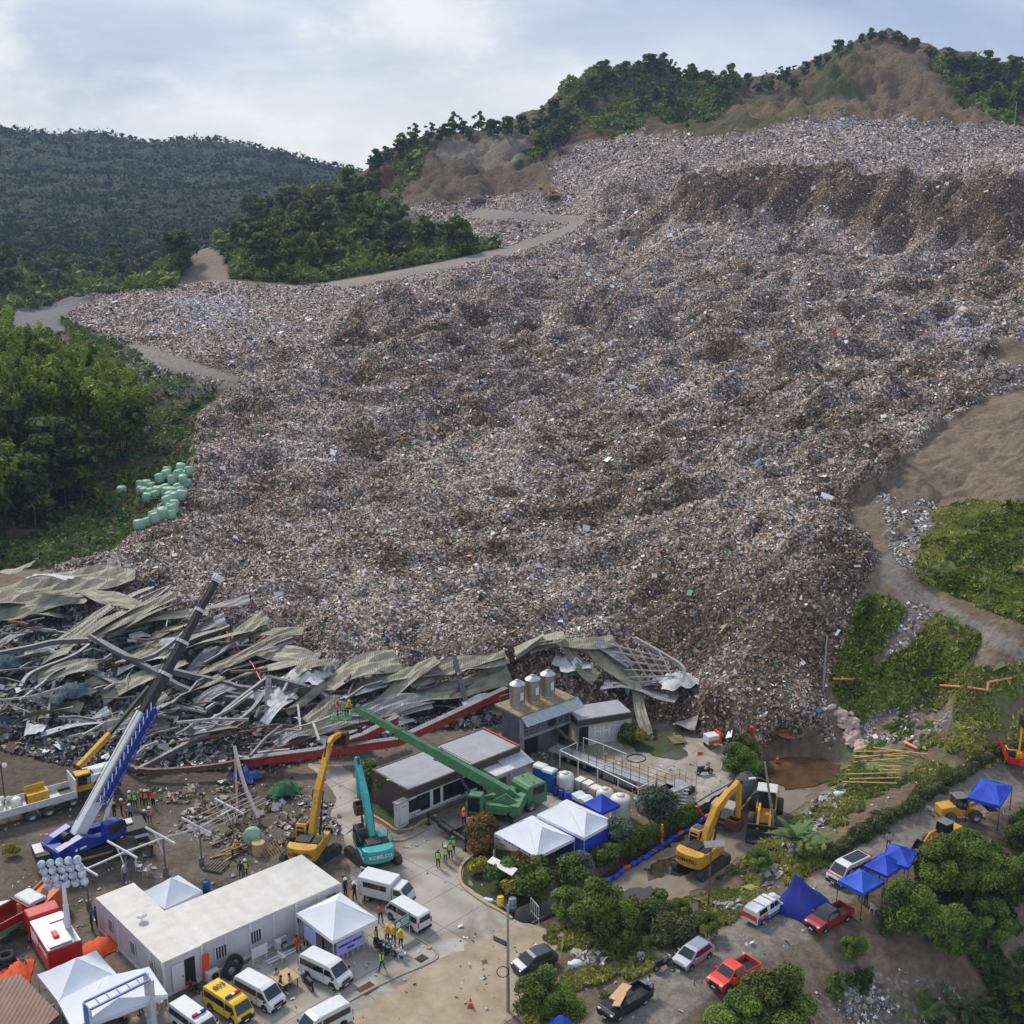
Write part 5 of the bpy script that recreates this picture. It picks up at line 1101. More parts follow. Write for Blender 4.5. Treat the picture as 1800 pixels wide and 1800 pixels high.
# canal walls, channel water, puddles
def wallrun(pts, z0, z1, th, label, m='conc', name='canal_wall', off=0):
    P = [at(x, y, z1) for x, y in pts]; b = MB()
    for a, c in zip(P[:-1], P[1:]):
        b.beam((a.x,a.y,(z0+z1)/2), (c.x,c.y,(z0+z1)/2), th, z1-z0)
    o = b.build(name, m); T(o, label, 'wall'); return o
wallrun([(905,1600),(935,1587),(978,1563),(1038,1528),(1098,1487),(1163,1445),(1249,1393),(1304,1363)], -2.1, .12, .22, 'long concrete wall of the drainage canal on the yard side')
wallrun([(935,1622),(1012,1580),(1075,1545),(1140,1500),(1215,1452),(1285,1404)], -2.1, -.16, .2, 'low concrete canal wall beside the flooded road', 'concd')
WAT = mat('murky_water', (.06,.045,.028), .05, var=.2, spec=.6); WAT2 = mat('brown_flood_water', (.13,.075,.035), .07, var=.3, scale=.4, spec=.5)
cc = [at(x, y, 0) for x, y in [(900,1622),(960,1592),(1010,1568),(1065,1535),(1130,1492),(1200,1450),(1272,1400),(1320,1372),(1350,1350)]]
b = MB()
for a, c in zip(cc[:-1], cc[1:]):
    d = (c-a).normalized(); n_ = Vector((-d.y, d.x, 0))*1.25; e_ = d*.05
    b.quad(*(Vector((q.x, q.y, -1.5)) for q in (a-n_-e_, c-n_+e_, c+n_+e_, a+n_-e_)))
o = b.build('canal_water', WAT); o['kind'] = 'structure'
sheet('flood_water', [(1352,1338),(1375,1331),(1430,1332),(1476,1342),(1482,1358),(1468,1370),(1430,1380),(1385,1388),(1352,1372),(1340,1352)], -.235, WAT2, jag=.3, seed=11)
sheet('puddle', [(1130,1528),(1170,1510),(1222,1494),(1250,1512),(1228,1528),(1180,1540),(1140,1545)], -.245, WAT, jag=.35, seed=12)
sheet('puddle', [(1052,1592),(1075,1570),(1110,1560),(1150,1560),(1140,1580),(1090,1600)], -.245, WAT, jag=.35, seed=13)
sheet('puddle', [(1262,1545),(1290,1530),(1330,1500),(1352,1470),(1372,1480),(1340,1520),(1290,1556)], -.235, WAT, jag=.3, seed=14)
sheet('puddle', [(1155,1326),(1175,1314),(1205,1316),(1210,1328),(1185,1336)], .05, mat('green_puddle', (.06,.06,.025), .15, spec=.5), jag=.25, seed=15)
sheet('wet_road', [(1262,1424),(1340,1376),(1400,1390),(1430,1392),(1400,1420),(1355,1455),(1290,1515),(1240,1560),(1160,1592),(1090,1612),(1020,1612),(1004,1600),(1050,1562),(1150,1502),(1236,1450)], -.262, mat('wet_concrete_road', (.26,.215,.17), .45, var2=(.17,.13,.095), scale=.5, bump=.2), jag=.3, seed=16)
b = MB(); b.slab([at(*q, .14) for q in [(905,1600),(880,1612),(935,1634),(990,1606),(965,1590)]], .3)
# drain covers, steel plate
for q, (x, y) in enumerate([(646,1738), (741,1685)]):
    b = MB(); b.box((0,0,.03), (1.25 if q == 0 else .8,1.0 if q == 0 else .7,.03))
    for k in range(7): b.box((-.5+k*.165 if q == 0 else -.3+k*.1, 0, .055), (.05,.9 if q == 0 else .6,.02))
    o = b.build('drain_cover', 'dark' if q else 'rust', loc=at(x, y, .02)); o.rotation_euler.z = GA; T(o, ['large rusty square drain cover in the apron below the white van', 'small dark drain cover in the apron corner by the motorcycles'][q], 'drain cover')
b = MB(); b.slab([at(*q, .12) for q in [(1256,1405),(1282,1392),(1308,1400),(1290,1414)]], .05); T(b.build('steel_plate', 'rust'), 'brown steel plate bridging the canal beside the tanker lorry', 'steel plate')
# sandbags along the canal
sbp = [(1030,1562),(1075,1545),(1100,1526),(1140,1503),(1160,1488),(1200,1462),(1240,1438),(1275,1418),(1315,1392)]; proto_sb = None; tot = [math.dist(a, c) for a, c in zip(sbp[:-1], sbp[1:])]; SL = sum(tot)
for q in range(54):
    d = SL*q/53
    for (a, c), l in zip(zip(sbp[:-1], sbp[1:]), tot):
        if d <= l: break
        d -= l
    x = a[0]+(c[0]-a[0])*min(1, d/l); y = a[1]+(c[1]-a[1])*min(1, d/l); p = at(x, y+rnd.uniform(-1, 2), -.2+.16*(q % 2)); p.z = -.14+.12*(q % 2)
    if proto_sb is None:
        b = MB(); b.ball((0,0,0), (.42,.24,.13), 10, 6); proto_sb = o = b.build('sandbag', 'bluef'); o.location = p
    else: o = proto_sb.copy(); C.objects.link(o); o.location = p
    o.rotation_euler = (0, 0, rnd.uniform(-.5, .5)+GA); odd = q % 9 == 4
    if odd: o.data = o.data.copy(); o.data.materials[0] = M['orangef']
    T(o, 'orange sandbag between blue ones on the canal edge' if odd else 'blue sandbag in the row along the flooded road side of the canal', 'sandbag', 'orange sandbags on the canal edge' if odd else 'blue sandbags on the canal edge')
# ------------------------------------------------------------------ site offices (container units)
def cbox(top, h):      # four roof corners in the photo at height h -> world corners
    return [at(x, y, h) for x, y in top]
def rectify(P):
    c = sum(P, Vector())/4; ax = ((P[1]-P[0])+(P[2]-P[3]))/2; ay = ((P[2]-P[1])+(P[3]-P[0]))/2; return c, math.atan2(ax.y, ax.x), ax.length, ay.length
# unit A: corners left, front, right, back
c, rz, L_, W_ = rectify(cbox([(170,1580),(286,1693),(354,1662),(234,1552)], 2.8)); hA = rz
t = thing('site_office', 'white container office with an open doorway in its gable end, nearest the white tents', 'container office', (c.x, c.y, 0), rz)
b = MB(); b.box((0,0,1.42), (L_-.1,W_-.1,2.6)); b.build('wall', 'cont', t)
b = MB(); b.box((0,0,2.78), (L_+.06,W_+.06,.14)); b.build('roof', 'contr', t)
b = MB()
for x in (-L_/2,L_/2):
    for y in (-W_/2,W_/2): b.box((x*.995,y*.99,1.4), (.16,.16,2.7))
for x in (-.17, .33): b.box((x*L_,-W_/2,1.4), (.14,.12,2.7))
b.box((0,0,.1), (L_+.04,W_+.04,.18)); b.build('corner_frame', 'white', t)
b = MB(); b.box((L_/2-.03,W_*.17,1.2), (.06,W_*.26,2.1)); b.build('doorway', 'black', t)
b = MB(); b.box((L_/2+.06,-W_*.15,1.2), (.05,W_*.3,2.1)); d_ = b.build('door', 'white', t); b = MB(); b.box((L_/2+.1,-W_*.04,1.15), (.04,.05,.16)); b.build('handle', 'dark', d_)
for xq in (-.28, .06, .34):
    b = MB(); b.box((xq*L_,-W_/2-.02,1.6), (.7,.06,1.1)); w_ = b.build('window', 'white', t); b = MB()
    for k in range(3): b.box((xq*L_-.22+k*.22,-W_/2-.055,1.6), (.1,.02,.95))
    b.build('window_bars', 'txtd', w_)
b = MB(); b.ball((-.02*L_,-W_*.1,3.3), (.4,.4,.12), 10, 3, z0=-.9); b.cyl((-.02*L_,-W_*.1,2.85), (-.02*L_,-W_*.1,3.25), .03, n=5); b.build('satellite_dish', 'white', t)
# unit B: the long one
c, rz, L_, W_ = rectify(cbox([(352,1662),(597,1552),(530,1504),(290,1601)], 2.8))
t = thing('site_office', 'very long white container office running behind the parked white vans', 'container office', (c.x, c.y, 0), rz)
b = MB(); b.box((0,0,1.42), (L_-.1,W_-.1,2.6)); b.build('wall', 'cont', t)
b = MB(); b.box((0,0,2.775), (L_+.06,W_+.06,.14)); b.build('roof', 'contr', t)
b = MB()
for k in range(-3, 4): b.box((k/6*L_,-W_/2,1.4), (.2 if abs(k) in (1, 3) else .1,.12,2.7))
b.box((0,-W_/2-.0,.1), (L_+.04,.14,.18)); b.build('corner_frame', 'white', t)
for xq in (-.37, -.13, .2, .36):
    b = MB(); b.box((xq*L_,-W_/2-.02,1.55), (1.0,.06,1.1)); w_ = b.build('window', 'white', t); b = MB()
    for k in range(4): b.box((xq*L_-.33+k*.22,-W_/2-.055,1.55), (.14,.02,.95))
    b.build('window_bars', 'txtd', w_)
b = MB(); b.box((.43*L_,-W_/2-.02,1.15), (.85,.06,2.0)); b.build('door', 'glass', t)
XB = Matrix.Translation((c.x, c.y, 0)) @ Matrix.Rotation(rz, 4, 'Z')
def inB(x, y, z=0): return XB @ Vector((x*L_, y, z))
for q, (xq, lab) in enumerate([(-.46, 'grey air conditioner unit by the corner of the long office, next to the orange board'), (.02, 'grey air conditioner unit on the ground between the office and the medical tent')]):
    tt = thing('air_conditioner', lab, 'air conditioner', inB(xq, -W_/2-.55), rz); b = MB(); b.box((0,0,.4), (1.0,.5,.75)); b.build('casing', 'whiteg', tt, .02); b = MB(); b.cyl((.1,-.26,.4), (.1,-.29,.4), .28, n=14); b.build('fan_grille', 'dark', tt)
b = MB(); b.box((0,0,1.1), (.5,.08,2.1), ry=.06); T(b.build('spine_board', 'orangef', loc=inB(-.49, -W_/2-.35)), 'orange rescue board leaning at the office corner', 'board').rotation_euler.z = rz
for q, (xq, yy, lab) in enumerate([(-.365, -1.3, 'large black loader tyre leaning on the long office, the left one'), (-.315, -.7, 'large black loader tyre leaning on the long office, the right one')]):
    b = MB(); b.lathe([(.36,-.2),(.58,-.22),(.66,-.15),(.66,.15),(.58,.22),(.36,.2),(.36,-.2)], 20); tt = b.build('loader_tyre', 'tyre', loc=inB(xq, -W_/2+yy, .64)); tt.rotation_euler = (R(80), 0, rz); T(tt, lab, 'tyre')
    b = MB(); b.lathe([(.0,-.05),(.35,-.1),(.35,.1),(0,.05)], 16); b.build('rim', 'rim', tt)
tt = thing('notice_board', 'white notice board on legs before the long office window', 'notice board', inB(-.16, -W_/2-1.1), rz); b = MB(); b.box((0,0,1.0), (1.3,.06,.8)); b.build('board', 'white', tt)
for x in (-.55,.55): b = MB(); b.box((x,.04,.7), (.06,.05,1.4)); b.build('leg', 'white', tt)
b = MB(); b.box((0,0,.12), (3.2,.14,.1)); b.box((0,.3,.12), (3.2,.14,.1)); tt = b.build('steel_rails', 'white', loc=inB(.0, -W_/2-1.7)); tt.rotation_euler.z = rz; T(tt, 'pair of white steel rails lying before the long office', 'rails')
for q, (xq, oy) in enumerate([(.03, -1.0)]):
    b = MB(); b.box((0,0,.44), (1.2,.4,.04)); b.box((0,.2,.75), (1.2,.04,.5)); 
    for x in (-.5,.5): b.box((x,0,.22), (.05,.36,.42))
    tt = b.build('bench', 'bluel' if False else 'galv', loc=inB(xq+.03, -W_/2+oy)); tt.rotation_euler.z = rz; T(tt, 'grey waiting bench beside the medical tent', 'bench')
# ------------------------------------------------------------------ low building with a flat grey roof
c, rz, L_, W_ = rectify(cbox([(712,1389),(919,1312),(846,1278),(657,1353)], 3.3))
t = thing('low_building', 'long white walled building with flat grey roof and brown fascia behind the green crane', 'building', (c.x, c.y, 0), rz)
b = MB(); b.box((0,0,1.3), (L_-.5,W_-.5,2.6)); b.build('wall', 'wallw', t)
b = MB(); b.box((0,-W_/2+.1,2.9), (L_,.2,.8)); b.box((-L_/2+.1,.0,2.9), (.2,W_-.4,.8)); b.box((L_/2-.1,0,2.9), (.2,W_-.4,.8)); b.box((0,W_/2-.1,2.9), (L_,.2,.8)); b.box((-L_/2+.02,0,1.25), (.06,W_-.1,2.5)); b.build('fascia', 'fascia', t)
b = MB(); b.box((0,0,3.2), (L_-.42,W_-.42,.1)); b.build('roof', 'roofg', t)
b = MB(); b.box((L_/2-.1,0,3.33), (.24,W_,.06)); b.build('red_coping', 'redtrim', t)
for xq, ww_, h0, h1 in [(-.44,1.0,.9,2.1),(-.36,1.5,.6,2.2),(-.245,.8,.7,2.2),(-.10,2.4,.7,2.2),(.03,1.6,.7,2.2),(.12,1.1,.1,2.3)]:
    b = MB(); b.box((xq*L_,-W_/2+.25,(h0+h1)/2), (ww_,.08,h1-h0)); wn = b.build('window' if h0 > .3 else 'door', 'glass', t)
    b = MB(); b.box((xq*L_,-W_/2+.2,h0-.05), (ww_+.3,.3,.1)); b.build('sill', 'wallw', wn)
XL = Matrix.Translation((c.x, c.y, 0)) @ Matrix.Rotation(rz, 4, 'Z'); hL = rz; LL, WL = L_, W_
b = MB(); b.box((0,-W_/2+.05,.15), (L_-.4,.3,.3)); b.build('plinth', 'concd', t)
tt = thing('guard_booth', 'small grey guard booth with flat roof against the white walled building', 'booth', XL @ Vector((.24*L_, -W_/2-.7, 0)), rz); b = MB(); b.box((0,0,1.1), (1.9,1.5,2.2)); b.build('wall', 'whiteg', tt); b = MB(); b.box((0,-.1,2.35), (2.5,2.1,.22)); b.build('roof', 'whiteg', tt, .03)
b = MB(); b.box((-.2,-.77,1.35), (1.2,.04,.8)); b.box((-.96,0,1.35), (.04,1.0,.8)); b.build('window', 'walld', tt)
tt = thing('lean_to_canopy', 'pale sheet canopy on the end of the white walled building beside the booth', 'canopy', XL @ Vector((.40*L_, -W_/2-.7, 0)), rz); b = MB(); b.panel([(-1.6,-1,2.2),(1.6,-1,2.2),(1.6,.9,2.75),(-1.6,.9,2.75)], .03); b.build('roof', 'galv', tt); b = MB(); b.box((0,.3,1.0), (2.6,.9,2.0)); b.build('wall', 'whiteg', tt)
for x in (-1.5,1.5): b = MB(); b.cyl((x,-.9,0), (x,-.9,2.2), .05, n=6); b.build('post', 'galv', tt)
tt = thing('sign_pillar', 'pale rectangular sign pillar on the lawn corner', 'sign', at(706,1452,0), GA+.0); b = MB(); b.box((0,0,1.2), (1.3,.5,2.4)); b.build('pillar', 'whiteg', tt); b = MB(); b.box((.08,-.28,1.3), (.95,.06,1.9)); b.build('panel', 'white', tt); b = MB(); b.box((0,0,2.46), (1.5,.65,.1)); b.build('cap', 'galv', tt)
b = MB(); b.box((.08,-.32,2.0), (.6,.02,.1)); b.build('heading_bar', 'galv', tt)
tt = thing('street_lamp', 'small white curved lamp above the sign pillar', 'lamp', at(705,1440,0), 0); b = MB(); b.tube([(0,0,0),(0,0,3.2),(-.15,0,3.5),(-.9,0,3.9)], .05, 6); b.build('post', 'whiteg', tt); b = MB(); b.box((-1.0,0,3.9), (.4,.14,.08)); b.build('lamp_head', 'white', tt)
# ------------------------------------------------------------------ two storey block with water tanks
A = at(916,1334,0); B = at(1000,1302,0); ang = math.atan2(B.y-A.y, B.x-A.x); L_ = (B-A).length; W_ = 3.0
t = thing('tank_house', 'two storey grey block with lean-to roof carrying three steel tanks', 'building', A+(B-A)/2, ang)
b = MB(); b.box((0,W_/2,2.3), (L_,W_,4.5)); b.build('wall', mat('grey_mesh_wall', (.13,.14,.17), .8, var2=(.07,.08,.11), scale=1.2), t)
b = MB(); b.box((0,W_/2+.1,4.72), (L_+1.0,W_+.9,.22)); b.build('roof_slab', mat('stained_slab', (.33,.27,.19), .9, var2=(.19,.15,.10), scale=.9, bump=.3), t)
b = MB(); b.panel([(-L_/2-.3,-1.3,3.95),(L_/2+.9,-1.3,3.95),(L_/2+.9,-.25,4.7),(-L_/2-.3,-.25,4.7)], .04); b.build('lean_to_roof', 'galv', t)
b = MB(); b.box((0,-.15,2.3), (L_+.3,.5,.3)); b.build('floor_band', 'galv', t)
b = MB()
for k in range(9): b.box((-L_/2+.15+k*L_/8.3,-.06,3.2), (.07,.08,1.5))
for k in range(4): b.box((0,-.06,2.6+k*.4), (L_,.05,.05))
for x in (-L_/2,L_/2): b.box((x,-.1,2.2), (.3,.3,4.4))
b.build('cladding_frame', 'galv', t)
for xx, zz, ww, hh in ((.12,3.25,.9,1.6),(.36,1.1,1.2,1.7),(-.3,1.2,1.6,1.9)): b = MB(); b.box((xx*L_,-.1,zz), (ww,.08,hh)); b.build('opening', 'black', t)
b = MB()
for k in range(9): b.box((.15*L_+k*.26,-.7,2.25-k*.27), (.3,.9,.06))
b.beam((.12*L_,-1.15,2.3), (.12*L_+2.3,-1.15,0), .06,.25); b.beam((.12*L_,-.25,2.3), (.12*L_+2.3,-.25,0), .06,.25); b.build('stair', 'concd', t)
b = MB()
for x in (-L_/2,0,L_/2): b.cyl((x,W_+.3,4.8), (x,W_+.3,5.7), .03, n=4); b.cyl((x,-.2,4.8), (x,-.2,5.5), .03, n=4)
b.cyl((-L_/2,W_+.3,5.6), (L_/2,W_+.3,5.6), .03, n=4); b.cyl((-L_/2,-.2,5.4), (L_/2,-.2,5.4), .03, n=4); b.build('railing', 'bamboo', t)
TM = t.matrix_basis.copy()
for q, x in enumerate((-.33, .0, .33)):
    p = TM @ Vector((x*L_*.95-.2, W_/2+.3, 4.83)); tt = thing('water_tank', ['stainless steel water tank with ribs, leftmost on the grey block roof','stainless steel water tank with ribs, middle of the three on the roof','stainless steel water tank with ribs, rightmost on the grey block roof'][q], 'water tank', p, 0, 'steel roof tanks')
    pr = [(.8,.1)]+[(.8-.05*(k % 2), .15+k*.11) for k in range(20)]+[(.8,2.35)]; b = MB(); b.lathe(pr, 20); b.build('tank_body', 'tank', tt)
    b = MB(); b.lathe([(.8,2.35),(.45,2.62),(.22,2.68)], 20); b.lathe([(.22,2.66),(.22,2.8),(.0,2.8)], 12); b.build('tank_lid', 'galv', tt)
    b = MB(); b.lathe([(.8,.0),(.8,.1),(.0,.1)], 14); b.build('base_ring', 'galv', tt); b = MB(); b.panel([(.3,-.84,.9),(.62,-.62,.9),(.62,-.62,1.7),(.3,-.84,1.7)], .01); b.build('sticker', 'white', tt)
# ------------------------------------------------------------------ flat roofed annex with painted wall
c, rz, L_, W_ = rectify(cbox([(1016,1268),(1114,1250),(1082,1232),(993,1243)], 3.1))
t = thing('annex_building', 'grey flat roofed annex with painted letters on its pale wall, beside the tank block', 'building', (c.x, c.y, 0), rz)
b = MB(); b.box((.3,.1,1.25), (L_-.2,W_-.5,2.5)); b.build('wall', 'whiteg', t); b = MB(); b.box((0,0,2.75), (L_+.1,W_+.1,.6)); b.build('fascia', 'fascia', t); b = MB(); b.box((0,0,3.1), (L_-.1,W_-.1,.1)); b.build('roof', 'roofg', t)
b = MB(); b.box((-L_*.36,-W_/2+.34,1.1), (1.0,.06,2.1)); b.build('door', 'black', t)
textmesh('HH', 1.3, 'txtw', t, (-.02*L_,-W_/2+.32,1.35), (1,0,0), (0,0,1), 'wall_lettering'); b = MB()
for k in range(5): b.tube([(L_*(.12+.07*k),-W_/2+.3,.7),(L_*(.12+.07*k)+.1,-W_/2+.3,1.7),(L_*(.15+.07*k)+.1,-W_/2+.3,1.9),(L_*(.15+.07*k)+.1,-W_/2+.3,.8)], .05, 4)
b.build('painted_mark', 'txtw', t)
# ------------------------------------------------------------------ settling basin: catwalks, pipe frames, pit
def rail(b, p0, p1, h=1.0, n=6, m=0):
    p0 = Vector(p0); p1 = Vector(p1)
    for k in range(n+1): p = p0+(p1-p0)*k/n; b.cyl(p, p+Vector((0,0,h)), .03, n=4, m=m)
    for q in (h, h*.5): b.cyl(p0+Vector((0,0,q)), p1+Vector((0,0,q)), .028, n=4, m=m)
t = thing('catwalk', 'long white catwalk with thin railings beside the dark basin', 'walkway'); zc_ = 1.1
p0 = at(972,1312,zc_); p1 = at(1178,1387,zc_); dv = (p1-p0).normalized(); nv = Vector((-dv.y, dv.x, 0))*.75
b = MB(); b.slab([p0-nv, p1-nv, p1+nv, p0+nv], .22); b.build('deck', 'galv', t); b = MB(); rail(b, p0-nv, p1-nv, n=14); rail(b, p0+nv, p1+nv, n=14); b.build('railing', 'beamr', t)
b = MB()
for k in range(8): p = p0+(p1-p0)*k/7; b.box((p.x,p.y,.45), (.2,.2,.9), rz=GA)
b.build('post', 'conc', t)
t = thing('catwalk', 'short white catwalk platform with steps above the canal', 'walkway'); q0 = at(1122,1408,zc_); q1 = at(1205,1374,zc_); dv = (q1-q0).normalized(); nv = Vector((-dv.y, dv.x, 0))*.8
b = MB(); b.slab([q0-nv, q1-nv, q1+nv, q0+nv], .22); b.build('deck', 'galv', t); b = MB(); rail(b, q0+nv, q1+nv, n=6); rail(b, q1-nv, q1+nv, n=2); b.build('railing', 'pipe', t)
b = MB(); s0 = at(1203,1383,zc_); sd_ = (at(1188,1422,0)-at(1203,1390,0)).normalized()
for k in range(6): p = s0+sd_*(.3+k*.33); b.box((p.x,p.y,zc_-.1-k*.18), (1.0,.3,.06), rz=math.atan2(sd_.y, sd_.x)+math.pi/2)
b.build('stair', 'galv', t); b = MB()
for k in (0,.5,1): p = q0+(q1-q0)*k; b.box((p.x,p.y,.45), (.2,.2,.9), rz=GA)
b.build('post', 'conc', t)
b = MB(); b.slab([at(*q, .05) for q in [(985,1335),(1122,1398),(1172,1385),(1005,1322)]], .02); o = b.build('basin_water', mat('black_basin', (.008,.01,.016), .12, var=.3)); o['kind'] = 'structure'
b = MB(); b.slab([at(*q, .07) for q in [(1046,1330),(1160,1382),(1172,1376),(1062,1326)]], .01); T(b.build('timber_deck', mat('weathered_planks', (.40,.25,.10), .8, var2=(.25,.15,.07), scale=3)), 'tan timber boards along the far side of the catwalk', 'boards')
t = thing('pipe_frame', 'white pipe frame standing over the dark basin', 'frame'); b = MB(); FR = [(984,1350),(1016,1366),(1050,1382),(1086,1400),(1121,1418)]
for x, y in FR: p = at(x, y, 0); b.cyl(p, p+Vector((0,0,1.9)), .06, n=6)
for (x, y), (x2, y2) in zip(FR[:-1], FR[1:]): b.cyl(at(x, y, 0)+Vector((0,0,1.9)), at(x2, y2, 0)+Vector((0,0,1.9)), .06, n=6)
for (x, y) in FR[::2]: p = at(x, y, 0)+Vector((0,0,1.9)); q = at(x+30, y-14, 0)+Vector((0,0,1.9)); b.cyl(p, q, .05, n=6); b.cyl(q, (q.x,q.y,0), .05, n=6)
b.build('pipework', 'white', t)
t = thing('pipe_frame', 'thin white pipe frame beyond the catwalk near the timber boards', 'frame'); b = MB(); FR = [(1025,1332),(1060,1345),(1100,1362)]
for x, y in FR: p = at(x, y, 0); b.cyl(p, p+Vector((0,0,2.2)), .05, n=6)
for (x, y), (x2, y2) in zip(FR[:-1], FR[1:]): b.cyl(at(x, y, 0)+Vector((0,0,2.2)), at(x2, y2, 0)+Vector((0,0,2.2)), .05, n=6)
b.build('pipework', 'whiteg', t)
b = MB(); n = 26; b.tube([tuple(at(1118+17*math.cos(6.283*k/n), 1333+7*math.sin(6.283*k/n), .06)) for k in range(n+1)], .05, 5); T(b.build('hose', 'black'), 'black hose loop lying on the upper yard', 'hose')
# portable toilets, tanks, drums
for q, (x, y) in enumerate([(950,1380), (966,1388)]):
    t = thing('portable_toilet', ['blue portable toilet with white roof, the left of the pair','blue portable toilet with white roof, the right of the pair'][q], 'portable toilet', at(x, y, 0), GA+.15, 'portable toilets', .92)
    b = MB(); b.box((0,0,1.05), (1.15,1.15,2.1)); b.build('cabin', 'porta', t, .04); b = MB(); b.box((-.0,-.6,1.05), (.85,.05,1.85)); d_ = b.build('door', mat('porta_door', (.03,.17,.45), .45), t, .015); b = MB(); b.cyl((0,-.63,1.6), (0,-.645,1.6), .1, n=12); b.build('door_sign', 'white', d_)
    b = MB(); b.prism([(-.62,2.1),(.62,2.1),(.5,2.34),(.2,2.42),(-.2,2.42),(-.5,2.34)], -.62, .62); b.build('roof', 'white', t, .05)
def tank(x, y, r, h, label, m='tankp', z=0):
    t = thing('plastic_tank', label, 'water tank', at(x, y, z)); b = MB(); pr = []
    for k in range(12): pr.append((r-.03*(k % 2), .05+k*(h-.4)/11))
    b.lathe([(0,.0),(r,.0)]+pr+[(r*.9,h-.2),(r*.4,h-.05)], 18); b.build('tank_body', m, t); b = MB(); b.lathe([(r*.35,h-.07),(r*.35,h+.06),(0,h+.06)], 12); b.build('tank_lid', m, t); return t
tank(993,1390,.85,1.9,'tall white plastic tank beside the blue portable toilets'); tank(1063,1415,.8,1.7,'cream plastic tank behind the blue canopy'); tank(1090,1438,.95,2.3,'large cream plastic tank right of the blue canopy')
for q, (x, y) in enumerate([(1020,1388),(1034,1394),(1046,1402)]):
    t = thing('caged_tank', ['white caged liquid tank, left of three by the basin frame','white caged liquid tank, middle of three by the basin frame','white caged liquid tank, right of three by the basin frame'][q], 'caged tank', at(x, y, 0), GA, 'caged tanks by the basin'); b = MB(); b.box((0,0,.65), (1.05,.9,.95)); b.build('container', 'tankp', t, .06); b = MB()
    for k in range(6):
        for s in (-1, 1): b.cyl((-.55+k*.22,s*.5,.12), (-.55+k*.22,s*.5,1.18), .02, n=4); b.cyl((s*.58,-.5+k*.2,.12), (s*.58,-.5+k*.2,1.18), .02, n=4)
    for z in (.3,.6,.9,1.18): b.tube([(-.58,-.5,z),(.58,-.5,z),(.58,.5,z),(-.58,.5,z),(-.58,-.5,z)], .02, 4)
    b.box((0,0,.07), (1.15,1.0,.14)); b.build('cage', 'steel', t)
def drum(x, y, col, label, z=0, s=1.0, group=None):
    t = thing('drum', label, 'drum', at(x, y, z), 0, group, s); b = MB(); b.lathe([(.0,0),(.29,0),(.29,.28),(.31,.3),(.29,.32),(.29,.58),(.31,.6),(.29,.62),(.29,.88),(.27,.9),(0,.88)], 14); b.build('drum_body', col, t); b = MB(); b.lathe([(.27,.9),(.3,.9),(.3,.93),(.27,.93)], 14); b.build('rim', 'dark', t)
drum(977,1398,'blue','blue drum left of the tall white tank'); drum(987,1404,'blue','blue drum before the tall white tank'); drum(999,1408,'bluef','bright blue barrel beside the white sheets'); drum(901,1600,mat('greyblue',(.20,.28,.38),.5),'grey blue barrel on the canal corner by the yellow plant',s=1.15); drum(880,1594,'yellow2','yellow drum on the planting bed corner'); drum(363,1567,'porta','blue barrel behind the long office roof')
b = MB(); b.prism([(-1.1,.3),(-1.0,.6),(-.5,.75),(0,.6),(.5,.75),(1.0,.6),(1.1,.3)], -.6, .6); o = b.build('covered_bundle', 'fabric', loc=at(1022,1410,0)); o.rotation_euler.z = GA+1.5; T(o, 'white plastic covered bundle behind the white tents', 'bundle')
# rusty roofed shed, lower left
t = thing('rusty_shed', 'shed with rusty brown corrugated roof in the lower left corner', 'shed'); P = [at(x, y, 2.7) for x, y in [(-150,1760),(35,1712),(104,1775),(20,1850)]]
b = MB(); b.panel([P[0],P[3]+Vector((0,0,-.35)),P[2]+Vector((0,0,-.35)),P[1]][::1], .04); b.build('roof', 'rustroof', t); b = MB(); b.slab([P[0]-Vector((0,0,.5)),P[3]-Vector((0,0,.5))*1,P[2]-Vector((0,0,.5)),P[1]-Vector((0,0,.5))], 2.1); b.build('wall', 'walld', t)
# ------------------------------------------------------------------ tents
W3 = 'fabric'
t, a, q_ = tent('white pyramid tent with banners in front of the long office', [(523,1605),(588,1658),(661,1612),(596,1569)], 2.4, 3.75, W3)
b = MB(); b.panel([(a*.99,-q_*.85,.9),(a*.99,q_*.35,.9),(a*.99,q_*.35,2.0),(a*.99,-q_*.85,2.0)], .01); bn = b.build('banner', 'purple', t)
textmesh('EMERGENCY SERVICES', .24, 'txtp', bn, (a*.99+.03,-q_*.25,1.62), (0,1,0), (0,0,1), 'banner_lettering', .03, .85); textmesh('TEAM', .26, 'txtp', bn, (a*.99+.03,-q_*.25,1.25), (0,1,0), (0,0,1), 'banner_lettering', .03)
b = MB(); b.panel([(-a*.6,-q_*.99,.7),(a*.05,-q_*.99,.7),(a*.05,-q_*.99,2.0),(-a*.6,-q_*.99,2.0)], .01); b.build('banner', mat('pale_blue_banner', (.42,.45,.85), .7), t)
t, a, q_ = tent('white tent with dark lettering on its hem, over seated people by the planting bed', [(869,1463),(944,1508),(1010,1472),(936,1434)], 2.3, 3.5, W3, ridge=.35)
b = MB()
for k in range(16): b.box((-a*.5+k*a*.078,-q_-.015,2.17), (.07 if k % 3 else .16,.02,.17 if k % 2 else .1), ry=.25*(k % 3-1))
b.build('hem_lettering', 'txtd', t)
tent('white roofed tent closed with bright blue walls', [(945,1432),(1028,1474),(1079,1442),(995,1405)], 2.6, 3.7, W3, walls=[(0,'bluef',0),(1,'bluef',0),(2,'bluef',0),(3,'bluef',0)], ridge=.45)
tent('small blue canopy behind the blue walled tent', [(1022,1410),(1054,1428),(1093,1416),(1060,1399)], 2.3, 3.3, 'bluef')
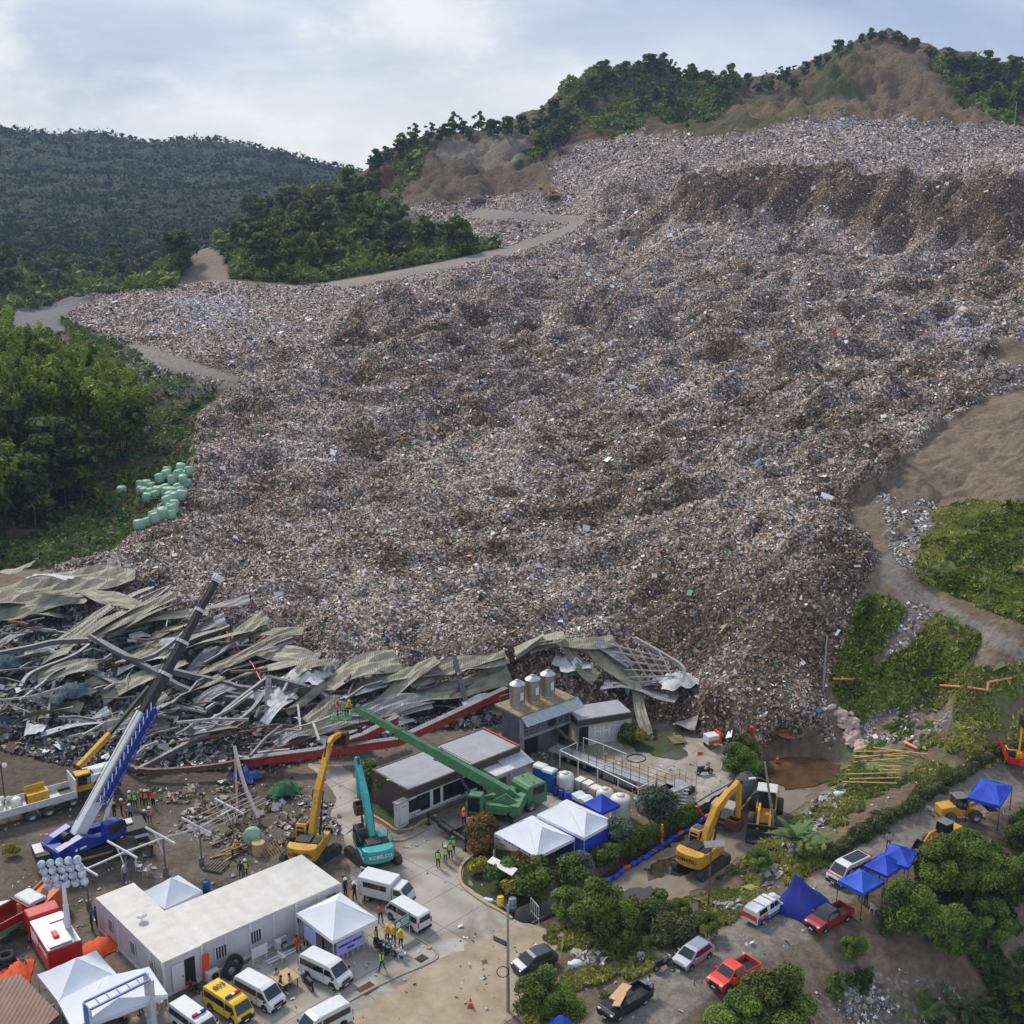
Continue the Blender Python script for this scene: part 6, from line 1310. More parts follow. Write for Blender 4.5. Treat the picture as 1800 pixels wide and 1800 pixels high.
tent('white pyramid tent behind the office, beyond the roof gap', [(243,1567),(288,1594),(358,1570),(318,1540)], 2.3, 3.5, W3)
tent('large white pyramid tent beside the red fire lorry', [(68,1712),(100,1762),(212,1716),(166,1672)], 2.3, 3.7, W3)
tent('long white canopy in front of the pyramid tent, lower left', [(104,1766),(136,1818),(287,1742),(258,1692)], 2.3, 3.1, W3, ridge=.75)
ZR = 1.9
tent('blue canopy standing alone on the upper road at the right', [(1694,1399),(1751,1415),(1787,1383),(1731,1369)], 2.3, 3.0, 'bluef', 'dark', ridge=.3, zg=1.9)
tent('light blue canopy nearest the red pickup', [(1472,1546),(1518,1571),(1553,1548),(1512,1527)], 2.3, 3.1, 'bluef2', 'dark', zg=1.1)
tent('deep blue canopy half hidden by the big tree', [(1516,1520),(1560,1540),(1592,1516),(1552,1500)], 2.3, 3.1, 'bluef', 'dark', zg=1.2)
tent('blue canopy behind the half hidden one, nearest the walking man', [(1540,1508),(1590,1522),(1622,1498),(1572,1484)], 2.4, 3.1, 'bluef', 'dark', zg=1.3)
tent('blue canopy peak cut by the bottom edge of the photo', [(950,1800),(990,1832),(1028,1806),(985,1790)], 2.3, 3.3, 'bluef', 'dark', zg=.2)
# collapsed blue canopy
b = MB(); b.lathe([(2.0,0),(1.85,.5),(1.45,1.0),(.9,1.5),(.35,2.3),(.0,2.75)], 22)
vs = []
for v in b.v:
    x, y, z = v; f = 1+.13*math.sin(4*math.atan2(y, x)+1)+.05*math.sin(11*math.atan2(y, x)); vs.append((x*f-.25*z, y*f+.3*z, z*.9))
b.v = vs; p = hit(1415,1598); o = b.build('folded_canopy', mat('deep_blue_cloth', (.01, .022, .25), .8, bump=.5), loc=p); T(o, 'collapsed dark blue canopy on the road between two pickups', 'canopy')
# ------------------------------------------------------------------ fence lamp, sign frames, gate
t = thing('solar_shelter', 'small pale sloped board roof on posts in the planting bed', 'shelter'); P = [at(x, y, 1.9) for x, y in [(856,1515),(900,1540),(910,1528),(866,1506)]]
b = MB(); b.panel(P, .04); b.build('roof', 'tankp', t)
for x, y in [(868,1530),(902,1552)]: p = at(x, y, 0); b = MB(); b.cyl(p, p+Vector((0,0,1.9)), .04, n=6); b.build('post', 'whiteg', t)
t = thing('gate_frame', 'tall white gantry frame with blue panel at the lower left tents', 'gantry')
A_ = at(150,1840,0); B_ = at(262,1808,0); zT = 4.2; Pa = at(147,1762,zT); Pb = at(256,1711,zT); Pa2 = at(158,1775,zT); Pb2 = at(265,1722,zT)
b = MB()
for u, v in ((Pa,Pb),(Pa2,Pb2)): b.beam(u, v, .12,.14)
for k in range(7): u = Pa+(Pb-Pa)*k/6; v = Pa2+(Pb2-Pa2)*k/6; b.beam(u, v, .06,.06)
b.build('truss', mat('gate_blue_grey', (.16,.2,.42), .5), t)
for u in (Pb,Pb2): b = MB(); b.beam((u.x,u.y,0), u, .3,.25, up=(0,1,0)); b.build('post', 'whiteg', t)
for u in (Pa,Pa2): b = MB(); b.beam((u.x,u.y,0), u, .14,.14, up=(0,1,0)); b.build('post', 'whiteg', t)
b = MB(); b.panel([(Pa.x,Pa.y,1.2),(Pa2.x,Pa2.y,1.2),(Pa2.x,Pa2.y,zT-.15),(Pa.x,Pa.y,zT-.15)], .05); b.build('side_panel', mat('cyan_panel', (.02,.17,.55), .5), t)
t = thing('signboard', 'greenish signboard behind the yellow jacketed group', 'sign', at(708,1648,0), GA); b = MB(); b.box((0,0,1.3), (1.6,.06,.9)); b.build('board', 'signg', t)
for x in (-.7,.7): b = MB(); b.box((x,0,.45), (.06,.06,.9)); b.build('post', 'whiteg', t)
b = MB(); b.cyl((-.45,-.04,1.3), (-.45,-.05,1.3), .25, n=14)
for k in range(4): b.box((.25,-.04,1.55-k*.15), (.8,.02,.05))
b.build('emblem', 'txtw', t)
t = thing('barrier_gate', 'small white barrier frame at the canal mouth', 'barrier', at(940,1614,0), GA+1.2); b = MB()
for x in (-.7,-.35,0,.35,.7): b.cyl((x,0,0), (x,0,1.4), .03, n=4)
for z in (.3,1.4): b.cyl((-.7,0,z), (.7,0,z), .03, n=4)
b.build('bars', 'whiteg', t)
# steel posts row of a dismantled shed
POST = [(155,1582,168,1532),(226,1550,226,1502),(292,1532,292,1480),(355,1530,354,1468),(414,1480,415,1430)]
t = thing('shed_skeleton', 'bare steel frame of posts and white rafters beside the blue crane', 'steel frame')
tops = []; zt_ = 3.4
for q, (bx, by) in enumerate([(157,1598),(226,1566),(292,1540),(355,1522),(412,1486)]):
    p = at(bx, by, 0); tp = p+Vector((0,0,zt_)); tops.append(tp); b = MB(); b.box((p.x,p.y,zt_/2), (.12,.12,zt_)); b.box((p.x,p.y,.4), (.35,.35,.8)); b.build('post', 'beam', t)
for q, tp in enumerate(tops):
    d = Vector((math.cos(GA-math.pi/2+.25), math.sin(GA-math.pi/2+.25), 0)); b = MB(); b.beam(tp-d*1.9+Vector((0,0,.55)), tp+d*1.3+Vector((0,0,-.05)), .12,.16); b.beam(tp-Vector((0,0,1.6)), tp-d*.9+Vector((0,0,.3)), .08,.08); b.build('rafter', 'white', t)
b = MB()
for u, v in zip(tops[:-1], tops[1:]): b.beam(u+Vector((0,0,.1)), v+Vector((0,0,.1)), .1,.12)
b.build('ridge_beam', 'whiteg', t); b = MB(); d = Vector((math.cos(GA-math.pi/2+.25), math.sin(GA-math.pi/2+.25), 0))
for k in (-2.2,-1.6,-1.0,-.4,.5): b.beam(tops[2]+(tops[3]-tops[2])*.3-d*(-k)*-1+Vector((0,0,.5)), tops[4]+(tops[4]-tops[3])*.6-d*(-k)*-1+Vector((0,0,.45)), .05,.05)
b.build('purlin', 'beaml', t)
# utility poles, lamps
def pole(px, py, h, label, r=.13, m='conc', z=None, lean=(0,0), name='utility_pole'):
    p = hit(px, py) if z is None else at(px, py, z); t = thing(name, label, 'pole', p); b = MB(); b.cyl((0,0,-.3), (lean[0],lean[1],h), r, r*.6, 8); b.build('shaft', m, t); return t
def armlamp(t, h, L=1.6, a=0.0, off=(0,0)):
    b = MB(); ca_, sa_ = math.cos(a), math.sin(a); b.tube([(off[0],off[1],h-.3),(off[0]+ca_*L*.5,off[1]+sa_*L*.5,h+.1),(off[0]+ca_*L,off[1]+sa_*L,h+.15)], .035, 5); b.build('lamp_arm', 'galv', t); b = MB(); b.box((off[0]+ca_*L*1.1,off[1]+sa_*L*1.1,h+.14), (.6,.22,.1), rz=a); b.build('lamp_head', 'white', t)
t = pole(893,1778,8.3,'tall concrete utility pole beside the muddy road, in front of the dark car'); armlamp(t, 8.2, 1.3, math.pi-.4); b = MB(); b.box((-.55,-.1,5.6), (1.0,.5,.06), ry=.5); b.build('solar_panel', 'panel', t)
b = MB(); n = 18; b.tube([(-.35+.4*math.cos(6.283*k/n),-.1,3.2+.42*math.sin(6.283*k/n)) for k in range(n+1)], .035, 4); b.build('cable_coil', 'black', t)
t = pole(1364,1468,6.9,'leaning concrete pole between the tanker and the wheel loader',.14,z=-.3,lean=(-1.3,.3)); armlamp(t, 5.4, 1.3, math.pi+.2, (-1.0,.2))
t = pole(1245,1596,5.6,'rust brown pole with solar panel in front of the yellow excavator',.08,'beamr'); b = MB(); b.box((.25,0,5.6), (1.6,.7,.06), ry=-.08, rx=.25); b.build('solar_panel', mat('grey_panel', (.25,.25,.24), .3), t)
t = pole(1222,1412,5.2,'thin white mast with red flag at the end of the catwalk',.06,'whiteg',z=0); b = MB(); b.box((.25,0,5.0), (.5,.03,.35)); b.build('flag', 'redb', t)
t = pole(1447,1214,5.8,'grey pole stuck in the foot of the refuse slope',.12,'galv')
pole(157,525,6,'small leaning pole on the bend of the asphalt road',.12,'beaml',lean=(-2.6,0)); t = pole(13,560,7,'dark wooden pole left of the asphalt bend',.12,'beam'); t = pole(1783,222,9,'tall bare pole on the upper terrace at the right edge',.16,'beaml'); pole(770,492,5,'short leaning pole beside the haul road',.1,'beaml',lean=(1.6,0)); t = pole(421,490,8,'thin lamp pole on the haul road below the wood',.1,'beaml'); armlamp(t, 7.8, 1.6, math.pi)
t = pole(1163,1388+98,2.0,'orange plastic post on the canal edge',.16,'pipe',z=-.2,name='orange_post')
b = MB(); b.cyl((0,0,.1), (1.0,-.9,1.9), .11, n=8); o = b.build('red_pipe', 'redb', loc=at(1240,1442,-.2)); o.scale = (-1,1,1); T(o, 'red pipe propped against the canal wall', 'pipe')
t = thing('light_mast', 'dark slim mast with two white lamps at the left edge', 'mast', at(12,1436,0)); b = MB(); b.cyl((0,0,0), (0,0,5.2), .06, n=6); b.build('shaft', 'dark', t)
for k in (-1, 1): b = MB(); b.ball((k*.35,0,5.1), .25, 8, 4); b.build('lamp', 'lamp', t)
# ------------------------------------------------------------------ vans and cars
def mc(*a): return tuple(a)
van('clean white minibus parked right beside the medical tent', (537,1703,609,1738), z=.02)
van('white minibus between the yellow van and the table of seated people', (427,1743,487,1776), z=.02)
def yv(t, prof, hw, W2):
    textmesh('803', .85, 'txtd', t, (-1.1,0,2.125), (0,1,0), (-1,0,0), 'roof_number', .012, .9); lightbar(t, .75, 2.1, 1.5, ('bluel','redl'))
van('yellow rescue van with roof number and light bar', (375,1762,430,1798), 'yellow2', z=.02, style='old', extra=yv, cat='rescue van')
def am(t, prof, hw, W2): lightbar(t, .9, 2.1, 1.3, ('redl','bluel'))
van('white van with red and blue light bar, leftmost in the row by the tents', (312,1790,372,1834), z=.02, style='old', extra=am, cat='ambulance')
van('white minibus cut by the bottom edge of the photo', (600,1795,538,1828), z=.02)
# cab-and-box shuttle
loc, rz, s = place2(648,1586,722,1585+10, 4.9, .02); loc, rz, s = place2(645,1574,716,1592, 4.9, .02, .9, 1.2)
t = thing('shuttle_truck', 'white high box shuttle with an open rear door, next to the teal excavator', 'shuttle', loc, rz, None, s)
b = MB(); b.box((-.75,0,1.45), (3.3,1.85,1.75)); b.build('body', 'white', t, .06); b = MB(); b.prism([(.95,.5),(.95,1.95),(1.75,1.95),(2.25,1.35),(2.4,1.1),(2.42,.5)], -.85, .85); cb = b.build('cab', 'white', t, .06)
b = MB(); b.panel([(1.84,-.7,1.92),(1.84,.7,1.92),(2.29,.74,1.38),(2.29,-.74,1.38)][::-1], .015); b.build('windshield', 'glass', cb); b = MB()
for s_ in (-1, 1): b.panel([(1.1,s_*.86,1.3),(2.05,s_*.86,1.3),(1.75,s_*.86,1.82),(1.1,s_*.86,1.82)][::(1 if s_ < 0 else -1)], .012)
b.build('door_window', 'glass', cb)
for s_ in (-1, 1): b = MB(); b.box((-.7,s_*.935,1.72), (2.3,.02,.5)); b.build('side_window', 'glass', t)
b = MB(); b.box((-.7,0,.5), (3.4,1.5,.12)); b.box((2.4,0,.5), (.12,1.7,.22)); b.build('chassis', 'black', t)
b = MB(); b.box((-2.75,.8,1.4), (.75,.05,1.5), rz=-.2); dd = b.build('rear_door', 'white', t); b = MB(); b.box((-2.75,.77,1.75), (.5,.02,.5), rz=-.2); b.build('window', 'glass', dd)
for x in (1.7,-1.5):
    for sy in (-1,1): wheel(t, x, sy*.78, .36, .24)
for sy in (-1,1): b = MB(); b.box((2.4,sy*.65,.9), (.06,.3,.18)); b.build('headlight', 'lamp', t)
van('white square minibus parked nose to the office, seen from behind', (742,1636,694,1607), z=.02, style='old')
pickup('black pickup with cardboard on its windscreen, nearest the bottom edge', (1130,1752,1067,1795), 'blackp')
def rescue(t):
    b = MB(); b.box((-1.6,-.935,.62), (1.8,.02,.3)); b.box((.2,-.93,.55), (1.6,.02,.2)); b.box((-1.6,.935,.62), (1.8,.02,.3)); b.build('blue_stripe', 'bluef', t)
    b = MB(); b.box((-1.7,-.94,.95), (1.5,.02,.3)); b.box((-2.6,0,1.0), (.03,1.7,.5)); b.box((-1.7,.94,.95), (1.5,.02,.3)); b.build('orange_panel', 'redb', t); b = MB(); b.cyl((-1.8,-.955,.95), (-1.8,-.962,.95), .14, n=12); b.cyl((-1.2,-.955,1.0), (-1.2,-.962,1.0), .1, n=12); b.build('crest', 'yellow2', t)
    b = MB(); b.box((.1,0,1.8), (.08,1.4,.06)); b.box((-1.2,0,1.8), (.08,1.4,.06)); b.cyl((1.7,0,1.14), (1.7,0,1.15), .3, n=16); b.build('roof_bar', 'silver', t)
pickup('white rescue pickup with orange and blue stripes and canopy, by the collapsed blue tent', (1316,1628,1372,1590), 'white', canopy='white', extra=rescue)
pickup('dark red pickup with black roof on the road beside the blue canopies', (1485,1606,1428,1642), 'redd', roof='blackp')
pickup('bright orange red pickup on the lower road, above the round tree', (1318,1706,1260,1742), 'redb')
hatch('silver hatchback on the verge between two pickups', (1238,1676,1198,1705), 'silver')
hatch('dark grey car half hidden behind the big bush by the utility pole', (966,1690,912,1712), mat('graphite_paint', (.06,.07,.09), .3, .3, coat=.5))
def amb(t, prof, hw, W2):
    b = MB(); b.box((-.7,0,2.13), (2.3,1.2,.05)); b.build('roof_panel', 'panel', t)
    b = MB(); b.box((-1.2,-.91,.75), (2.2,.02,.4)); b.box((-1.2,.91,.75), (2.2,.02,.4)); b.box((-2.3,0,1.9), (.1,1.5,.3)); b.build('maroon_stripe', 'redd', t)
    textmesh('AMBULANCE', .3, 'txtr', t, (2.19,0,1.17), (0,1,0), (-.8,0,.6), 'bonnet_lettering', .03, -1.0)
van('white ambulance with maroon stripes and dark roof panels, on the upper road', (1520,1530,1463,1560), style='new', extra=amb, cat='ambulance', name='ambulance')
# cardboard and sitter on the black pickup
p = hit(1085,1788); b = MB(); b.box((0,0,0), (1.5,.9,.03), rz=.2); b.box((.5,.55,.02), (1.2,.6,.03), rz=.5); o = b.build('cardboard', 'card', loc=p+Vector((.2,.3,1.75))); o.rotation_euler = (.2,.35,GA+2.9); T(o, 'flattened cardboard sheets lying over the black pickup windscreen', 'cardboard')
# ------------------------------------------------------------------ excavators
excavator('yellow excavator with raised boom behind the long office, left of the teal one', 547, 1508, R(79), R(55), 'yellow', [(.3,1.6,.9),(1.2,3.2,.95),(2.3,5.0,.8),(4.0,6.6,.55),(5.2,7.6,.4)], [(4.9,7.9,.45),(6.2,7.9,.5),(8.2,7.4,.3)], (8.1,7.5,-.6), s=1.02, text='KOMATSU')
excavator('teal excavator with folded arm in front of the white walled building', 656, 1512, R(112), R(128), 'teal', [(.3,1.6,.9),(1.0,3.4,.95),(2.0,5.0,.8),(3.6,6.4,.55),(4.4,7.1,.4)], [(4.2,7.4,.4),(4.1,6.4,.5),(3.9,3.7,.3)], (3.8,3.6,-1.9), s=1.02, text='KOBELCO', txtm='txtw', cabcol='dark')
excavator('yellow excavator on the flooded road beside the canal', 1232, 1522, R(50), R(47), 'yellow', [(.3,1.6,.9),(1.1,3.1,.95),(2.1,4.3,.85),(3.9,5.0,.6),(5.6,5.2,.45)], [(5.3,5.5,.4),(5.8,4.8,.5),(5.9,1.9,.3)], (5.8,2.0,-2.0), z=-.25, s=1.02, text='KOMATSU')
pf = hit(974,352); t = excavator('small distant yellow excavator on the middle refuse terrace', 974, 352, R(190), R(190), 'yellow', [(.3,1.6,.9),(1.8,4.2,.8),(3.9,5.6,.6)], [(3.7,5.9,.4),(5.6,4.0,.4)], (5.5,4.2,-1.6)); t.location = pf; t.scale = (1.15,1.15,1.15)
def dumper(loc, rz, label, cabm, s=1.0, bedm='beamr'):
    t = thing('dump_truck', label, 'truck', loc, rz, None, s); lorry_cab(cabm, t, 1.9); b = MB(); b.box((-.6,0,.9), (6.6,.9,.3)); b.build('chassis', 'dark', t)
    b = MB(); b.slab([(-4,-1.2,1.25),(1.7,-1.2,1.25),(1.7,1.2,1.25),(-4,1.2,1.25)], .15)
    for y in (-1.2,1.2): b.box((-1.15,y,1.75), (5.7,.1,1.0))
    b.box((1.7,0,1.85), (.1,2.5,1.2)); b.box((-4,0,1.75), (.1,2.5,1.0)); b.build('tipper_body', bedm, t)
    for x in (2.9,-2.2,-3.4):
        for sy in (-1,1): wheel(t, x, sy*1.0, .5, .3, 'tyred')
    return t
dumper(hit(836,361), R(175), 'distant dump lorry with white cab below the quarry face', 'white', 1.15)
def loader(loc, rz, label, s=1.0, cabm='dark', bucketz=.0, roofm='beam'):
    t = thing('wheel_loader', label, 'wheel loader', loc, rz, None, s); b = MB(); b.prism([(-3.2,.9),(-3.2,2.0),(-1.4,2.15),(-.6,1.6),(.2,1.5),(.2,.8)], -.85, .85); b.prism([(.2,.8),(.3,1.6),(1.2,1.5),(1.5,.8)], -.6, .6); b.build('body', 'yellow', t, .05)
    b = MB(); b.prism([(-1.4,1.5),(.1,1.5),(.25,2.1),(.05,3.1),(-1.3,3.1)], -.75, .75); c = b.build('cab', cabm, t, .05); b = MB(); b.panel([(.27,-.6,2.1),(.27,.6,2.1),(.1,.6,3.0),(.1,-.6,3.0)], .02)
    for y in (-.77,.77): b.panel([(-1.2,y,2.0),(0,y,2.0),(-.1,y,2.95),(-1.2,y,2.95)][::(1 if y < 0 else -1)], .015)
    b.build('window', 'glass', c); b = MB(); b.box((-.6,0,3.14), (1.6,1.7,.1)); b.build('cab_roof', roofm, c, .03)
    for y in (-.5,.5): b = MB(); arm(b, [(.4,1.9,.45),(1.6,1.8+bucketz*.4,.5),(2.8,.8+bucketz,.3)], .2); b.v = [(x,yy+y,z) for x, yy, z in b.v]; b.build('lift_arm', 'yellow', t)
    b = MB(); z0 = bucketz; b.prism([(2.7,.15+z0),(3.9,.1+z0),(3.9,.18+z0),(2.95,.3+z0),(2.75,.8+z0),(2.9,1.3+z0),(2.8,1.35+z0),(2.6,.8+z0)], -1.35, 1.35)
    for y in (-1.36,1.36): b.panel([(2.7,y,.15+z0),(3.9,y,.1+z0),(3.2,y,1.0+z0),(2.85,y,1.3+z0),(2.6,y,.8+z0)], .03)
    b.build('bucket', 'dark', t)
    for x in (1.2,-2.1):
        for sy in (-1,1): wheel(t, x, sy*1.1, .75, .55, 'tyred')
    return t
loader(hit(790,362), R(10), 'distant orange loader below the quarry face', 1.1)
loader(at(1345,1447,-.25), math.atan2(*(lambda d: (d.y, d.x))(at(1338,1490)-at(1350,1420))), 'yellow wheel loader facing the camera on the wet road, beside the tanker', 1.02, roofm='whiteg')
pz = hit(1652,1488); loader(pz, R(215), 'yellow compact loader with dark canopy roof half behind the tree', .68); pz = hit(1690,1440); loader(pz, R(10), 'yellow loader with grey cab roof under the lone blue canopy', .72, bucketz=1.2)
# tanker lorry
a_ = at(1312,1405,-.25); c_ = at(1282,1452,-.25); d_ = c_-a_; rz = math.atan2(d_.y, d_.x); rz = math.atan2(*(lambda d: (d.y, d.x))(at(1272,1450,-.25)-at(1312,1402,-.25)))
t = thing('tanker_lorry', 'beige cabbed lorry with a long dark grey water tank, by the canal', 'tanker lorry', at(1290,1432,-.25), rz, None, .92); lorry_cab('beige', t, 1.9); b = MB(); b.box((-.8,0,.85), (6.6,.9,.3)); b.build('chassis', 'dark', t)
b = MB(); X = Matrix.Rotation(R(90), 4, 'Y'); b.X = Matrix.Translation((-1.2,0,2.0)) @ X; b.lathe([(0,-2.9),(.7,-2.85),(1.0,-2.6),(1.08,-2.4),(1.08,2.4),(1.0,2.6),(.7,2.85),(0,2.9)], 20); b.build('tank', mat('dark_tank', (.075,.08,.095), .5, var2=(.04,.04,.05)), t)
b = MB(); b.cyl((-1.2,0,3.0), (-1.2,0,3.25), .3, n=12); b.cyl((-3.4,0,3.0), (-3.4,0,3.15), .2, n=10); b.build('hatch', 'dark', t); b = MB(); b.tube([(-3.6,.5,3.0),(-4.3,.5,2.6),(-4.4,.5,1.2)], .08, 6); b.build('hose', 'black', t)
for x in (2.9,-2.4,-3.5):
    for sy in (-1,1): wheel(t, x, sy*1.0, .5, .3, 'tyred')
# ------------------------------------------------------------------ blue and white rough terrain crane
def aim(t, P): return t.matrix_basis.inverted() @ Vector(P)
w0 = at(122,1520); w1 = at(212,1496); d_ = w1-w0; t = thing('mobile_crane', 'huge blue and white telescopic crane, its boom reaching over the wreck', 'crane', (w0+w1)/2, math.atan2(d_.y, d_.x))
b = MB(); b.box((0,0,1.15), (8.4,2.2,.55)); b.box((-4.2,0,1.7), (1.1,2.6,.9)); b.box((3.4,.3,1.75), (2.0,2.4,.7)); b.build('carrier', 'dark', t, .04); b = MB(); b.box((2.2,.7,2.2), (2.4,.9,.12)); b.box((3.2,-.8,1.5), (2.2,.8,.12)); b.box((-4.4,0,2.2), (.7,1.6,.1)); b.build('deck_plate', 'whiteg', t)
for x in (-2.4,2.4):
    for sy in (-1,1): wheel(t, x, sy*1.3, .95, .65, 'tyred')
for x in (-4.0,4.2):
    for sy in (-1,1): b = MB(); b.beam((x,0,.9), (x,sy*2.3,.9), .3,.3); b.cyl((x,sy*2.2,0), (x,sy*2.2,1.1), .1, n=6); b.cyl((x,sy*2.2,0), (x,sy*2.2,.06), .3, n=10); b.build('outrigger', 'dark', t)
bp_ = at(140,1462,3.0); tip = atY(384,1013,bp_.y+12); lt = aim(t, tip); lb = Vector((-.9,0,3.1)); th = math.atan2(lt.y-lb.y, lt.x-lb.x)
Xt = Matrix.Translation((-.7,0,0)) @ Matrix.Rotation(th, 4, 'Z')
b = MB(); b.X = Xt; b.prism([(-3.0,1.7),(2.2,1.7),(2.2,2.2),(.6,2.4),(-.8,3.0),(-3.0,2.6)], -1.35, -.55); b.prism([(-3.0,1.7),(2.2,1.7),(2.2,2.2),(.6,2.4),(-.8,3.3),(-2.4,2.9),(-3.0,2.6)], .55, 1.35); b.box((-2.6,0,2.1), (1.0,2.7,.9)); b.box((0,0,1.65), (4.6,1.6,.25)); b.build('turret', 'blue', t, .04)
b = MB(); b.X = Xt; b.prism([(.9,2.0),(2.7,2.0),(2.9,2.5),(2.4,3.5),(1.0,3.5)], -1.9, -1.0); cb = b.build('operator_cab', 'blue', t, .04); b = MB(); b.X = Xt; b.box((1.9,-1.92,2.9), (1.2,.03,.8)); b.box((2.85,-1.45,2.9), (.1,.7,.7), ry=-.3); b.build('window', 'glass', cb)
b = MB(); b.X = Xt; b.cyl((-1.6,-.3,2.9), (-1.6,.3,2.9), .35, n=12); b.build('winch', 'dark', t)
b = MB(); b.X = Xt; b.cyl((-1.5,-1.36,2.1), (-1.5,-1.37,2.1), .13, n=12); b.box((-.9,-1.36,2.1), (.6,.02,.14)); b.build('maker_mark', 'txtw', t)
def seg(u): return lb+(lt-lb)*u
dirv = (lt-lb).normalized(); up = Vector((0,0,1)); up = (up-dirv*up.dot(dirv)).normalized(); side = dirv.cross(up).normalized()
b = MB(); b.beam(seg(-.03), seg(.44), .85, 1.05, 0, up); b.build('boom_base', 'white', t, .04)
for k, (u0, u1, w_) in enumerate([(.43,.60,.72),(.59,.73,.62),(.72,.86,.52),(.85,.985,.44)]):
    b = MB(); b.beam(seg(u0), seg(u1), w_, w_*1.15, 0, up); o = b.build('boom_section', 'dark', t); b = MB(); b.beam(seg(u1-.008), seg(u1+.004), w_+.14, w_*1.15+.16, 0, up); b.build('boom_collar', 'whiteg', o)
b = MB(); b.beam(seg(.985), seg(1.005), .7, .8, 0, up); b.build('boom_head', 'white', t)
b = MB(); n = 14; so_ = side*.95
for q in range(n):
    u0, u1 = .10+q*.385/n, .10+(q+1)*.385/n
    for i, (s1, s2) in enumerate(((-.3,-.35),(.3,-.35),(.3,.35),(-.3,.35))):
        b.cyl(seg(u0)+so_+side*s1+up*s2, seg(u1)+so_+side*s1+up*s2, .06, n=4, m=0); c2 = ((-.3,-.35),(.3,-.35),(.3,.35),(-.3,.35))[(i+1) % 4]
        b.cyl(seg(u0)+so_+side*s1+up*s2, seg(u1)+so_+side*c2[0]+up*c2[1], .045, n=4, m=0 if i % 2 else 1)
b.beam(seg(.13)+so_, seg(.47)+so_, .42,.5, 0, up); b.build('lattice_jib', ['blue','white'], t)
b = MB(); b.cyl(Vector((lb.x*.2,lb.y,2.2))+Vector((math.cos(th),math.sin(th),0))*1.2, seg(.22)-up*.5, .22, .16, 10); b.build('lift_cylinder', 'white', t)
b = MB(); 
for s_ in (-.2,.2): b.cyl(seg(.02)+up*.9+side*s_, seg(1.0)+up*.5+side*s_, .03, n=4)
hk = seg(1.0)
b.build('hoist_rope', 'dark', t)
# orange boomed machine behind
t = thing('truck_crane', 'smaller crane with thin orange boom and dark cab behind the blue crane', 'crane', at(158,1400,0), GA-.2); b = MB(); b.box((0,0,1.0), (5.4,2.2,.5)); b.build('carrier', 'dark', t, .03); b = MB(); b.box((.9,0,2.2), (2.6,2.1,.7)); b.build('deck', 'white', t, .04)
b = MB(); b.prism([(-1.4,1.2),(.2,1.2),(.3,1.9),(0,2.9),(-1.3,2.9)], -1.0, .1); cb = b.build('operator_cab', 'yellow', t, .04); b = MB(); b.box((-.6,-1.03,2.3), (1.2,.04,.9)); b.box((.24,-.45,2.3), (.06,.9,.9)); b.box((-1.36,-.45,2.3), (.1,.8,.9)); b.build('window', 'glass', cb)
for x in (-1.8,1.8):
    for sy in (-1,1): wheel(t, x, sy*1.0, .55, .35, 'tyred')
y_ = at(158,1400).y; la = aim(t, atY(138,1348,y_+0)); lb2 = aim(t, atY(193,1290,y_+3)); lc = aim(t, atY(262,1207,y_+7.5))
b = MB(); b.beam(la, lb2, .45,.5); b.build('boom_base', 'yellow', t); b = MB(); b.beam(lb2, lc, .3,.34); b.build('boom_section', 'dark', t); b = MB(); b.cyl((-.2,.4,1.3), la, .3, .2, 8); b.build('boom_pedestal', 'dark', t)
# green crane ---------------------------------------------------------
r0 = at(800,1466); f0 = at(922,1418); d_ = f0-r0; t = thing('mobile_crane', 'green truck crane with operator cab and boom lifting a man basket over the wreck', 'crane', (r0+f0)/2, math.atan2(d_.y, d_.x)); Lc = d_.length
g = 'green'; hw_ = Lc/2
b = MB(); b.box((0,0,.95), (Lc+2.4,1.9,.4)); b.box((-hw_*.75,0,1.2), (hw_*.9,2.3,.14)); b.build('carrier', 'dark', t)
b = MB(); b.prism([(hw_-.6,.6),(hw_-.6,2.3),(hw_-.3,2.6),(hw_+1.3,2.6),(hw_+1.6,2.45),(hw_+1.7,1.5),(hw_+1.7,.5)], -1.2, 1.2); cb = b.build('driver_cab', g, t, .06); b = MB(); b.box((hw_+1.69,0,1.95), (.05,2.1,.8)); b.box((hw_+.7,-1.21,1.95), (1.3,.03,.75)); b.box((hw_+.7,1.21,1.95), (1.3,.03,.75)); b.build('window', 'glass', cb)
b = MB(); b.box((hw_*.45,-.75,1.5), (hw_*.8,.8,.8)); b.box((hw_*.45,.75,1.5), (hw_*.8,.8,.8)); b.build('deck_box', g, t, .05); b = MB(); b.cyl((hw_*.1,0,1.55), (hw_*.7,0,1.55), .55, n=14); b.build('engine_cover', g, t)
for sy in (-1,1): b = MB(); b.ball((hw_+.4,sy*.8,2.7), .1, 6, 3); b.build('beacon', 'redb', cb)
for x in (-hw_,-hw_+1.35,hw_*.45,hw_*.98):
    for sy in (-1,1): wheel(t, x, sy*1.05, .55, .32, 'tyred')
for x in (-hw_-.9,hw_*.05):
    for sy in (-1,1): b = MB(); b.beam((x,0,.95), (x,sy*2.9,.95), .25,.25); b.cyl((x,sy*2.8,.02), (x,sy*2.8,1.3), .07, n=6); b.cyl((x,sy*2.8,.02), (x,sy*2.8,.08), .25, n=10); b.build('outrigger', 'dark', t)
y_ = ((r0+f0)/2).y; lt = aim(t, atY(624,1244,y_+4.0)); lb = Vector((.9,.2,2.9)); th = math.atan2(lt.y-lb.y, lt.x-lb.x); Xt = Matrix.Translation((.0,0,0)) @ Matrix.Rotation(th, 4, 'Z')
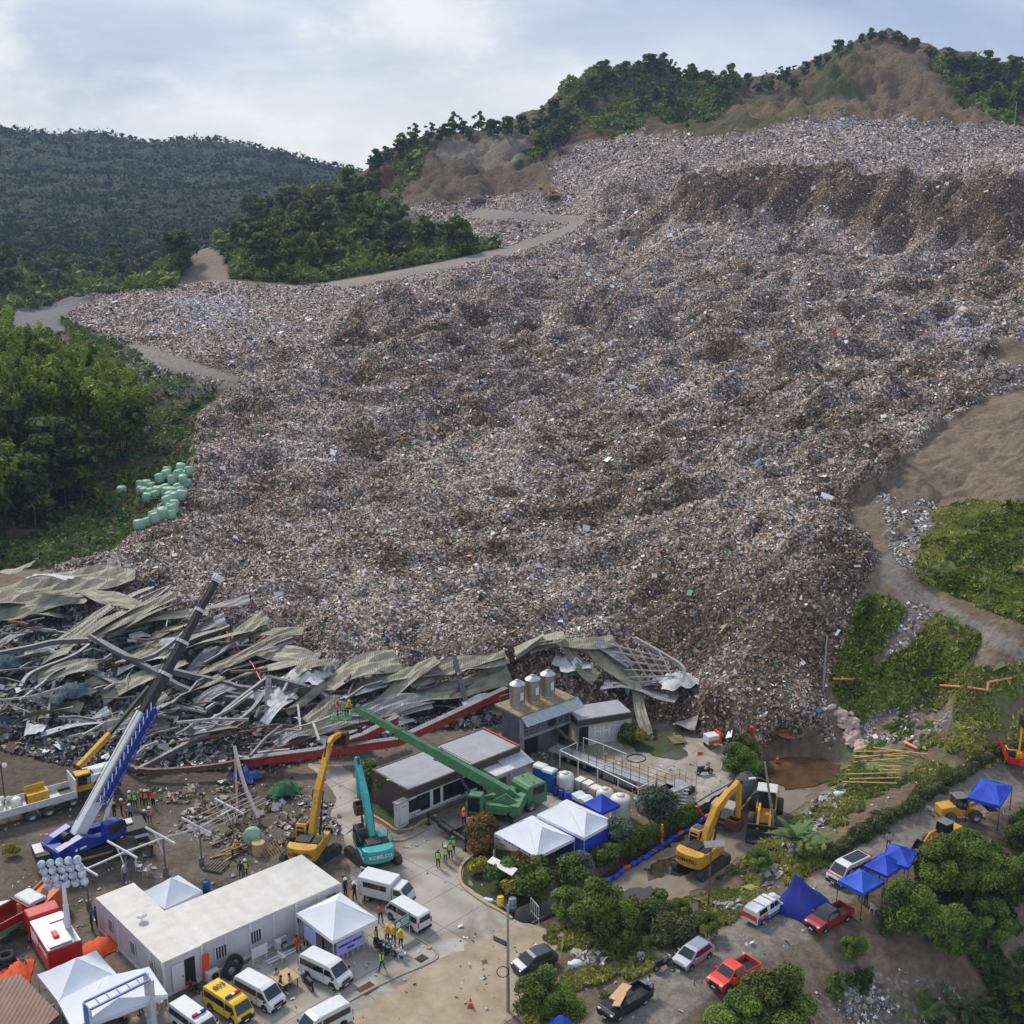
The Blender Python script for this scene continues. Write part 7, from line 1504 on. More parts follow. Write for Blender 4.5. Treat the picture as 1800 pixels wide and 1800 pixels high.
b = MB(); b.X = Xt; b.box((-.2,0,1.45), (3.2,2.4,.3)); b.prism([(-2.8,1.3),(1.5,1.3),(1.5,2.0),(-.2,2.2),(-1.6,3.1),(-2.8,2.3)], .45, .6); b.prism([(-2.8,1.3),(1.5,1.3),(1.5,2.0),(-.2,2.2),(-1.6,3.1),(-2.8,2.3)], -.6, -.45); b.box((-2.5,0,1.85), (.9,2.5,1.0)); b.box((-1.0,1.0,1.9), (2.4,.5,.6)); b.build('turret', g, t, .04)
b = MB(); b.X = Xt; b.prism([(.2,1.2),(1.9,1.2),(2.1,1.8),(1.6,3.1),(.4,3.1)], .65, 1.55); cb = b.build('operator_cab', g, t, .06); b = MB(); b.X = Xt; b.box((1.1,1.57,2.2), (1.1,.03,1.4)); b.box((1.93,1.1,2.4), (.05,.75,1.1), ry=-.35); b.build('window', 'glass', cb)
dirv = (lt-lb).normalized(); up = Vector((0,0,1)); up = (up-dirv*up.dot(dirv)).normalized(); side = dirv.cross(up).normalized()
for k, (u0, u1, w_) in enumerate([(-.08,.42,.72),(.41,.70,.6),(.69,1.0,.48)]):
    b = MB(); b.beam(seg(u0), seg(u1), w_, w_*1.3, 0, up); o = b.build('boom_section', g, t, .02); b = MB(); b.beam(seg(u1-.02), seg(u1), w_+.1, w_*1.3+.12, 0, up); b.build('boom_collar', g, o)
b = MB(); b.cyl(Vector((0,0,1.9))+Vector((math.cos(th),math.sin(th),0))*1.6, seg(.28)-up*.4, .17, .12, 10); b.build('lift_cylinder', 'dark', t)
b = MB()
for s_ in (-.15,.15): b.cyl(seg(.02)+up*.8+side*s_, seg(.98)+up*.45+side*s_, .025, n=4)
b.cyl(seg(.97), seg(.97)-Vector((0,0,1.6)), .03, n=4); b.box(tuple(seg(.97)-Vector((0,0,1.9))), (.35,.3,.6)); b.build('hoist_rope', 'dark', t)
Mt = t.matrix_basis @ Xt; textmesh('KATO', .5, 'txtw', t, tuple(seg(.33)-side*-.37+up*.1), tuple(-dirv), tuple(up))
bk = t.matrix_basis @ lt+Vector((-1.3,.3,-.5)); tb = thing('man_basket', 'green man basket hanging at the tip of the green crane boom', 'basket', bk-Vector((0,0,.6)), 0); b = MB(); b.box((0,0,0), (1.9,1.2,.08))
for z in (.35,.7,1.05): b.tube([(-.95,-.6,z),(.95,-.6,z),(.95,.6,z),(-.95,.6,z),(-.95,-.6,z)], .035, 4)
for k in range(6):
    for s_ in (-1,1): b.cyl((-.95+k*.38,s_*.6,0), (-.95+k*.38,s_*.6,1.05), .03, n=4)
b.build('cage', g, tb); b = MB(); b.tube([(-.95,0,1.05),(0,0,2.2),(.95,0,1.05)], .03, 4); b.build('sling', g, tb)
person(0, 0, 'worker in orange helmet and orange vest standing in the green basket', 'work', 'shirtd', 'trou', 'vesto', 'hato', .5, pos=bk+Vector((-.35,0,-.55))); person(0, 0, 'worker in yellow jacket bending over the rail of the green basket', 'bend', 'vesty', 'trou', None, 'haty', -.5, pos=bk+Vector((.45,.1,-.55)))
# ------------------------------------------------------------------ long white flatbed with machines
r0 = at(-70,1470); f0 = at(105,1420); d_ = f0-r0; t = thing('flatbed_lorry', 'long white drop side lorry carrying yellow machines at the left edge', 'lorry', (r0+f0)/2, math.atan2(d_.y, d_.x)); Lf = d_.length+2.6
b = MB(); b.box((0,0,1.15), (Lf,2.3,.15)); 
for y in (-1.2,1.2): b.box((0,y,1.5), (Lf,.08,.62))
b.build('bed', 'whiteg', t); b = MB(); b.box((Lf/2,0,2.0), (.1,2.5,1.8)); b.build('headboard', 'whiteg', t); b = MB(); b.box((0,0,.9), (Lf,.9,.3)); b.box((Lf*.33,-1.15,.8), (2.6,.06,.3)); b.build('chassis', 'dark', t)
for x in (Lf*.14,Lf*.14+1.5,-Lf*.3):
    for sy in (-1,1): wheel(t, x, sy*1.05, .52, .3, 'tyred')
Fm = t.matrix_basis.copy(); rzf = t.rotation_euler.z
for q, (x, lab, s_) in enumerate([(Lf*.22,'yellow tool trunk with open lid on the white flatbed lorry',1.0),(-Lf*.22,'yellow generator cut by the left edge, on the flatbed lorry',1.0)]):
    tt = thing('generator', lab, 'generator', Fm @ Vector((x,0,1.23)), rzf, None, s_); b = MB(); b.box((0,0,.55), (1.9,1.1,1.0)); b.build('casing', 'yellow', tt, .06); b = MB(); b.box((-.1,.45,1.35), (1.7,.06,.6), rx=.5); b.build('lid', 'yellow2', tt); b = MB(); b.box((-.96,0,.5), (.03,.9,.8)); b.build('grille', 'black', tt)
for q, x in enumerate((-.02,.06,-.1)):
    tt = thing('lamp_unit', ['pair of white lamp heads lying on the flatbed lorry','white drum like lamp base on the flatbed lorry','pale wrapped block on the flatbed lorry'][q], 'lamp unit', Fm @ Vector((x*Lf,.1,1.23)), rzf); b = MB()
    if q == 0: b.cyl((0,0,0), (0,0,.8), .08, n=6); b.ball((.25,0,1.0), .26, 8, 5); b.ball((-.25,.1,1.1), .26, 8, 5)
    elif q == 1: b.lathe([(0,0),(.5,0),(.5,.7),(.3,.9),(0,.9)], 12)
    else: b.box((0,0,.4), (1.2,1.1,.8), top=.85)
    b.build('lamp_head' if q == 0 else 'block', 'tankp', tt)
# ------------------------------------------------------------------ red lighting lorry with cluster of balloon lamps
r0 = at(96,1708,0); f0 = at(62,1652,0); d_ = r0-f0; t = thing('fire_lorry', 'red fire service lorry with grey top deck and a white mast of many lamps', 'fire lorry', (r0+f0)/2+Vector((.6,.3,0)), math.atan2(-d_.y, -d_.x), None, 1.0)
b = MB(); b.box((-.9,0,1.45), (4.6,2.4,1.7)); b.build('body', 'red', t, .05); b = MB(); b.box((-.9,0,2.34), (4.5,2.3,.08)); b.box((-2.6,.2,2.45), (.8,1.6,.12)); b.box((.6,-.4,2.42), (.9,.9,.1)); b.build('top_deck', 'galv', t); b = MB(); b.box((-1.7,.2,2.55), (.9,.4,.3)); b.box((-.4,-.95,2.6), (.5,.4,.35)); b.build('deck_locker', 'redb', t, .08)
b = MB(); b.prism([(1.6,.6),(1.6,2.3),(1.75,2.5),(3.0,2.5),(3.2,2.35),(3.4,1.5),(3.4,.6)], -1.15, 1.15); cb = b.build('cab', 'red', t, .1); b = MB(); b.panel([(3.26,-1.0,2.25),(3.26,1.0,2.25),(3.43,1.05,1.5),(3.43,-1.05,1.5)][::-1], .02); b.build('windshield', 'glass', cb)
b = MB(); b.box((0,0,.6), (6.4,1.0,.3)); b.build('chassis', 'dark', t)
for x in (2.4,-1.9):
    for sy in (-1,1): wheel(t, x, sy*1.0, .5, .3)
textmesh('BFP', 1.15, 'txtw', t, (.2,1.215,1.6), (-1,0,0), (0,0,1), 'side_lettering', .04); textmesh('LIGHTING', .42, 'txtw', t, (-1.9,1.215,1.75), (-1,0,0), (0,0,1), 'side_lettering', .04)
b = MB(); b.cyl((-1.0,-.9,2.38), (-1.0,-.9,4.2), .24, .2, 10); b.cyl((-1.0,-.9,4.2), (-1.0,-.9,6.0), .17, .13, 10); b.build('mast', 'white', t)
hd_ = t.matrix_basis @ Vector((-1.0,-.9,6.1)); Li = t.matrix_basis.inverted(); b = MB(); cc_ = []
for r_ in range(4):
    for c_ in range(5):
        w_ = hd_+Vector(((c_-2.1)*.66+(r_-1.5)*.12, .3, (1.7-r_)*.6+.2+.1*c_)); cc_.append(w_)
for r_ in range(4): b.cyl(Li @ cc_[r_*5], Li @ cc_[r_*5+4], .05, n=4)
b.cyl(Li @ (hd_-Vector((0,0,.3))), Li @ (cc_[2]), .07, n=5); b.build('lamp_frame', 'blue', t)
BLM = mat('mottled_lamp_shell', (.80,.82,.85), .2, var2=(.09,.17,.30), scale=2.2, spec=.7)
for w_ in cc_:
    l_ = Li @ w_; b = MB(); b.ball(tuple(l_), .31, 10, 6); b.build('balloon_lamp', BLM, t)
t = thing('orange_container', 'open topped orange skip standing behind the red fire lorry', 'skip', at(78,1612,0), GA+.55); b = MB(); L_, W_, h_ = 3.4, 2.0, 2.1
for y in (-W_/2,W_/2): b.box((0,y,h_/2), (L_,.1,h_))
for x in (-L_/2,L_/2): b.box((x,0,h_/2), (.1,W_,h_))
b.box((0,0,h_-.25), (L_-.1,W_-.1,.1)); b.build('skip_wall', 'orange', t); b = MB(); b.box((.3,0,h_-.15), (1.2,.5,.12), rz=.4); b.build('load', 'rust', t)
t = dumper(at(8,1648,0), GA+.15, 'flatbed lorry with white cab and green stripe behind the red fire lorry', 'whiteg', .9, 'redd'); b = MB(); b.box((-1.2,-1.27,1.3), (5.4,.03,.3)); b.build('green_stripe', mat('green_stripe', (.02,.35,.15), .5), t); b = MB(); b.box((-1.2,-1.275,1.5), (5.4,.03,.1)); b.build('orange_stripe', 'orange', t)
pickup('pale cream truck cab at the left edge above the green striped lorry', (-20,1625,35,1612), 'whiteg', z=0)
for q, (x, y, lab) in enumerate([(178,1667,'crumpled orange tarpaulin by the corner of the white office'),(28,1714,'crumpled orange tarpaulin on the ground behind the rusty shed')]):
    b = MB(); vs = []; fs = []; n = 9
    for i in range(n):
        for j in range(n):
            u, v = i/(n-1)*2-1, j/(n-1)*2-1; vs.append((u*1.7, v*1.1, max(.03, .75*(1-u*u)*(1-v*v)+.16*math.sin(i*2.1+j*1.3)+.1*math.sin(i*j))))
    for i in range(n-1):
        for j in range(n-1): fs.append((i*n+j, (i+1)*n+j, (i+1)*n+j+1, i*n+j+1))
    b.add(vs, fs, 0, True); o = b.build('tarpaulin', 'orangef', loc=at(x, y, 0)); o.rotation_euler.z = GA+q; T(o, lab, 'tarpaulin')
for q, (x, y, z) in enumerate([(30,1698,.25),(8,1694,.25),(10,1682,.75)]):
    b = MB(); b.lathe([(.35,-.18),(.6,-.2),(.68,-.12),(.68,.12),(.6,.2),(.35,.18),(.35,-.18)], 16); o = b.build('old_tyre', 'tyre', loc=at(x, y, z)); T(o, ['loose black tyre beside the orange tarpaulin','black tyre at the left edge, lowest of the pile','black tyre at the left edge, top of the pile'][q], 'tyre')
# red trailer with light mast on the right
p = hit(1785,1338); t = thing('flat_trailer', 'red flat trailer with a yellow light mast at the right edge', 'trailer', p, R(80)); b = MB(); b.slab([(-2.4,-1.3,1.0),(-2.9,0,1.0),(-2.4,1.3,1.0),(2.4,1.3,1.0),(2.4,-1.3,1.0)], .15); 
ps = [(-2.4,-1.3),(-3.0,-.4),(-3.0,.4),(-2.4,1.3),(2.6,1.3)]
for (x0, y0), (x1, y1) in zip([(2.6,-1.3)]+ps[:-1], ps): b.beam((x0,y0,1.2), (x1,y1,1.2), .08,.55)
b.build('bed', 'red', t)
for x in (-1,.2):
    for sy in (-1,1): wheel(t, x, sy*1.1, .42, .26)
tt = thing('light_tower', 'yellow light tower standing on the red trailer', 'light tower', t.matrix_basis @ Vector((-1.6,.2,1.02)), R(80)); b = MB(); b.box((0,.7,.5), (.9,.6,.8)); b.build('generator', 'dark', tt); b = MB(); b.tube([(-.5,.3,.1),(.5,.3,.1),(.5,1.1,.1),(.5,1.1,1.0),(-.5,1.1,1.0),(-.5,.3,1.0),(-.5,.3,.1)], .05, 5); b.cyl((0,0,0), (0,0,3.4), .1, .08, 8); b.box((0,0,.3), (.5,.5,.5)); b.build('mast', 'yellow2', tt)
for k in range(4): b = MB(); b.box((-.35+(k % 2)*.7,0,3.5+(k//2)*.45), (.5,.25,.4)); b.build('floodlight', 'black', tt)
# motorcycles, tricycle, red machine
motorbike(541,1735,2.2,'black scooter parked by the front of the clean white minibus','shirtd'); motorbike(1165,1703,.6,'black motorcycle on the verge in front of the silver hatchback'); motorbike(1238,1361,.2,'grey motorcycle parked on the upper yard by the mast','dark',z=.02)
for q, (x, y, lab) in enumerate([(668,1672,'police motorcycle, leftmost by the yellow jacketed group'),(682,1676,'dark motorcycle in the middle of the yellow jacketed group'),(694,1680,'motorcycle with white fairing, rightmost of the yellow jacketed group')]): motorbike(x, y, -.9+q*.2, lab, ['black','shirtn','whiteg'][q], z=.02)
t = thing('tricycle', 'small white and red delivery tricycle on the upper yard near the refuse', 'tricycle', at(1254,1312,0), .4); b = MB(); b.box((-.3,0,.95), (1.3,1.1,.9)); b.build('cargo_box', 'white', t, .04); b = MB(); b.box((-.3,-.57,.8), (1.3,.03,.3)); b.box((.5,0,1.0), (.2,1.1,1.2)); b.build('red_panel', 'redb', t)
for x, y in ((-.6,-.5),(-.6,.5),(1.2,0)): wheel(t, x, y, .3, .12)
b = MB(); b.box((.85,0,.6), (.8,.25,.5)); b.build('front_body', 'black', t)
t = thing('concrete_mixer', 'small dark red machine with raised chute beside the dark tree', 'mixer', at(1320,1328,0), 1.2); b = MB(); b.ball((0,0,1.0), (.8,.8,.9), 12, 7); b.build('mixing_drum', 'redd', t); b = MB(); b.beam((.3,0,1.4), (-.4,0,3.3), .3,.2); b.build('chute', 'redb', t); b = MB(); b.box((0,0,.3), (1.6,1.2,.3)); b.build('frame', 'redd', t)
for s_ in (-1,1): wheel(t, 0, s_*.8, .35, .2)
cone(915,1634,'orange cone beside the canal mouth barrier'); cone(827,1772,'orange cone alone on the muddy road'); cone(1250,1405,'orange cone at the steel plate over the canal'); cone(1366,1340,'orange cone at the edge of the brown flood water',z=-.2)
# ------------------------------------------------------------------ bales
bl = [(295,846),(306,843),(318,841),(328,843),(334,845),(285,850),(296,854),(307,855),(318,853),(328,855),(284,860),(294,864),(305,863),(315,862),(324,864),(249,860),(258,858),(268,860),(246,868),(256,870),(266,872),(276,868),(284,870),(292,873),(301,871),(310,873),(319,872),(258,882),(276,876),(309,880),(318,880),(297,887),(304,894),(298,901),(306,903),(270,914),(286,911),(276,920),(262,925),(246,930),(302,913),(215,870),(313,866),(322,848),(300,877)]
b = MB(); r_ = .82; b.lathe([(0,0),(r_*.8,0),(r_,.18),(r_*1.03,.75),(r_,1.3),(r_*.8,1.5),(0,1.52)], 14); bp = b.build('wrapped_bale', 'bale')
for k, (x, y) in enumerate(bl):
    o = bp if k == 0 else bp.copy()
    if k: C.objects.link(o)
    p = hit(x, y); hgt = 1.3 if (y < 866 and x > 280) and k % 2 == 0 else 0
    o.location = p+Vector((0,0,hgt-.15)); o.rotation_euler = (rnd.uniform(-.25,.25), rnd.uniform(-.25,.25), rnd.uniform(0,6)); s_ = rnd.uniform(.9,1.15); o.scale = (s_, s_, s_)
    T(o, 'pale green wrapped bale in the heap left of the refuse' if x != 215 else 'single pale green bale lying apart from the heap', 'bale', 'pale green wrapped bales' if x != 215 else None)
# bamboo poles laid on the bank, orange pipes
for k, (x0, y0, x1, y1) in enumerate([(1535,1325,1630,1337),(1500,1331,1592,1331),(1502,1343,1598,1334),(1500,1350,1588,1343),(1490,1356,1583,1358),(1487,1364,1582,1364),(1488,1372,1582,1370),(1480,1386,1576,1388),(1500,1340,1596,1341),(1492,1380,1584,1378)]):
    a = hit(x0, y0); c = hit(x1, y1); b = MB(); b.cyl(a+Vector((0,0,.6)), c+Vector((0,0,.6)), .075, .06, 6); T(b.build('bamboo_pole', 'bamboo'), 'long yellow bamboo pole laid across the bank beside the flood water', 'bamboo pole', 'bamboo poles on the bank')
for k, (pts, lab) in enumerate([([(1464,1199),(1478,1201),(1517,1201)],'pale orange pipe lying in the grass above the sacks'),([(1478,1196),(1486,1200)],'short orange pipe stub beside the pale orange pipe'),([(1652,1211),(1688,1215)],'faint orange pipe near the bank top'),([(1700,1216),(1735,1221),(1737,1205),(1778,1197)],'long bent orange pipe on the right bank'),([(1588,1310),(1612,1322),(1590,1310),(1606,1302)],'angled pink pipe beside the bamboo poles')]):
    b = MB(); b.tube([hit(*p)+Vector((0,0,.3)) for p in pts], .13, 7); T(b.build('drain_pipe', 'pipe'), lab, 'pipe')
b = MB(); rg = random.Random(4); sk = None
for k in range(60):
    u = k/59; x = 1482+u*26+rg.uniform(-13,13)-(14 if k < 5 else 0); y = 1250+u*68+rg.uniform(-3,3); p = hit(x, y)
    if sk is None: b = MB(); b.ball((0,0,.15), (.75,.5,.42), 10, 6); sk = o = b.build('sand_sack', 'sack')
    else: o = sk.copy(); C.objects.link(o)
    o.location = p; o.rotation_euler = (rg.uniform(-.3,.3), rg.uniform(-.3,.3), rg.uniform(0,6)); s_ = rg.uniform(.45,.85); o.scale = (s_*rg.uniform(.8,1.6), s_, s_*rg.uniform(.6,1.3)); T(o, 'pale pinkish sack in the tumbled row at the right foot of the refuse', 'sack', 'pale pink sacks')
for k, (x, y, lab) in enumerate([(1472,1402,'white plastic bundle with grey crate on the bank beside the flood water'),(1108,1598,'white filled bag in the bushes right of the canal'),(1070,1590,'grey white torn bag among the bushes by the canal'),(1014,1700,'pale sack beside the trunk of the canal tree'),(1215,1392,'dark generator under the catwalk end')]):
    p = hit(x, y); b = MB(); b.ball((0,0,.25), (.5,.4,.32), 10, 6); b.box((.45,.15,.2), (.4,.35,.4)); o = b.build('rubbish_bundle', 'fabric' if k < 4 else 'dark', loc=p); o.rotation_euler.z = k; T(o, lab, 'bundle')
# ------------------------------------------------------------------ people
Z0 = .02
P = [(770,1525,'person in green helmet and lime vest, leftmost of the four on the apron','stand','shirtd','trou','vestg','hatg',1.2),(783,1518,'person in white helmet raising one arm beside the green helmeted pair','arm','shirtd','jean','vestg','hatw',1.2),(792,1510,'person in green helmet and lime vest, nearest the green crane wheel','stand','shirtd','trou','vestg','hatg',1.4),(797,1502,'person in lime vest with green helmet standing behind the others on the apron','stand','shirtd','trou','vestg','hatg',2.0),
(607,1576,'person in white helmet and navy shirt by the end of the long office','stand','shirtn','trou',None,'hatw',-.5),(624,1584,'person in white helmet and dark shirt facing the shuttle','work','shirtd','trou',None,'hatw',2.6),(669,1622,'person in orange top and black trousers by the square minibus','work','vesto','trou',None,'hair',-1.2),(671,1706,'traffic officer in dark uniform with lime vest facing the motorcycles','walk','shirtd','trou','vestg','hair',.2),
(662,1664,'officer in lime vest at the left of the motorcycle group','stand','shirtd','trou','vestg','hair',.4),(681,1660,'person in yellow jacket, left of the three by the motorcycles','work','vesty','trou',None,'haty',-1.2),(692,1662,'person in yellow jacket, middle of the three by the motorcycles','work','vesty','trou',None,'haty',-1.5),(705,1668,'person in yellow jacket, right of the three by the motorcycles','stand','vesty','trou',None,'haty',-2),
(521,1668,'seated person in bright orange at the side of the white minibus','sit','vesto','trou',None,'hair',-1.0),(536,1659,'second seated person in bright orange nearer the medical tent','sit','vesto','trou',None,'hair',-1.2),(568,1668,'person in red inside the medical tent','stand','redb','trou',None,'hair',0),
(229,1420,'worker in white helmet and lime vest behind the blue crane','stand','shirtd','trou','vestg','hatw',1.8),(238,1421,'worker in green helmet and lime vest behind the blue crane','stand','shirtd','trou','vestg','hatg',1.5),(250,1417,'worker in orange vest, left of the pair near the wreck','stand','shirtd','trou','vesto','haty',1.4),(257,1418,'worker in white helmet and orange vest near the wreck','stand','shirtd','trou','vesto','hatw',1.7),(270,1419,'person in full orange shirt standing at the edge of the wreck','stand','vesto','trou',None,'hair',1.2),
(214,1434,'person in dark red shirt and white helmet beside the crane deck','stand','redd','trou',None,'hatw',.5),(225,1437,'person in red shirt leaning over the crane deck','bend','redd','trou',None,'hair',2.4),(230,1443,'person in turquoise shirt beside the crane deck','work','teal','trou',None,'hatw',2.8),(202,1440,'person in orange helmet behind the crane carrier','work','shirtd','trou',None,'hato',-1.5),
(255,1454,'person in white helmet and dark shirt, under the white rafter','stand','shirtn','trou',None,'hatw',1.5),(264,1449,'person in peach vest and white helmet, under the white rafter','stand','shirtw','jean','vesto','hatw',1.9),(221,1552,'person in pink top and jeans standing by the steel post','stand','sack','jean',None,'hatw',-1.5),(409,1509,'worker in yellow jacket and yellow helmet among the timber','bend','vesty','trou',None,'haty',.4),
(424,1546,'person in dark jacket on the path behind the long office','stand','shirtd','jean',None,'hair',1.5),(432,1543,'person in white helmet and lime vest on the path behind the long office','stand','shirtd','trou','vestg','hatw',1.7),(162,1637,'person in dark clothes at the left wall of the white office','stand','shirtd','trou',None,'hair',.2),(170,1628,'person in navy behind another at the left wall of the white office','stand','shirtn','trou',None,'hair',.6),
(491,1742,'person in dark shirt sitting at the table between the minibuses','sit','shirtd','trou',None,'hair',.3),(484,1727,'person in pale shirt sitting at the far side of the table','sit','shirtw','trou',None,'hair',-.6),(513,1738,'person in beige shirt sitting right of the table','sit','beige','trou',None,'hair',3),(336,1740,'person in maroon squatting before the office doorway','squat','redd','trou',None,'hair',-1.5),(346,1744,'person in dark red squatting near the orange board','squat','shirtd','trou',None,'hair',-1.2),
(901,1528,'seated worker in orange helmet, leftmost of the row under the lettered tent','sit','vesto','trou',None,'hato',-2),(912,1532,'seated worker in orange helmet, second in the row under the lettered tent','sit','vesto','trou',None,'hato',-1.8),(922,1524,'seated worker in orange helmet, third in the row under the lettered tent','sit','redd','trou',None,'hato',-1.9),(914,1512,'worker in orange sitting behind the row under the lettered tent','sit','vesto','trou',None,'hato',-2),
(205,1792,'person sitting under the long white canopy, left','sit','shirtd','trou',None,'hair',0),(240,1778,'person sitting under the long white canopy, middle','sit','redd','trou',None,'hair',-.5),(272,1795,'person in orange sitting by the gantry post','sit','vesto','trou',None,'hair',2),(222,1800,'person in brown sitting at the bottom edge under the canopy','sit','beige','trou',None,'hair',2.5),
(970,1498,'person in lime vest under the edge of the lettered tent','stand','shirtd','trou','vestg','hatg',1)]
for (x, y, lab, pose, sh, tr_, ve, ha, fc) in P: person(x, y, lab, pose, sh, tr_, ve, ha, fc, z=Z0)
person(1561,1494,'man in pale shirt walking up the road behind the blue canopies','walk','shirtw','jean',None,'hair',1.3); person(1125,1692,'man in white shirt sitting on the grass verge','sit','shirtw','trou',None,'hair',-1.4); person(0,0,'man in pale shirt sitting on the rear corner of the black pickup','sit','shirtw','jean',None,'hair',-.3,pos=at(1137,1740,1.0))
person(1522,1592,'person in dark clothes under the light blue canopy','stand','shirtd','trou',None,'hair',2); person(1512,1586,'person in brown standing at the leg of the light blue canopy','stand','beige','trou',None,'hair',1); person(1496,1560,'person in orange beside the ambulance door','stand','vesto','trou',None,'hair',1)
person(0,0,'worker in orange helmet and vest standing on the deck of the green crane','stand','vesto','trou','vesto','hato',-2,pos=at(816,1451,1.25)); person(291,1246,'worker in orange vest climbing in the wreck right of the crane boom','stand','shirtd','trou','vesto','hatw',1); person(396,1215,'worker in red top standing high in the wreck','stand','redb','trou',None,'hato',1); person(1324,1309,'person in red beside the red machine','stand','redb','trou',None,'hair',1,z=0)
# chairs
for k, (x, y) in enumerate([(604,1682),(612,1678),(622,1672),(632,1666),(640,1662)]): chair(x, y, 'white plastic chair in the row beneath the medical tent banner', GA-1.6, Z0, 'chairs beneath the medical banner')
for x, y, lab in [(281,1770,'white plastic chair beside the gantry post'),(245,1530,'white plastic chair leaning in the dirt under the steel frame'),(258,1537,'white plastic chair fallen beside another under the steel frame'),(497,1690,'white plastic chair behind the table of seated people'),(708,1685,'white plastic chair before the yellow jacketed group'),(975,1500,'white plastic chair under the lettered tent')]: chair(x, y, lab, None, Z0, None)
chair(0, 0, 'white plastic chair standing on the deck of the green crane', -1.2, group=None, pos=at(826,1456,1.25)); p = hit(1536,1606); chair(0, 0, 'white plastic chair near the big tree and the blue canopies', .5, group=None, pos=p); chair(0, 0, 'pale blue plastic chair under the lone blue canopy', 1.5, group=None, col='galv', pos=hit(1767,1440))
t = thing('folding_table', 'beige table with seated people between two white minibuses', 'table', at(502,1733,Z0), GA); b = MB(); b.box((0,0,.74), (1.5,1.5,.05)); b.build('tabletop', 'card', t)
for x in (-.6,.6):
    for y in (-.6,.6): b = MB(); b.box((x,y,.36), (.05,.05,.72)); b.build('leg', 'dark', t)
t = thing('folding_table', 'white table under the lettered tent', 'table', at(985,1495,Z0), GA); b = MB(); b.box((0,0,.74), (1.6,.7,.05)); b.build('tabletop', 'white', t)
for x in (-.6,.6): b = MB(); b.box((x,0,.36), (.05,.5,.72)); b.build('leg', 'dark', t)
# ------------------------------------------------------------------ the collapsed shed: bent roof sheets, beams, purlins
rg = random.Random(21)
def kink(x): return abs((x*.5) % 2-1)*2-1
def wsheet(p0, p1, wd, arch, m, label, group=None, tw=0.0, z0=.8, z1=1.2, nm='roof_sheet', fray=0.0, lift=0.0):
    a = hit(*p0)+Vector((0,0,z0)); c = hit(*p1)+Vector((0,0,z1)); L_ = (c-a).length; n = max(6, int(L_/1.1)); k = 5; d = (c-a).normalized(); s0 = Vector((-d.y, d.x, 0)).normalized(); mid = (a+c)/2
    vs = []; fs = []; ph = rg.uniform(0, 6); f2 = rg.uniform(.6, 1.6)
    for i in range(n+1):
        u = i/n; p = a+(c-a)*u; p.z += arch*.45*math.sin(math.pi*u)+.22*kink(u*3.2*f2+ph)*min(1, L_/8); bend = .2*kink(u*2.1*f2+ph)*min(1, L_/9); tilt = tw*.7+.33*kink(u*1.7*f2+ph+2)
        for j in range(k+1):
            v = (j/k-.5)*wd*(1-(fray*abs(2*u-1) if fray else 0)); q = p+s0*(v*math.cos(tilt)+bend)+Vector((0,0,v*math.sin(tilt)+.10*math.sin(j*2.1+i*.9)*(wd/2))); vs.append(q-mid)
    for i in range(n):
        for j in range(k): fs.append((i*(k+1)+j, (i+1)*(k+1)+j, (i+1)*(k+1)+j+1, i*(k+1)+j+1))
    # thickness: a second skin under the first
    N_ = len(vs); vs2 = [v-Vector((0,0,.05)) for v in vs]; fs2 = [tuple(q+N_ for q in reversed(f)) for f in fs]
    rim = []
    for i in range(n): rim.append((i*(k+1), i*(k+1)+N_, (i+1)*(k+1)+N_, (i+1)*(k+1))); rim.append(((i+1)*(k+1)+k, (i+1)*(k+1)+k+N_, i*(k+1)+k+N_, i*(k+1)+k))
    b = MB(); b.add(vs+vs2, fs+fs2+rim, 0, False); o = b.build(nm, m, loc=mid)
    # ribs run along the sheet
    T(o, label, 'roof sheet' if 'sheet' in nm else nm.replace('_', ' '), group); return o
GS = 'olive roof sheets in the wreck'; LS = 'long bent olive roof sheet lying in the collapsed shed'
wsheet((-10,1066),(240,1036),5.6,.2,'olive','largest flat olive roof sheet at the top left of the wreck',z0=1.4,z1=1.9,tw=.15)
wsheet((-10,1035),(60,1025),3.5,.3,'olive2','pale edge sheet behind the largest roof sheet',z0=2,z1=2.5,tw=.1)
wsheet((-10,1100),(160,1084),4,.2,'olive','wide dull olive sheet just below the largest roof sheet',z0=1.8,z1=2.4,tw=.2)
wsheet((150,1065),(240,1100),2.4,.8,'olive','crumpled olive sheet bending down below the largest roof sheet',z0=2,z1=2.3)
wsheet((60,1058),(130,1062),2.2,.2,'insul','white insulation strip on the largest roof sheet',z0=3.4,z1=3.4,nm='insulation_sheet')
for a_ in [((95,1145),(270,1058)),((110,1155),(290,1072)),((140,1150),(305,1070)),((160,1140),(330,1090)),((210,1130),(370,1100)),((225,1165),(375,1110)),((205,1182),(365,1120)),((280,1175),(400,1125)),((290,1190),(470,1120)),((330,1215),(520,1140)),((400,1165),(470,1112)),((410,1150),(535,1130)),((400,1220),(560,1175)),((420,1160),(545,1178)),((500,1230),(585,1190)),((180,1240),(330,1195)),((70,1215),(175,1195)),((40,1110),(110,1098)),((320,1245),(400,1205)),((300,1265),(390,1220))]:
    wsheet(a_[0], a_[1], rg.uniform(1.4, 2.6), rg.uniform(.2, 1.4), rg.choice(['olive','olive','olive2']), LS, GS, rg.uniform(-.4, .5), rg.uniform(.8, 2.0), rg.uniform(1.0, 2.4))
wsheet((575,1225),(700,1180),3.6,2.2,'olive2','broad pale roof sheet folded into a hump in the middle of the wreck',z0=1.0,z1=1.5,tw=.3)
wsheet((665,1250),(770,1200),1.8,.8,'olive2','pale curled sheet with upturned end right of the hump',z0=1,z1=2.6,tw=.2)
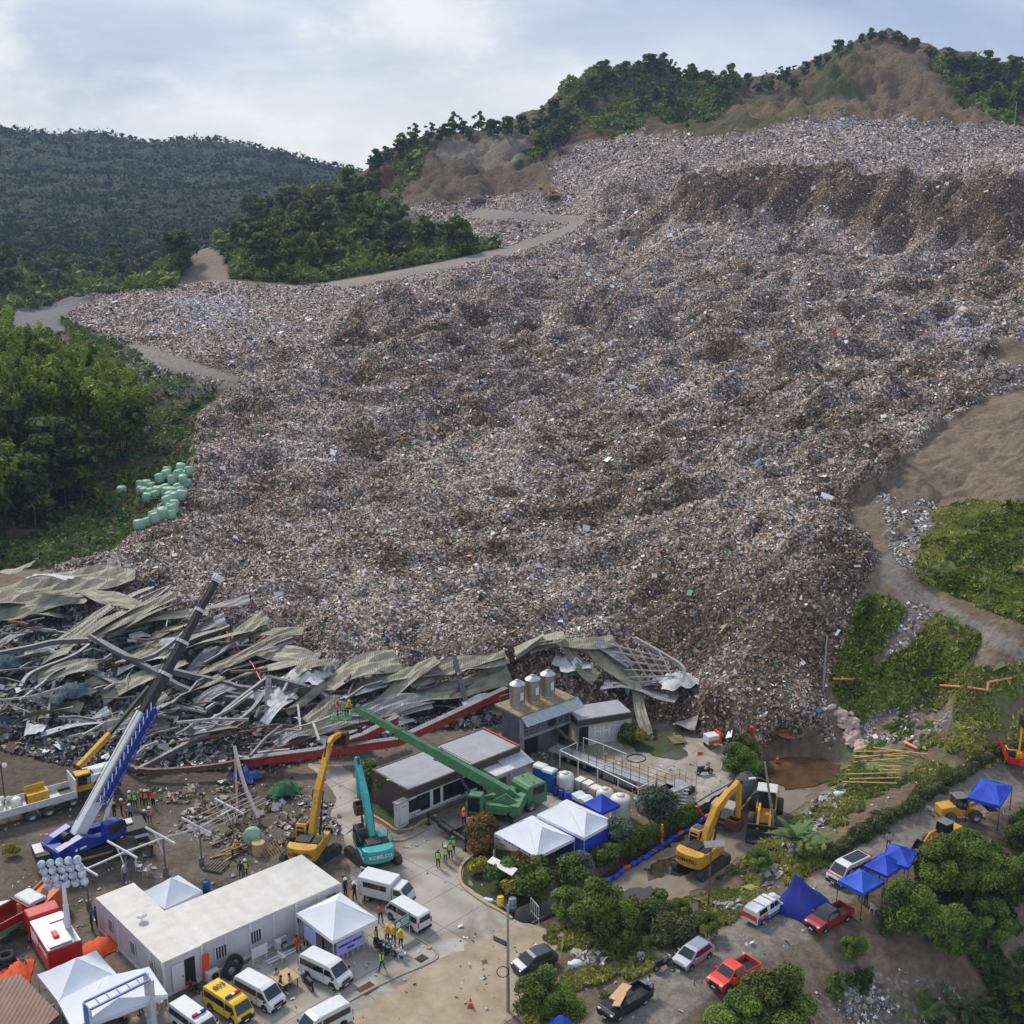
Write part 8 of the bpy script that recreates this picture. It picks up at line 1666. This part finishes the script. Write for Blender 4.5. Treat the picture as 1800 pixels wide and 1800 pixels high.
wsheet((625,1225),(740,1205),2.0,.6,'olive','olive sheet lying behind the green boom tip',z0=1.2,z1=1.6)
wsheet((700,1265),(895,1230),3.0,.5,'olive2','long pale roof edge running to the tank house',z0=1.5,z1=3.0,tw=.5)
wsheet((720,1225),(885,1195),2.6,.4,'olive','olive roof panel left of the three steel tanks',z0=2.0,z1=3.0,tw=.2)
wsheet((800,1230),(890,1212),2.0,.4,'olive2','pale olive panel touching the tank house roof',z0=3.0,z1=3.4,tw=.2)
wsheet((495,1328),(610,1308),1.3,.1,'olive2','straight pale green gutter panel above the yellow excavator boom',z0=1.8,z1=2.4,tw=.6)
wsheet((540,1290),(610,1255),2.2,.7,'olive','curled olive sheet above the pale gutter panel',z0=1.2,z1=1.6,tw=.3)
wsheet((600,1290),(760,1262),2.4,.5,'greys','grey roof slab sagging above the red fascia',z0=1.6,z1=2.4,tw=.35); wsheet((540,1290),(690,1272),2.0,.4,'greys','grey folded sheet left of the sagging slab',z0=1.0,z1=1.8,tw=.2); wsheet((640,1230),(800,1215),1.8,.5,'greys','thin grey roof strip behind the green boom',z0=1.3,z1=1.8)
wsheet((930,1178),(1078,1160),3.0,.4,'olive','olive roof panels leaning over the tank house, topmost of the wreck',z0=2.0,z1=2.4,tw=.2); wsheet((905,1182),(990,1155),2.2,.3,'olive2','pale roof panels left above the steel tanks',z0=2.5,z1=2.8,tw=.2)
wsheet((985,1180),(1048,1245),1.8,-.5,'olive','dark olive strip sliding down right of the steel tanks',z0=3.0,z1=3.2,tw=.3); wsheet((1040,1180),(1120,1245),2.2,-.4,'olive','dark olive strip crossing the bare purlins',z0=2.8,z1=2.8,tw=.3); wsheet((1050,1175),(1108,1222),1.6,0,'greys','light grey sheet lying on the bare purlins',z0=3.3,z1=3.3)
wsheet((1115,1245),(1138,1300),1.2,0,'olive','narrow olive sheet hanging down to the lawn strip',z0=3.0,z1=.4); wsheet((1060,1242),(1190,1262),2.4,.1,'greys','grey eaves slab above the lawn strip',z0=2.6,z1=2.2)
wsheet((1185,1280),(1225,1282),2.4,.1,'conc','tilted concrete slab at the foot of the refuse by the lawn strip',z0=.5,z1=.8,nm='concrete_slab'); wsheet((1365,1298),(1395,1305),1.6,.1,'rust','brown board at the foot of the refuse behind the flood water',z0=.6,z1=.6,nm='board')
for x0, y0, x1, y1 in [(225,1225,90,1180),(240,1120,300,1100),(55,1100,110,1060+25),(360,1090,440,1075),(0,1150,60,1130)]: wsheet((x0,y0),(x1,y1),1.6,.3,'greys','grey ribbed sheet scrap in the left half of the wreck','grey sheet scraps in the wreck',rg.uniform(-.4,.5),1.2,1.6)
# big members
def wbeam(pts, w_, h_, m, label, group=None, z=(1.5,2.0), nm='steel_beam'):
    P_ = []; n = len(pts)
    for k, p in enumerate(pts): P_.append(hit(*p)+Vector((0,0,z[0]+(z[1]-z[0])*k/max(1, n-1))))
    Q = []
    for k in range(n-1):
        for q in range(4):
            t = q/4; p0 = P_[max(0,k-1)]; p1 = P_[k]; p2 = P_[k+1]; p3 = P_[min(n-1,k+2)]; Q.append(.5*((2*p1)+(p2-p0)*t+(2*p0-5*p1+4*p2-p3)*t*t+(3*p1-p0-3*p2+p3)*t**3))
    Q.append(P_[-1]); mid = (Q[0]+Q[-1])/2; b = MB()
    for a, c in zip(Q[:-1], Q[1:]):
        a, c = a-mid, c-mid; b.beam(a+Vector((0,0,h_/2)), c+Vector((0,0,h_/2)), w_, .05); b.beam(a-Vector((0,0,h_/2)), c-Vector((0,0,h_/2)), w_, .05); b.beam(a, c, .05, h_)
    o = b.build(nm, m, loc=mid); T(o, label, 'steel beam', group); return o
for pts, w_, h_, m, lab, z in [([(-10,1182),(60,1168),(100,1158),(160,1155)],.5,.5,'beam','grey girder at the left edge crossing the middle of the wreck',(2,2)),([(40,1240),(60,1215),(130,1185),(160,1165)],.4,.4,'beam','curved grey girder bending down at the left',(2,2)),([(170,1160),(260,1205),(340,1245),(450,1260)],.5,.6,'beam','long grey girder running right and down from the centre left',(2.4,1.6)),
   ([(305,1210),(400,1230),(440,1238),(590,1240)],.5,.6,'beam','pale girder lying level left of the man basket',(2,1.5)),([(475,1232),(470,1285)],.6,.8,'beam','upright grey girder ending in the star of beams',(2.6,.6)),([(473,1232),(400,1275),(380,1290)],.4,.5,'beam','girder slanting down left from the star of beams',(2.6,.8)),([(473,1232),(560,1245),(590,1262)],.5,.6,'beam','girder slanting down right from the star of beams',(2.6,1)),
   ([(240,1370),(330,1330),(430,1290),(470,1250)],.4,.45,'beam','long pale girder rising from the dirt to the star of beams',(.8,2.2)),([(215,1350),(265,1372),(420,1362),(560,1318),(700,1290)],.35,.4,'beamr','long rusty eaves beam sweeping along the front of the wreck',(.6,2.0)),([(415,1355),(430,1400),(455,1445)],.3,.35,'beam','broken post leaning over the dirt left of the yellow excavator',(2.4,.2)),([(418,1440),(415,1350)],.2,.2,'beamr','thin rusty post beside the broken leaning post',(.4,2.0)),
   ([(160,1155),(250,1200),(330,1150)],.3,.4,'beam','bent frame girder under the telescopic boom',(2.6,2.6)),([(80,1300),(90,1262),(100,1240)],.3,.3,'beam','short upright girder in the lower left of the wreck',(.3,2.6)),([(955,1165),(920,1195),(905,1212)],.5,.6,'beaml','pale plank like beam sticking up left of the steel tanks',(3.0,3.6)),([(800,1215),(820,1262)],.5,.5,'beam','grey beam leaning on the roof edge left of the tank house',(3.5,1.5)),
   ([(1115,1163),(1175,1195),(1200,1212),(1200,1235)],.35,.4,'beaml','pale eaves beam curving round the right end of the wreck',(2.6,2.2)),([(1050,1165),(1150,1215),(1175,1235)],.3,.35,'beamr','rusty purlin nearest the pale eaves beam',(2.4,2.2)),([(1075,1245),(1150,1240),(1195,1228)],.35,.4,'beaml','pale lower eaves beam above the grey slab',(2.6,2.4)),([(245,1085),(300,1060),(250,1100)],.3,.3,'beaml','folded pale purlin by the refuse edge',(2,2))]:
    wbeam(pts, w_, h_, m, lab, None, z)
for k, pts in enumerate([[(560,1345),(700,1332),(780,1300),(890,1252)],[(430,1362),(560,1352),(640,1330),(700,1305)]]):
    P_ = [hit(*p)+Vector((0,0,1.2+1.2*i/3)) for i, p in enumerate(pts)]; b = MB()
    for a, c in zip(P_[:-1], P_[1:]): b.beam(a, c, .25, .8); b.beam(a+Vector((0,0,.5)), c+Vector((0,0,.5)), .7,.1, 1)
    T(b.build('roof_fascia', ['redtrim','greys']), ['long red fascia along the wreck front above the white walled building','red fascia strip bending left behind the yellow boom'][k], 'fascia')
b = MB(); pp = [(400,1142),(425,1180),(445,1200),(462,1232)]; b.tube([hit(*p)+Vector((0,0,2.2)) for p in pp], .09, 5); T(b.build('red_pipe', 'redb'), 'thin bright red pipe crossing the wreck diagonally', 'pipe')
# bare purlins on the right
for k in range(6):
    x0, y0 = 1062+k*19, 1172+k*4.5; x1, y1 = 1112+k*14, 1243-k*2; a = hit(x0, y0)+Vector((0,0,3)); c = hit(x1, y1)+Vector((0,0,2.6)); b = MB(); b.beam(a, c, .12,.16); T(b.build('purlin', 'beaml'), 'bare pale purlin in the stripped roof bay right of the tanks', 'purlin', 'purlins of the stripped roof bay')
for k in range(5):
    u = k/4; a = hit(1065+u*40, 1180+u*60)+Vector((0,0,3.2)); c = hit(1170+u*15, 1200+u*32)+Vector((0,0,2.8)); b = MB(); b.beam(a, c, .1,.14); T(b.build('purlin', 'beaml'), 'bare pale purlin in the stripped roof bay right of the tanks', 'purlin', 'purlins of the stripped roof bay')
# many random members
WP = [(-20,1110),(160,1100),(260,1110),(420,1150),(560,1195),(700,1220),(840,1225),(880,1250),(700,1290),(600,1330),(440,1358),(260,1360),(120,1350),(20,1290)]
def rp(poly=WP):
    while True:
        x = rg.uniform(-20, 900); y = rg.uniform(1080, 1370)
        if inpoly(np.array([x]), np.array([y]), poly)[0]: return x, y
for k in range(120):
    x, y = rp(); L_ = rg.uniform(2, 7.5); a = rg.gauss(.5, .6); p = hit(x, y); d = Vector((math.cos(a), math.sin(a), rg.uniform(-.2,.25)))*L_/2; cz = p+Vector((0,0,rg.uniform(.5,2.6))); b = MB(); w_ = rg.uniform(.08,.24); mm = Vector((0,0,rg.uniform(-.4,.5)))
    b.beam(-d, mm, w_, w_*1.3); b.beam(mm, d, w_, w_*1.3); T(b.build('steel_member', rg.choice(['beam','beaml','beamr','beaml']), loc=cz), 'thin bent steel member in the tangle of the collapsed shed', 'steel member', 'bent steel members in the wreck')
for k in range(60):
    x, y = rp(); p = hit(x, y); L_ = rg.uniform(2.5, 7); a = rg.gauss(.55, .5); q = p+Vector((math.cos(a), math.sin(a), 0))*L_; x2, y2 = toward(q.x, q.y, q.z)
    wsheet((x, y), (x2, y2), rg.uniform(.8, 1.9), rg.uniform(0, .9), rg.choice(['olive','greys','olive2','greys','insul','olive']), 'torn sheet scrap in the tangle of the collapsed shed', 'torn sheet scraps in the wreck', rg.uniform(-.8,.8), rg.uniform(.4,1.8), rg.uniform(.4,2.2), 'sheet_scrap')
for x, y, m, lab in [(125,1245,'tarpd','dark teal tarpaulin draped in the left of the wreck'),(8,1195,'tarpd','dark teal tarpaulin at the left edge of the wreck'),(430,1370,'tarpb','blue tarpaulin under the front of the wreck'),(500,1398,'tarpg','green net heap on the dirt left of the yellow boom'),(1000,1190,'insul','white torn insulation right of the steel tanks'),(1190,1225,'insul','white insulation hanging at the right end of the wreck'),(480,1250,'insul','white torn insulation under the star of beams'),(540,1215,'insul','white torn insulation left of the folded hump')]:
    p = hit(x, y); b = MB(); vs = []; fs = []; n = 11; ph = rg.uniform(0,6)
    for i in range(n):
        for j in range(n):
            u, v = i/(n-1)*2-1, j/(n-1)*2-1; vs.append((u*(2.3 if y < 1350 else 1.4)*(1+.15*math.sin(j)), v*(1.7 if y < 1350 else 1.0)*(1+.15*math.sin(i*1.3)), max(.0, .9*(1-u*u)*(1-v*v)+.22*math.sin(i*1.7+j*1.1+ph)+.15*math.sin(i*j*.7))))
    for i in range(n-1):
        for j in range(n-1): fs.append((i*n+j, (i+1)*n+j, (i+1)*n+j+1, i*n+j+1))
    b.add(vs, fs, 0, True); o = b.build('tarpaulin' if m != 'insul' else 'insulation', m, loc=p+Vector((0,0,.3 if y > 1350 else 1.6))); o.rotation_euler.z = rg.uniform(0,3); T(o, lab, 'tarpaulin' if m != 'insul' else 'insulation')
wm = inpoly(PX, PY, [(-80,1075),(160,1090),(260,1110),(420,1150),(560,1195),(700,1220),(840,1222),(895,1250),(700,1292),(600,1330),(440,1356),(260,1360),(120,1350),(-80,1300)])
def wp(n, r, i, j, X, Y):
    P_ = np.array([(.05,.05,.06),(.12,.12,.13),(.30,.29,.29),(.55,.55,.56),(.10,.075,.06),(.20,.19,.13),(.03,.06,.10),(.72,.72,.73),(.25,.15,.10),(.16,.16,.18)]); return P_[r.choice(10, n, p=[.2,.16,.1,.06,.14,.1,.04,.05,.05,.1])]*r.uniform(.7,1.2,n)[:, None]
chips('wreck_debris', wm, 60000, 77, lambda Y, r: .34, 'stuff', 'small tangled scrap under the collapsed roof sheets', wp, SCR, .9, .8, .5)
chips('yard_debris', inpoly(PX, PY, [(250,1395),(440,1370),(590,1420),(600,1460),(500,1500),(420,1510),(300,1450)]) & (fbm(XX/2.5, YY/2.5, 3, 401) > .02), 5200, 78, lambda Y, r: .3, 'stuff', 'rubble and timber pieces on the dirt left of the excavators', lambda n, r, i, j, X, Y: np.array([(.3,.25,.19),(.4,.37,.33),(.12,.09,.06),(.25,.17,.1),(.5,.48,.45)])[r.integers(0,5,n)]*r.uniform(.7,1.1,n)[:, None], SCR, .6, .8)
chips('verge_rubble', (inpoly(PX+jx*.3, PY+jy*.3, [(1290,1580),(1330,1540),(1400,1440),(1440,1400),(1490,1380),(1500,1400),(1420,1480),(1350,1560),(1280,1620),(1180,1640),(1190,1600)]) | inpoly(PX, PY, [(1270,1330),(1330,1320),(1330,1350),(1270,1372)]) | inpoly(PX, PY, [(1000,1675),(1060,1660),(1060,1720),(1000,1715)])) & (fbm(XX/2, YY/2, 3, 403) > .0), 5200, 79, lambda Y, r: .28, 'stuff', 'stones and litter along the edge of the flooded road', lambda n, r, i, j, X, Y: np.array([(.3,.27,.23),(.42,.4,.37),(.14,.11,.08),(.6,.6,.6)])[r.integers(0,4,n)]*r.uniform(.7,1.1,n)[:, None], SCR, .6, .8)
chips('roadside_litter', (GR1 | ROAD_R | yard | SCRUBR) & (fbm(XX/4, YY/4, 3, 407) > .0) & (YY < 130), 2600, 80, lambda Y, r: .2, 'stuff', 'scattered pale litter on verges and yard', lambda n, r, i, j, X, Y: np.array([(.6,.6,.6),(.45,.42,.4),(.3,.35,.45),(.35,.25,.15)])[r.integers(0,4,n)], SCR, .5, .8)
# timber stack, pallets, green sphere drum by the excavator
for k, (x, y, lab) in enumerate([(478,1500,'slatted wooden pallet leaning beside the yellow excavator'),(1190,1302,'small wooden pallet on the lawn strip'),(380,1525,'grey grid of concrete blocks behind the long office')]):
    b = MB()
    for q in range(7): b.box((-.6+q*.2,0,.12), (.12,1.2,.04))
    for q in (-.5,0,.5): b.box((0,q,.05), (1.35,.1,.09))
    o = b.build('pallet', 'wood' if k < 2 else 'concd', loc=at(x, y, .05)); o.rotation_euler = (.5 if k == 0 else 0, 0, GA+k); o.scale = (1.3,)*3; T(o, lab, 'pallet')
t = thing('rebar_bin', 'round pale green tank with rusty wire bin beside it, on the timber', 'tank', at(448,1492,0), 0); b = MB(); b.X = Matrix.Translation((-.2,.2,1.1)) @ Matrix.Rotation(R(75), 4, 'X'); b.lathe([(0,-.5),(.7,-.46),(.8,-.25),(.8,.25),(.7,.46),(0,.5)], 18); b.build('tank_body', 'bale', t); b = MB(); b.cyl((.5,-.8,0), (.5,-.8,1.1), .55, n=14); b.build('bin', 'card', t)
for k in range(9):
    b = MB(); b.box((0,0,.1+.1*(k % 3)), (rg.uniform(2,3.6),.2,.08)); o = b.build('timber_plank', 'wood', loc=at(rg.uniform(395,440), rg.uniform(1478,1505), .02)); o.rotation_euler.z = GA+rg.uniform(-.4,.3); T(o, 'loose timber plank in the stack left of the yellow excavator', 'plank', 'timber planks left of the yellow excavator')
# ------------------------------------------------------------------ near trees and plants
treeP('n1', 'roadside_tree', 51, 2.4, 1.2, 4.6, 24, .95, 10000, .19, 'broad', tr=.12); treeP('n2', 'roadside_tree', 52, 2.7, 1.0, 4.8, 30, 1.0, 12000, .18, 'broad', tr=.14); treeP('n3', 'round_tree', 53, 1.3, 1.3, 3.2, 14, .8, 5000, .17, 'silver', tr=.08); treeP('n4', 'garden_shrub', 54, 1.0, .4, 1.5, 9, .6, 2200, .16, 'broad', trunk=True, tr=.05); treeP('n5', 'golden_shrub', 55, .7, .4, 1.0, 8, .42, 1500, .16, 'yellow', tr=.04); treeP('n6', 'croton_bush', 56, 1.2, .5, 2.0, 14, .6, 3200, .2, 'croton', tr=.05); treeP('n7', 'hedge_bush', 57, 1.4, .2, 1.1, 12, .7, 3000, .17, 'olive', tr=.04)
def near(k, x, y, s, label, group=None, z=None):
    p = hit(x, y) if z is None else at(x, y, z); p.z -= .05; plant(k, p, s, label, group)
for k, x, y, s, lab in [('n3',1158,1478,1.25,'round silvery tree on a thin trunk right of the blue tents'),('n3',1086,1500,.85,'smaller round silvery tree before the large cream tank'),('n2',1303,1372,.72,'dark dense tree on the upper yard beside the tricycle'),('n2',1312,1338,.55,'taller dark tree behind the dense one at the foot of the refuse'),
    ('n1',1050,1655,.95,'leafy tree leaning over the canal end'),('n1',1000,1622,.6,'lower leafy tree on the left of the canal tree'),('n2',1090,1672,.62,'dark leafy tree right of the canal tree'),('n1',950,1800,.8,'big glossy bush in front of the dark car'),('n2',985,1812,.6,'dark bush right below the glossy one at the bottom'),('n4',1005,1560,1.4,'grey green shrub on the canal edge below the lettered tent'),('n3',1022,1566,.8,'silvery shrub on the canal edge below the blue walled tent'),
    ('n1',1362,1838,1.15,'round bright green tree at the bottom below the orange red pickup'),('n1',1305,1850,.9,'bright green bush cut by the bottom edge beside the round tree'),('n2',1600,1648,.92,'big dark tree beside the light blue canopy'),('n2',1655,1575,.9,'dark tree in front of the compact loader'),('n2',1712,1566,.95,'broad dark tree in front of the lone blue canopy'),('n2',1790,1590,.9,'broad dark tree at the right edge below the road'),('n2',1668,1680,.75,'shaded tree low on the right bank'),('n1',1500,1692,.42,'small bright bush on the bare bank below the dark red pickup'),('n1',1334,1532,.42,'bright leafy bush left of the banana plant'),('n1',1243,1648,.42,'green bush at the foot of the rust brown pole'),('n1',1196,1618,.38,'sapling with loose leaves on the flooded road verge'),('n4',1160,1606,1.0,'weedy shrub beside the flooded road'),('n2',1795,1500,.6,'dark shrub at the right edge beside the lone canopy'),('n1',1800,1790,.6,'shaded palm side shrub in the lower right corner'),('n2',1735,1660,.7,'dark tree between the palms on the right bank')]: near(k, x, y, s, lab)
for k in range(20):
    u = k/19; near('n4', 1055+u*160, 1520-u*88+6, rnd.uniform(.65,.95), 'leafy hedge shrub along the canal wall behind the tents', 'hedge along the canal', 0)
for k in range(14): near(['n4','n7','n4'][k % 3], 1085+rnd.uniform(-50,110), 1640+rnd.uniform(-14,30)-k*1, rnd.uniform(.8,1.3), 'low leafy bush in the thicket between the canal and the upper road', 'thicket bushes')
for k in range(34):
    u = k/33; near('n7', 1460+u*330, 1506-u*205+rnd.uniform(-4,4) if u < .9 else 1320, rnd.uniform(.42,.72), 'yellow green roadside bush in the hedge along the upper road', 'hedge of the upper road')
for x, y, s, k, lab in [(855,1490,1.35,'n6','reddish green croton bush at the crane end of the planting bed'),(842,1500,1.0,'n6','smaller croton bush by the yellow kerb'),(838,1535,1.1,'n5','golden shrub by the yellow kerb'),(905,1578,1.5,'n5','golden spiky shrub beside the blue grey barrel'),(922,1562,1.5,'n5','golden shrub behind the spiky one'),(940,1556,1.3,'n4','dark green shrub beside the sloped board roof'),(890,1556,1.2,'n4','low green shrub under the sloped board roof'),(950,1585,1.4,'n4','green shrub at the canal mouth'),(665,1395,1.4,'n4','overgrown shrub at the left end wall of the white building'),(680,1410,1.5,'n4','overgrown shrub in the lawn corner'),(652,1380,1.3,'n4','shrub farthest left beside the white building'),(1117,1306,1.4,'n5','yellow green shrub at the foot of the hanging olive sheet'),(1105,1308,1.1,'n4','dark shrub in the lawn strip'),(23,1505,.9,'n5','small dry bush on the dirt below the blue crane')]: near(k, x, y, s, lab, None, 0)
for k in range(12): near('n4', 722+k*17, 1436-k*7.0, .5, 'low plant along the plinth of the white walled building', 'plants along the white building', 0)
# fronds: banana and palms
def frond_plant(x, y, label, nl, Ln, wd, m, hgt, nm, droop=1.0, cat='banana plant', seed=0, scale=1.0, slit=0):
    g_ = random.Random(seed+5); p = hit(x, y); t = thing(nm, label, cat, p, 0, None, scale); b = MB(); b.cyl((0,0,-.3), (0,0,hgt), .17, .12, 8); b.build('trunk', 'bark' if cat == 'palm' else mat('banana_stem', (.16,.17,.07), .8), t)
    for k in range(nl):
        a = k*2.4+g_.uniform(-.3,.3); el = g_.uniform(.5,1.35); q = Vector((0,0,hgt)); pts = [q.copy()]; n = 9
        for s_ in range(n): el -= droop*.19*(s_/n+.3); q = q+Vector((math.cos(a)*math.cos(el), math.sin(a)*math.cos(el), math.sin(el)))*Ln/n; pts.append(q.copy())
        sd_ = Vector((-math.sin(a), math.cos(a), 0)); vs = []; fs = []; tn = []
        for i, q in enumerate(pts):
            u = i/n; w_ = wd*math.sin(math.pi*min(.97, u*.9+.08))**.7; d_ = Vector((0,0,-w_*.22))
            vs += [q+sd_*w_+d_, q, q-sd_*w_+d_]
        for i in range(1, n):
            if slit and True:
                for s_ in (-1, 1):
                    for z_ in range(4):
                        u0 = i+z_/4; u1 = i+(z_+.55)/4; f = lambda U: pts[int(U)]+(pts[min(n, int(U)+1)]-pts[int(U)])*(U-int(U)); w_ = wd*math.sin(math.pi*min(.97, u0/n*.9+.08))**.7; r0_ = f(u0); r1_ = f(u1); e_ = f(min(n-.01, u0+1.2))+sd_*s_*w_+Vector((0,0,-w_*.45)); b0 = len(vs); vs += [r0_, r1_, e_]; fs.append((b0, b0+1, b0+2)); tn.append(g_.random())
            else: fs += [(3*i, 3*i+3, 3*i+4, 3*i+1), (3*i+1, 3*i+4, 3*i+5, 3*i+2)]; tn += [g_.uniform(.3,.8)]*2
        b = MB(); b.add(vs, fs, 0, not slit); o = b.build('frond', FM[m], t); at_ = o.data.attributes.new('tone', 'FLOAT', 'FACE'); at_.data.foreach_set('value', np.array(tn, np.float32))
frond_plant(1395,1512,'large banana plant with broad arching leaves above the flooded road',13,2.7,.3,'banana',1.6,'banana_plant',.9,seed=1); frond_plant(1412,1502,'second banana stem right behind the large banana plant',7,2.3,.3,'banana',1.2,'banana_plant',.9,seed=2); frond_plant(1673,1118,'small banana plant on the grassy bank below the dirt track',7,1.8,.26,'banana',.9,'banana_plant',1,seed=3)
frond_plant(1735,1672,'fan shaped palm in the shade of the right bank',16,2.6,.42,'palm',1.2,'palm_tree',.8,'palm',4,slit=1); frond_plant(1690,1800,'wide palm in the lower right corner',18,2.8,.42,'palm',1.0,'palm_tree',.8,'palm',5,slit=1); frond_plant(1790,1770,'palm cut by the right edge of the photo',16,2.6,.42,'palm',1.6,'palm_tree',.8,'palm',6,slit=1); frond_plant(1620,1806,'dusky palm at the bottom edge',14,2.2,.4,'palm',.8,'palm_tree',.8,'palm',7,slit=1)
frond_plant(740,402,'pale fan palm in the wood by the grass spur',16,5.5,.8,'palm',3,'palm_tree',.7,'palm',8,slit=1)
for o in list(bpy.data.objects):      # prototypes never planted
    if o.parent is None and o.get('label') == 'x':
        for c in list(bpy.data.objects):
            if c.parent is o: bpy.data.objects.remove(c)
        bpy.data.objects.remove(o)
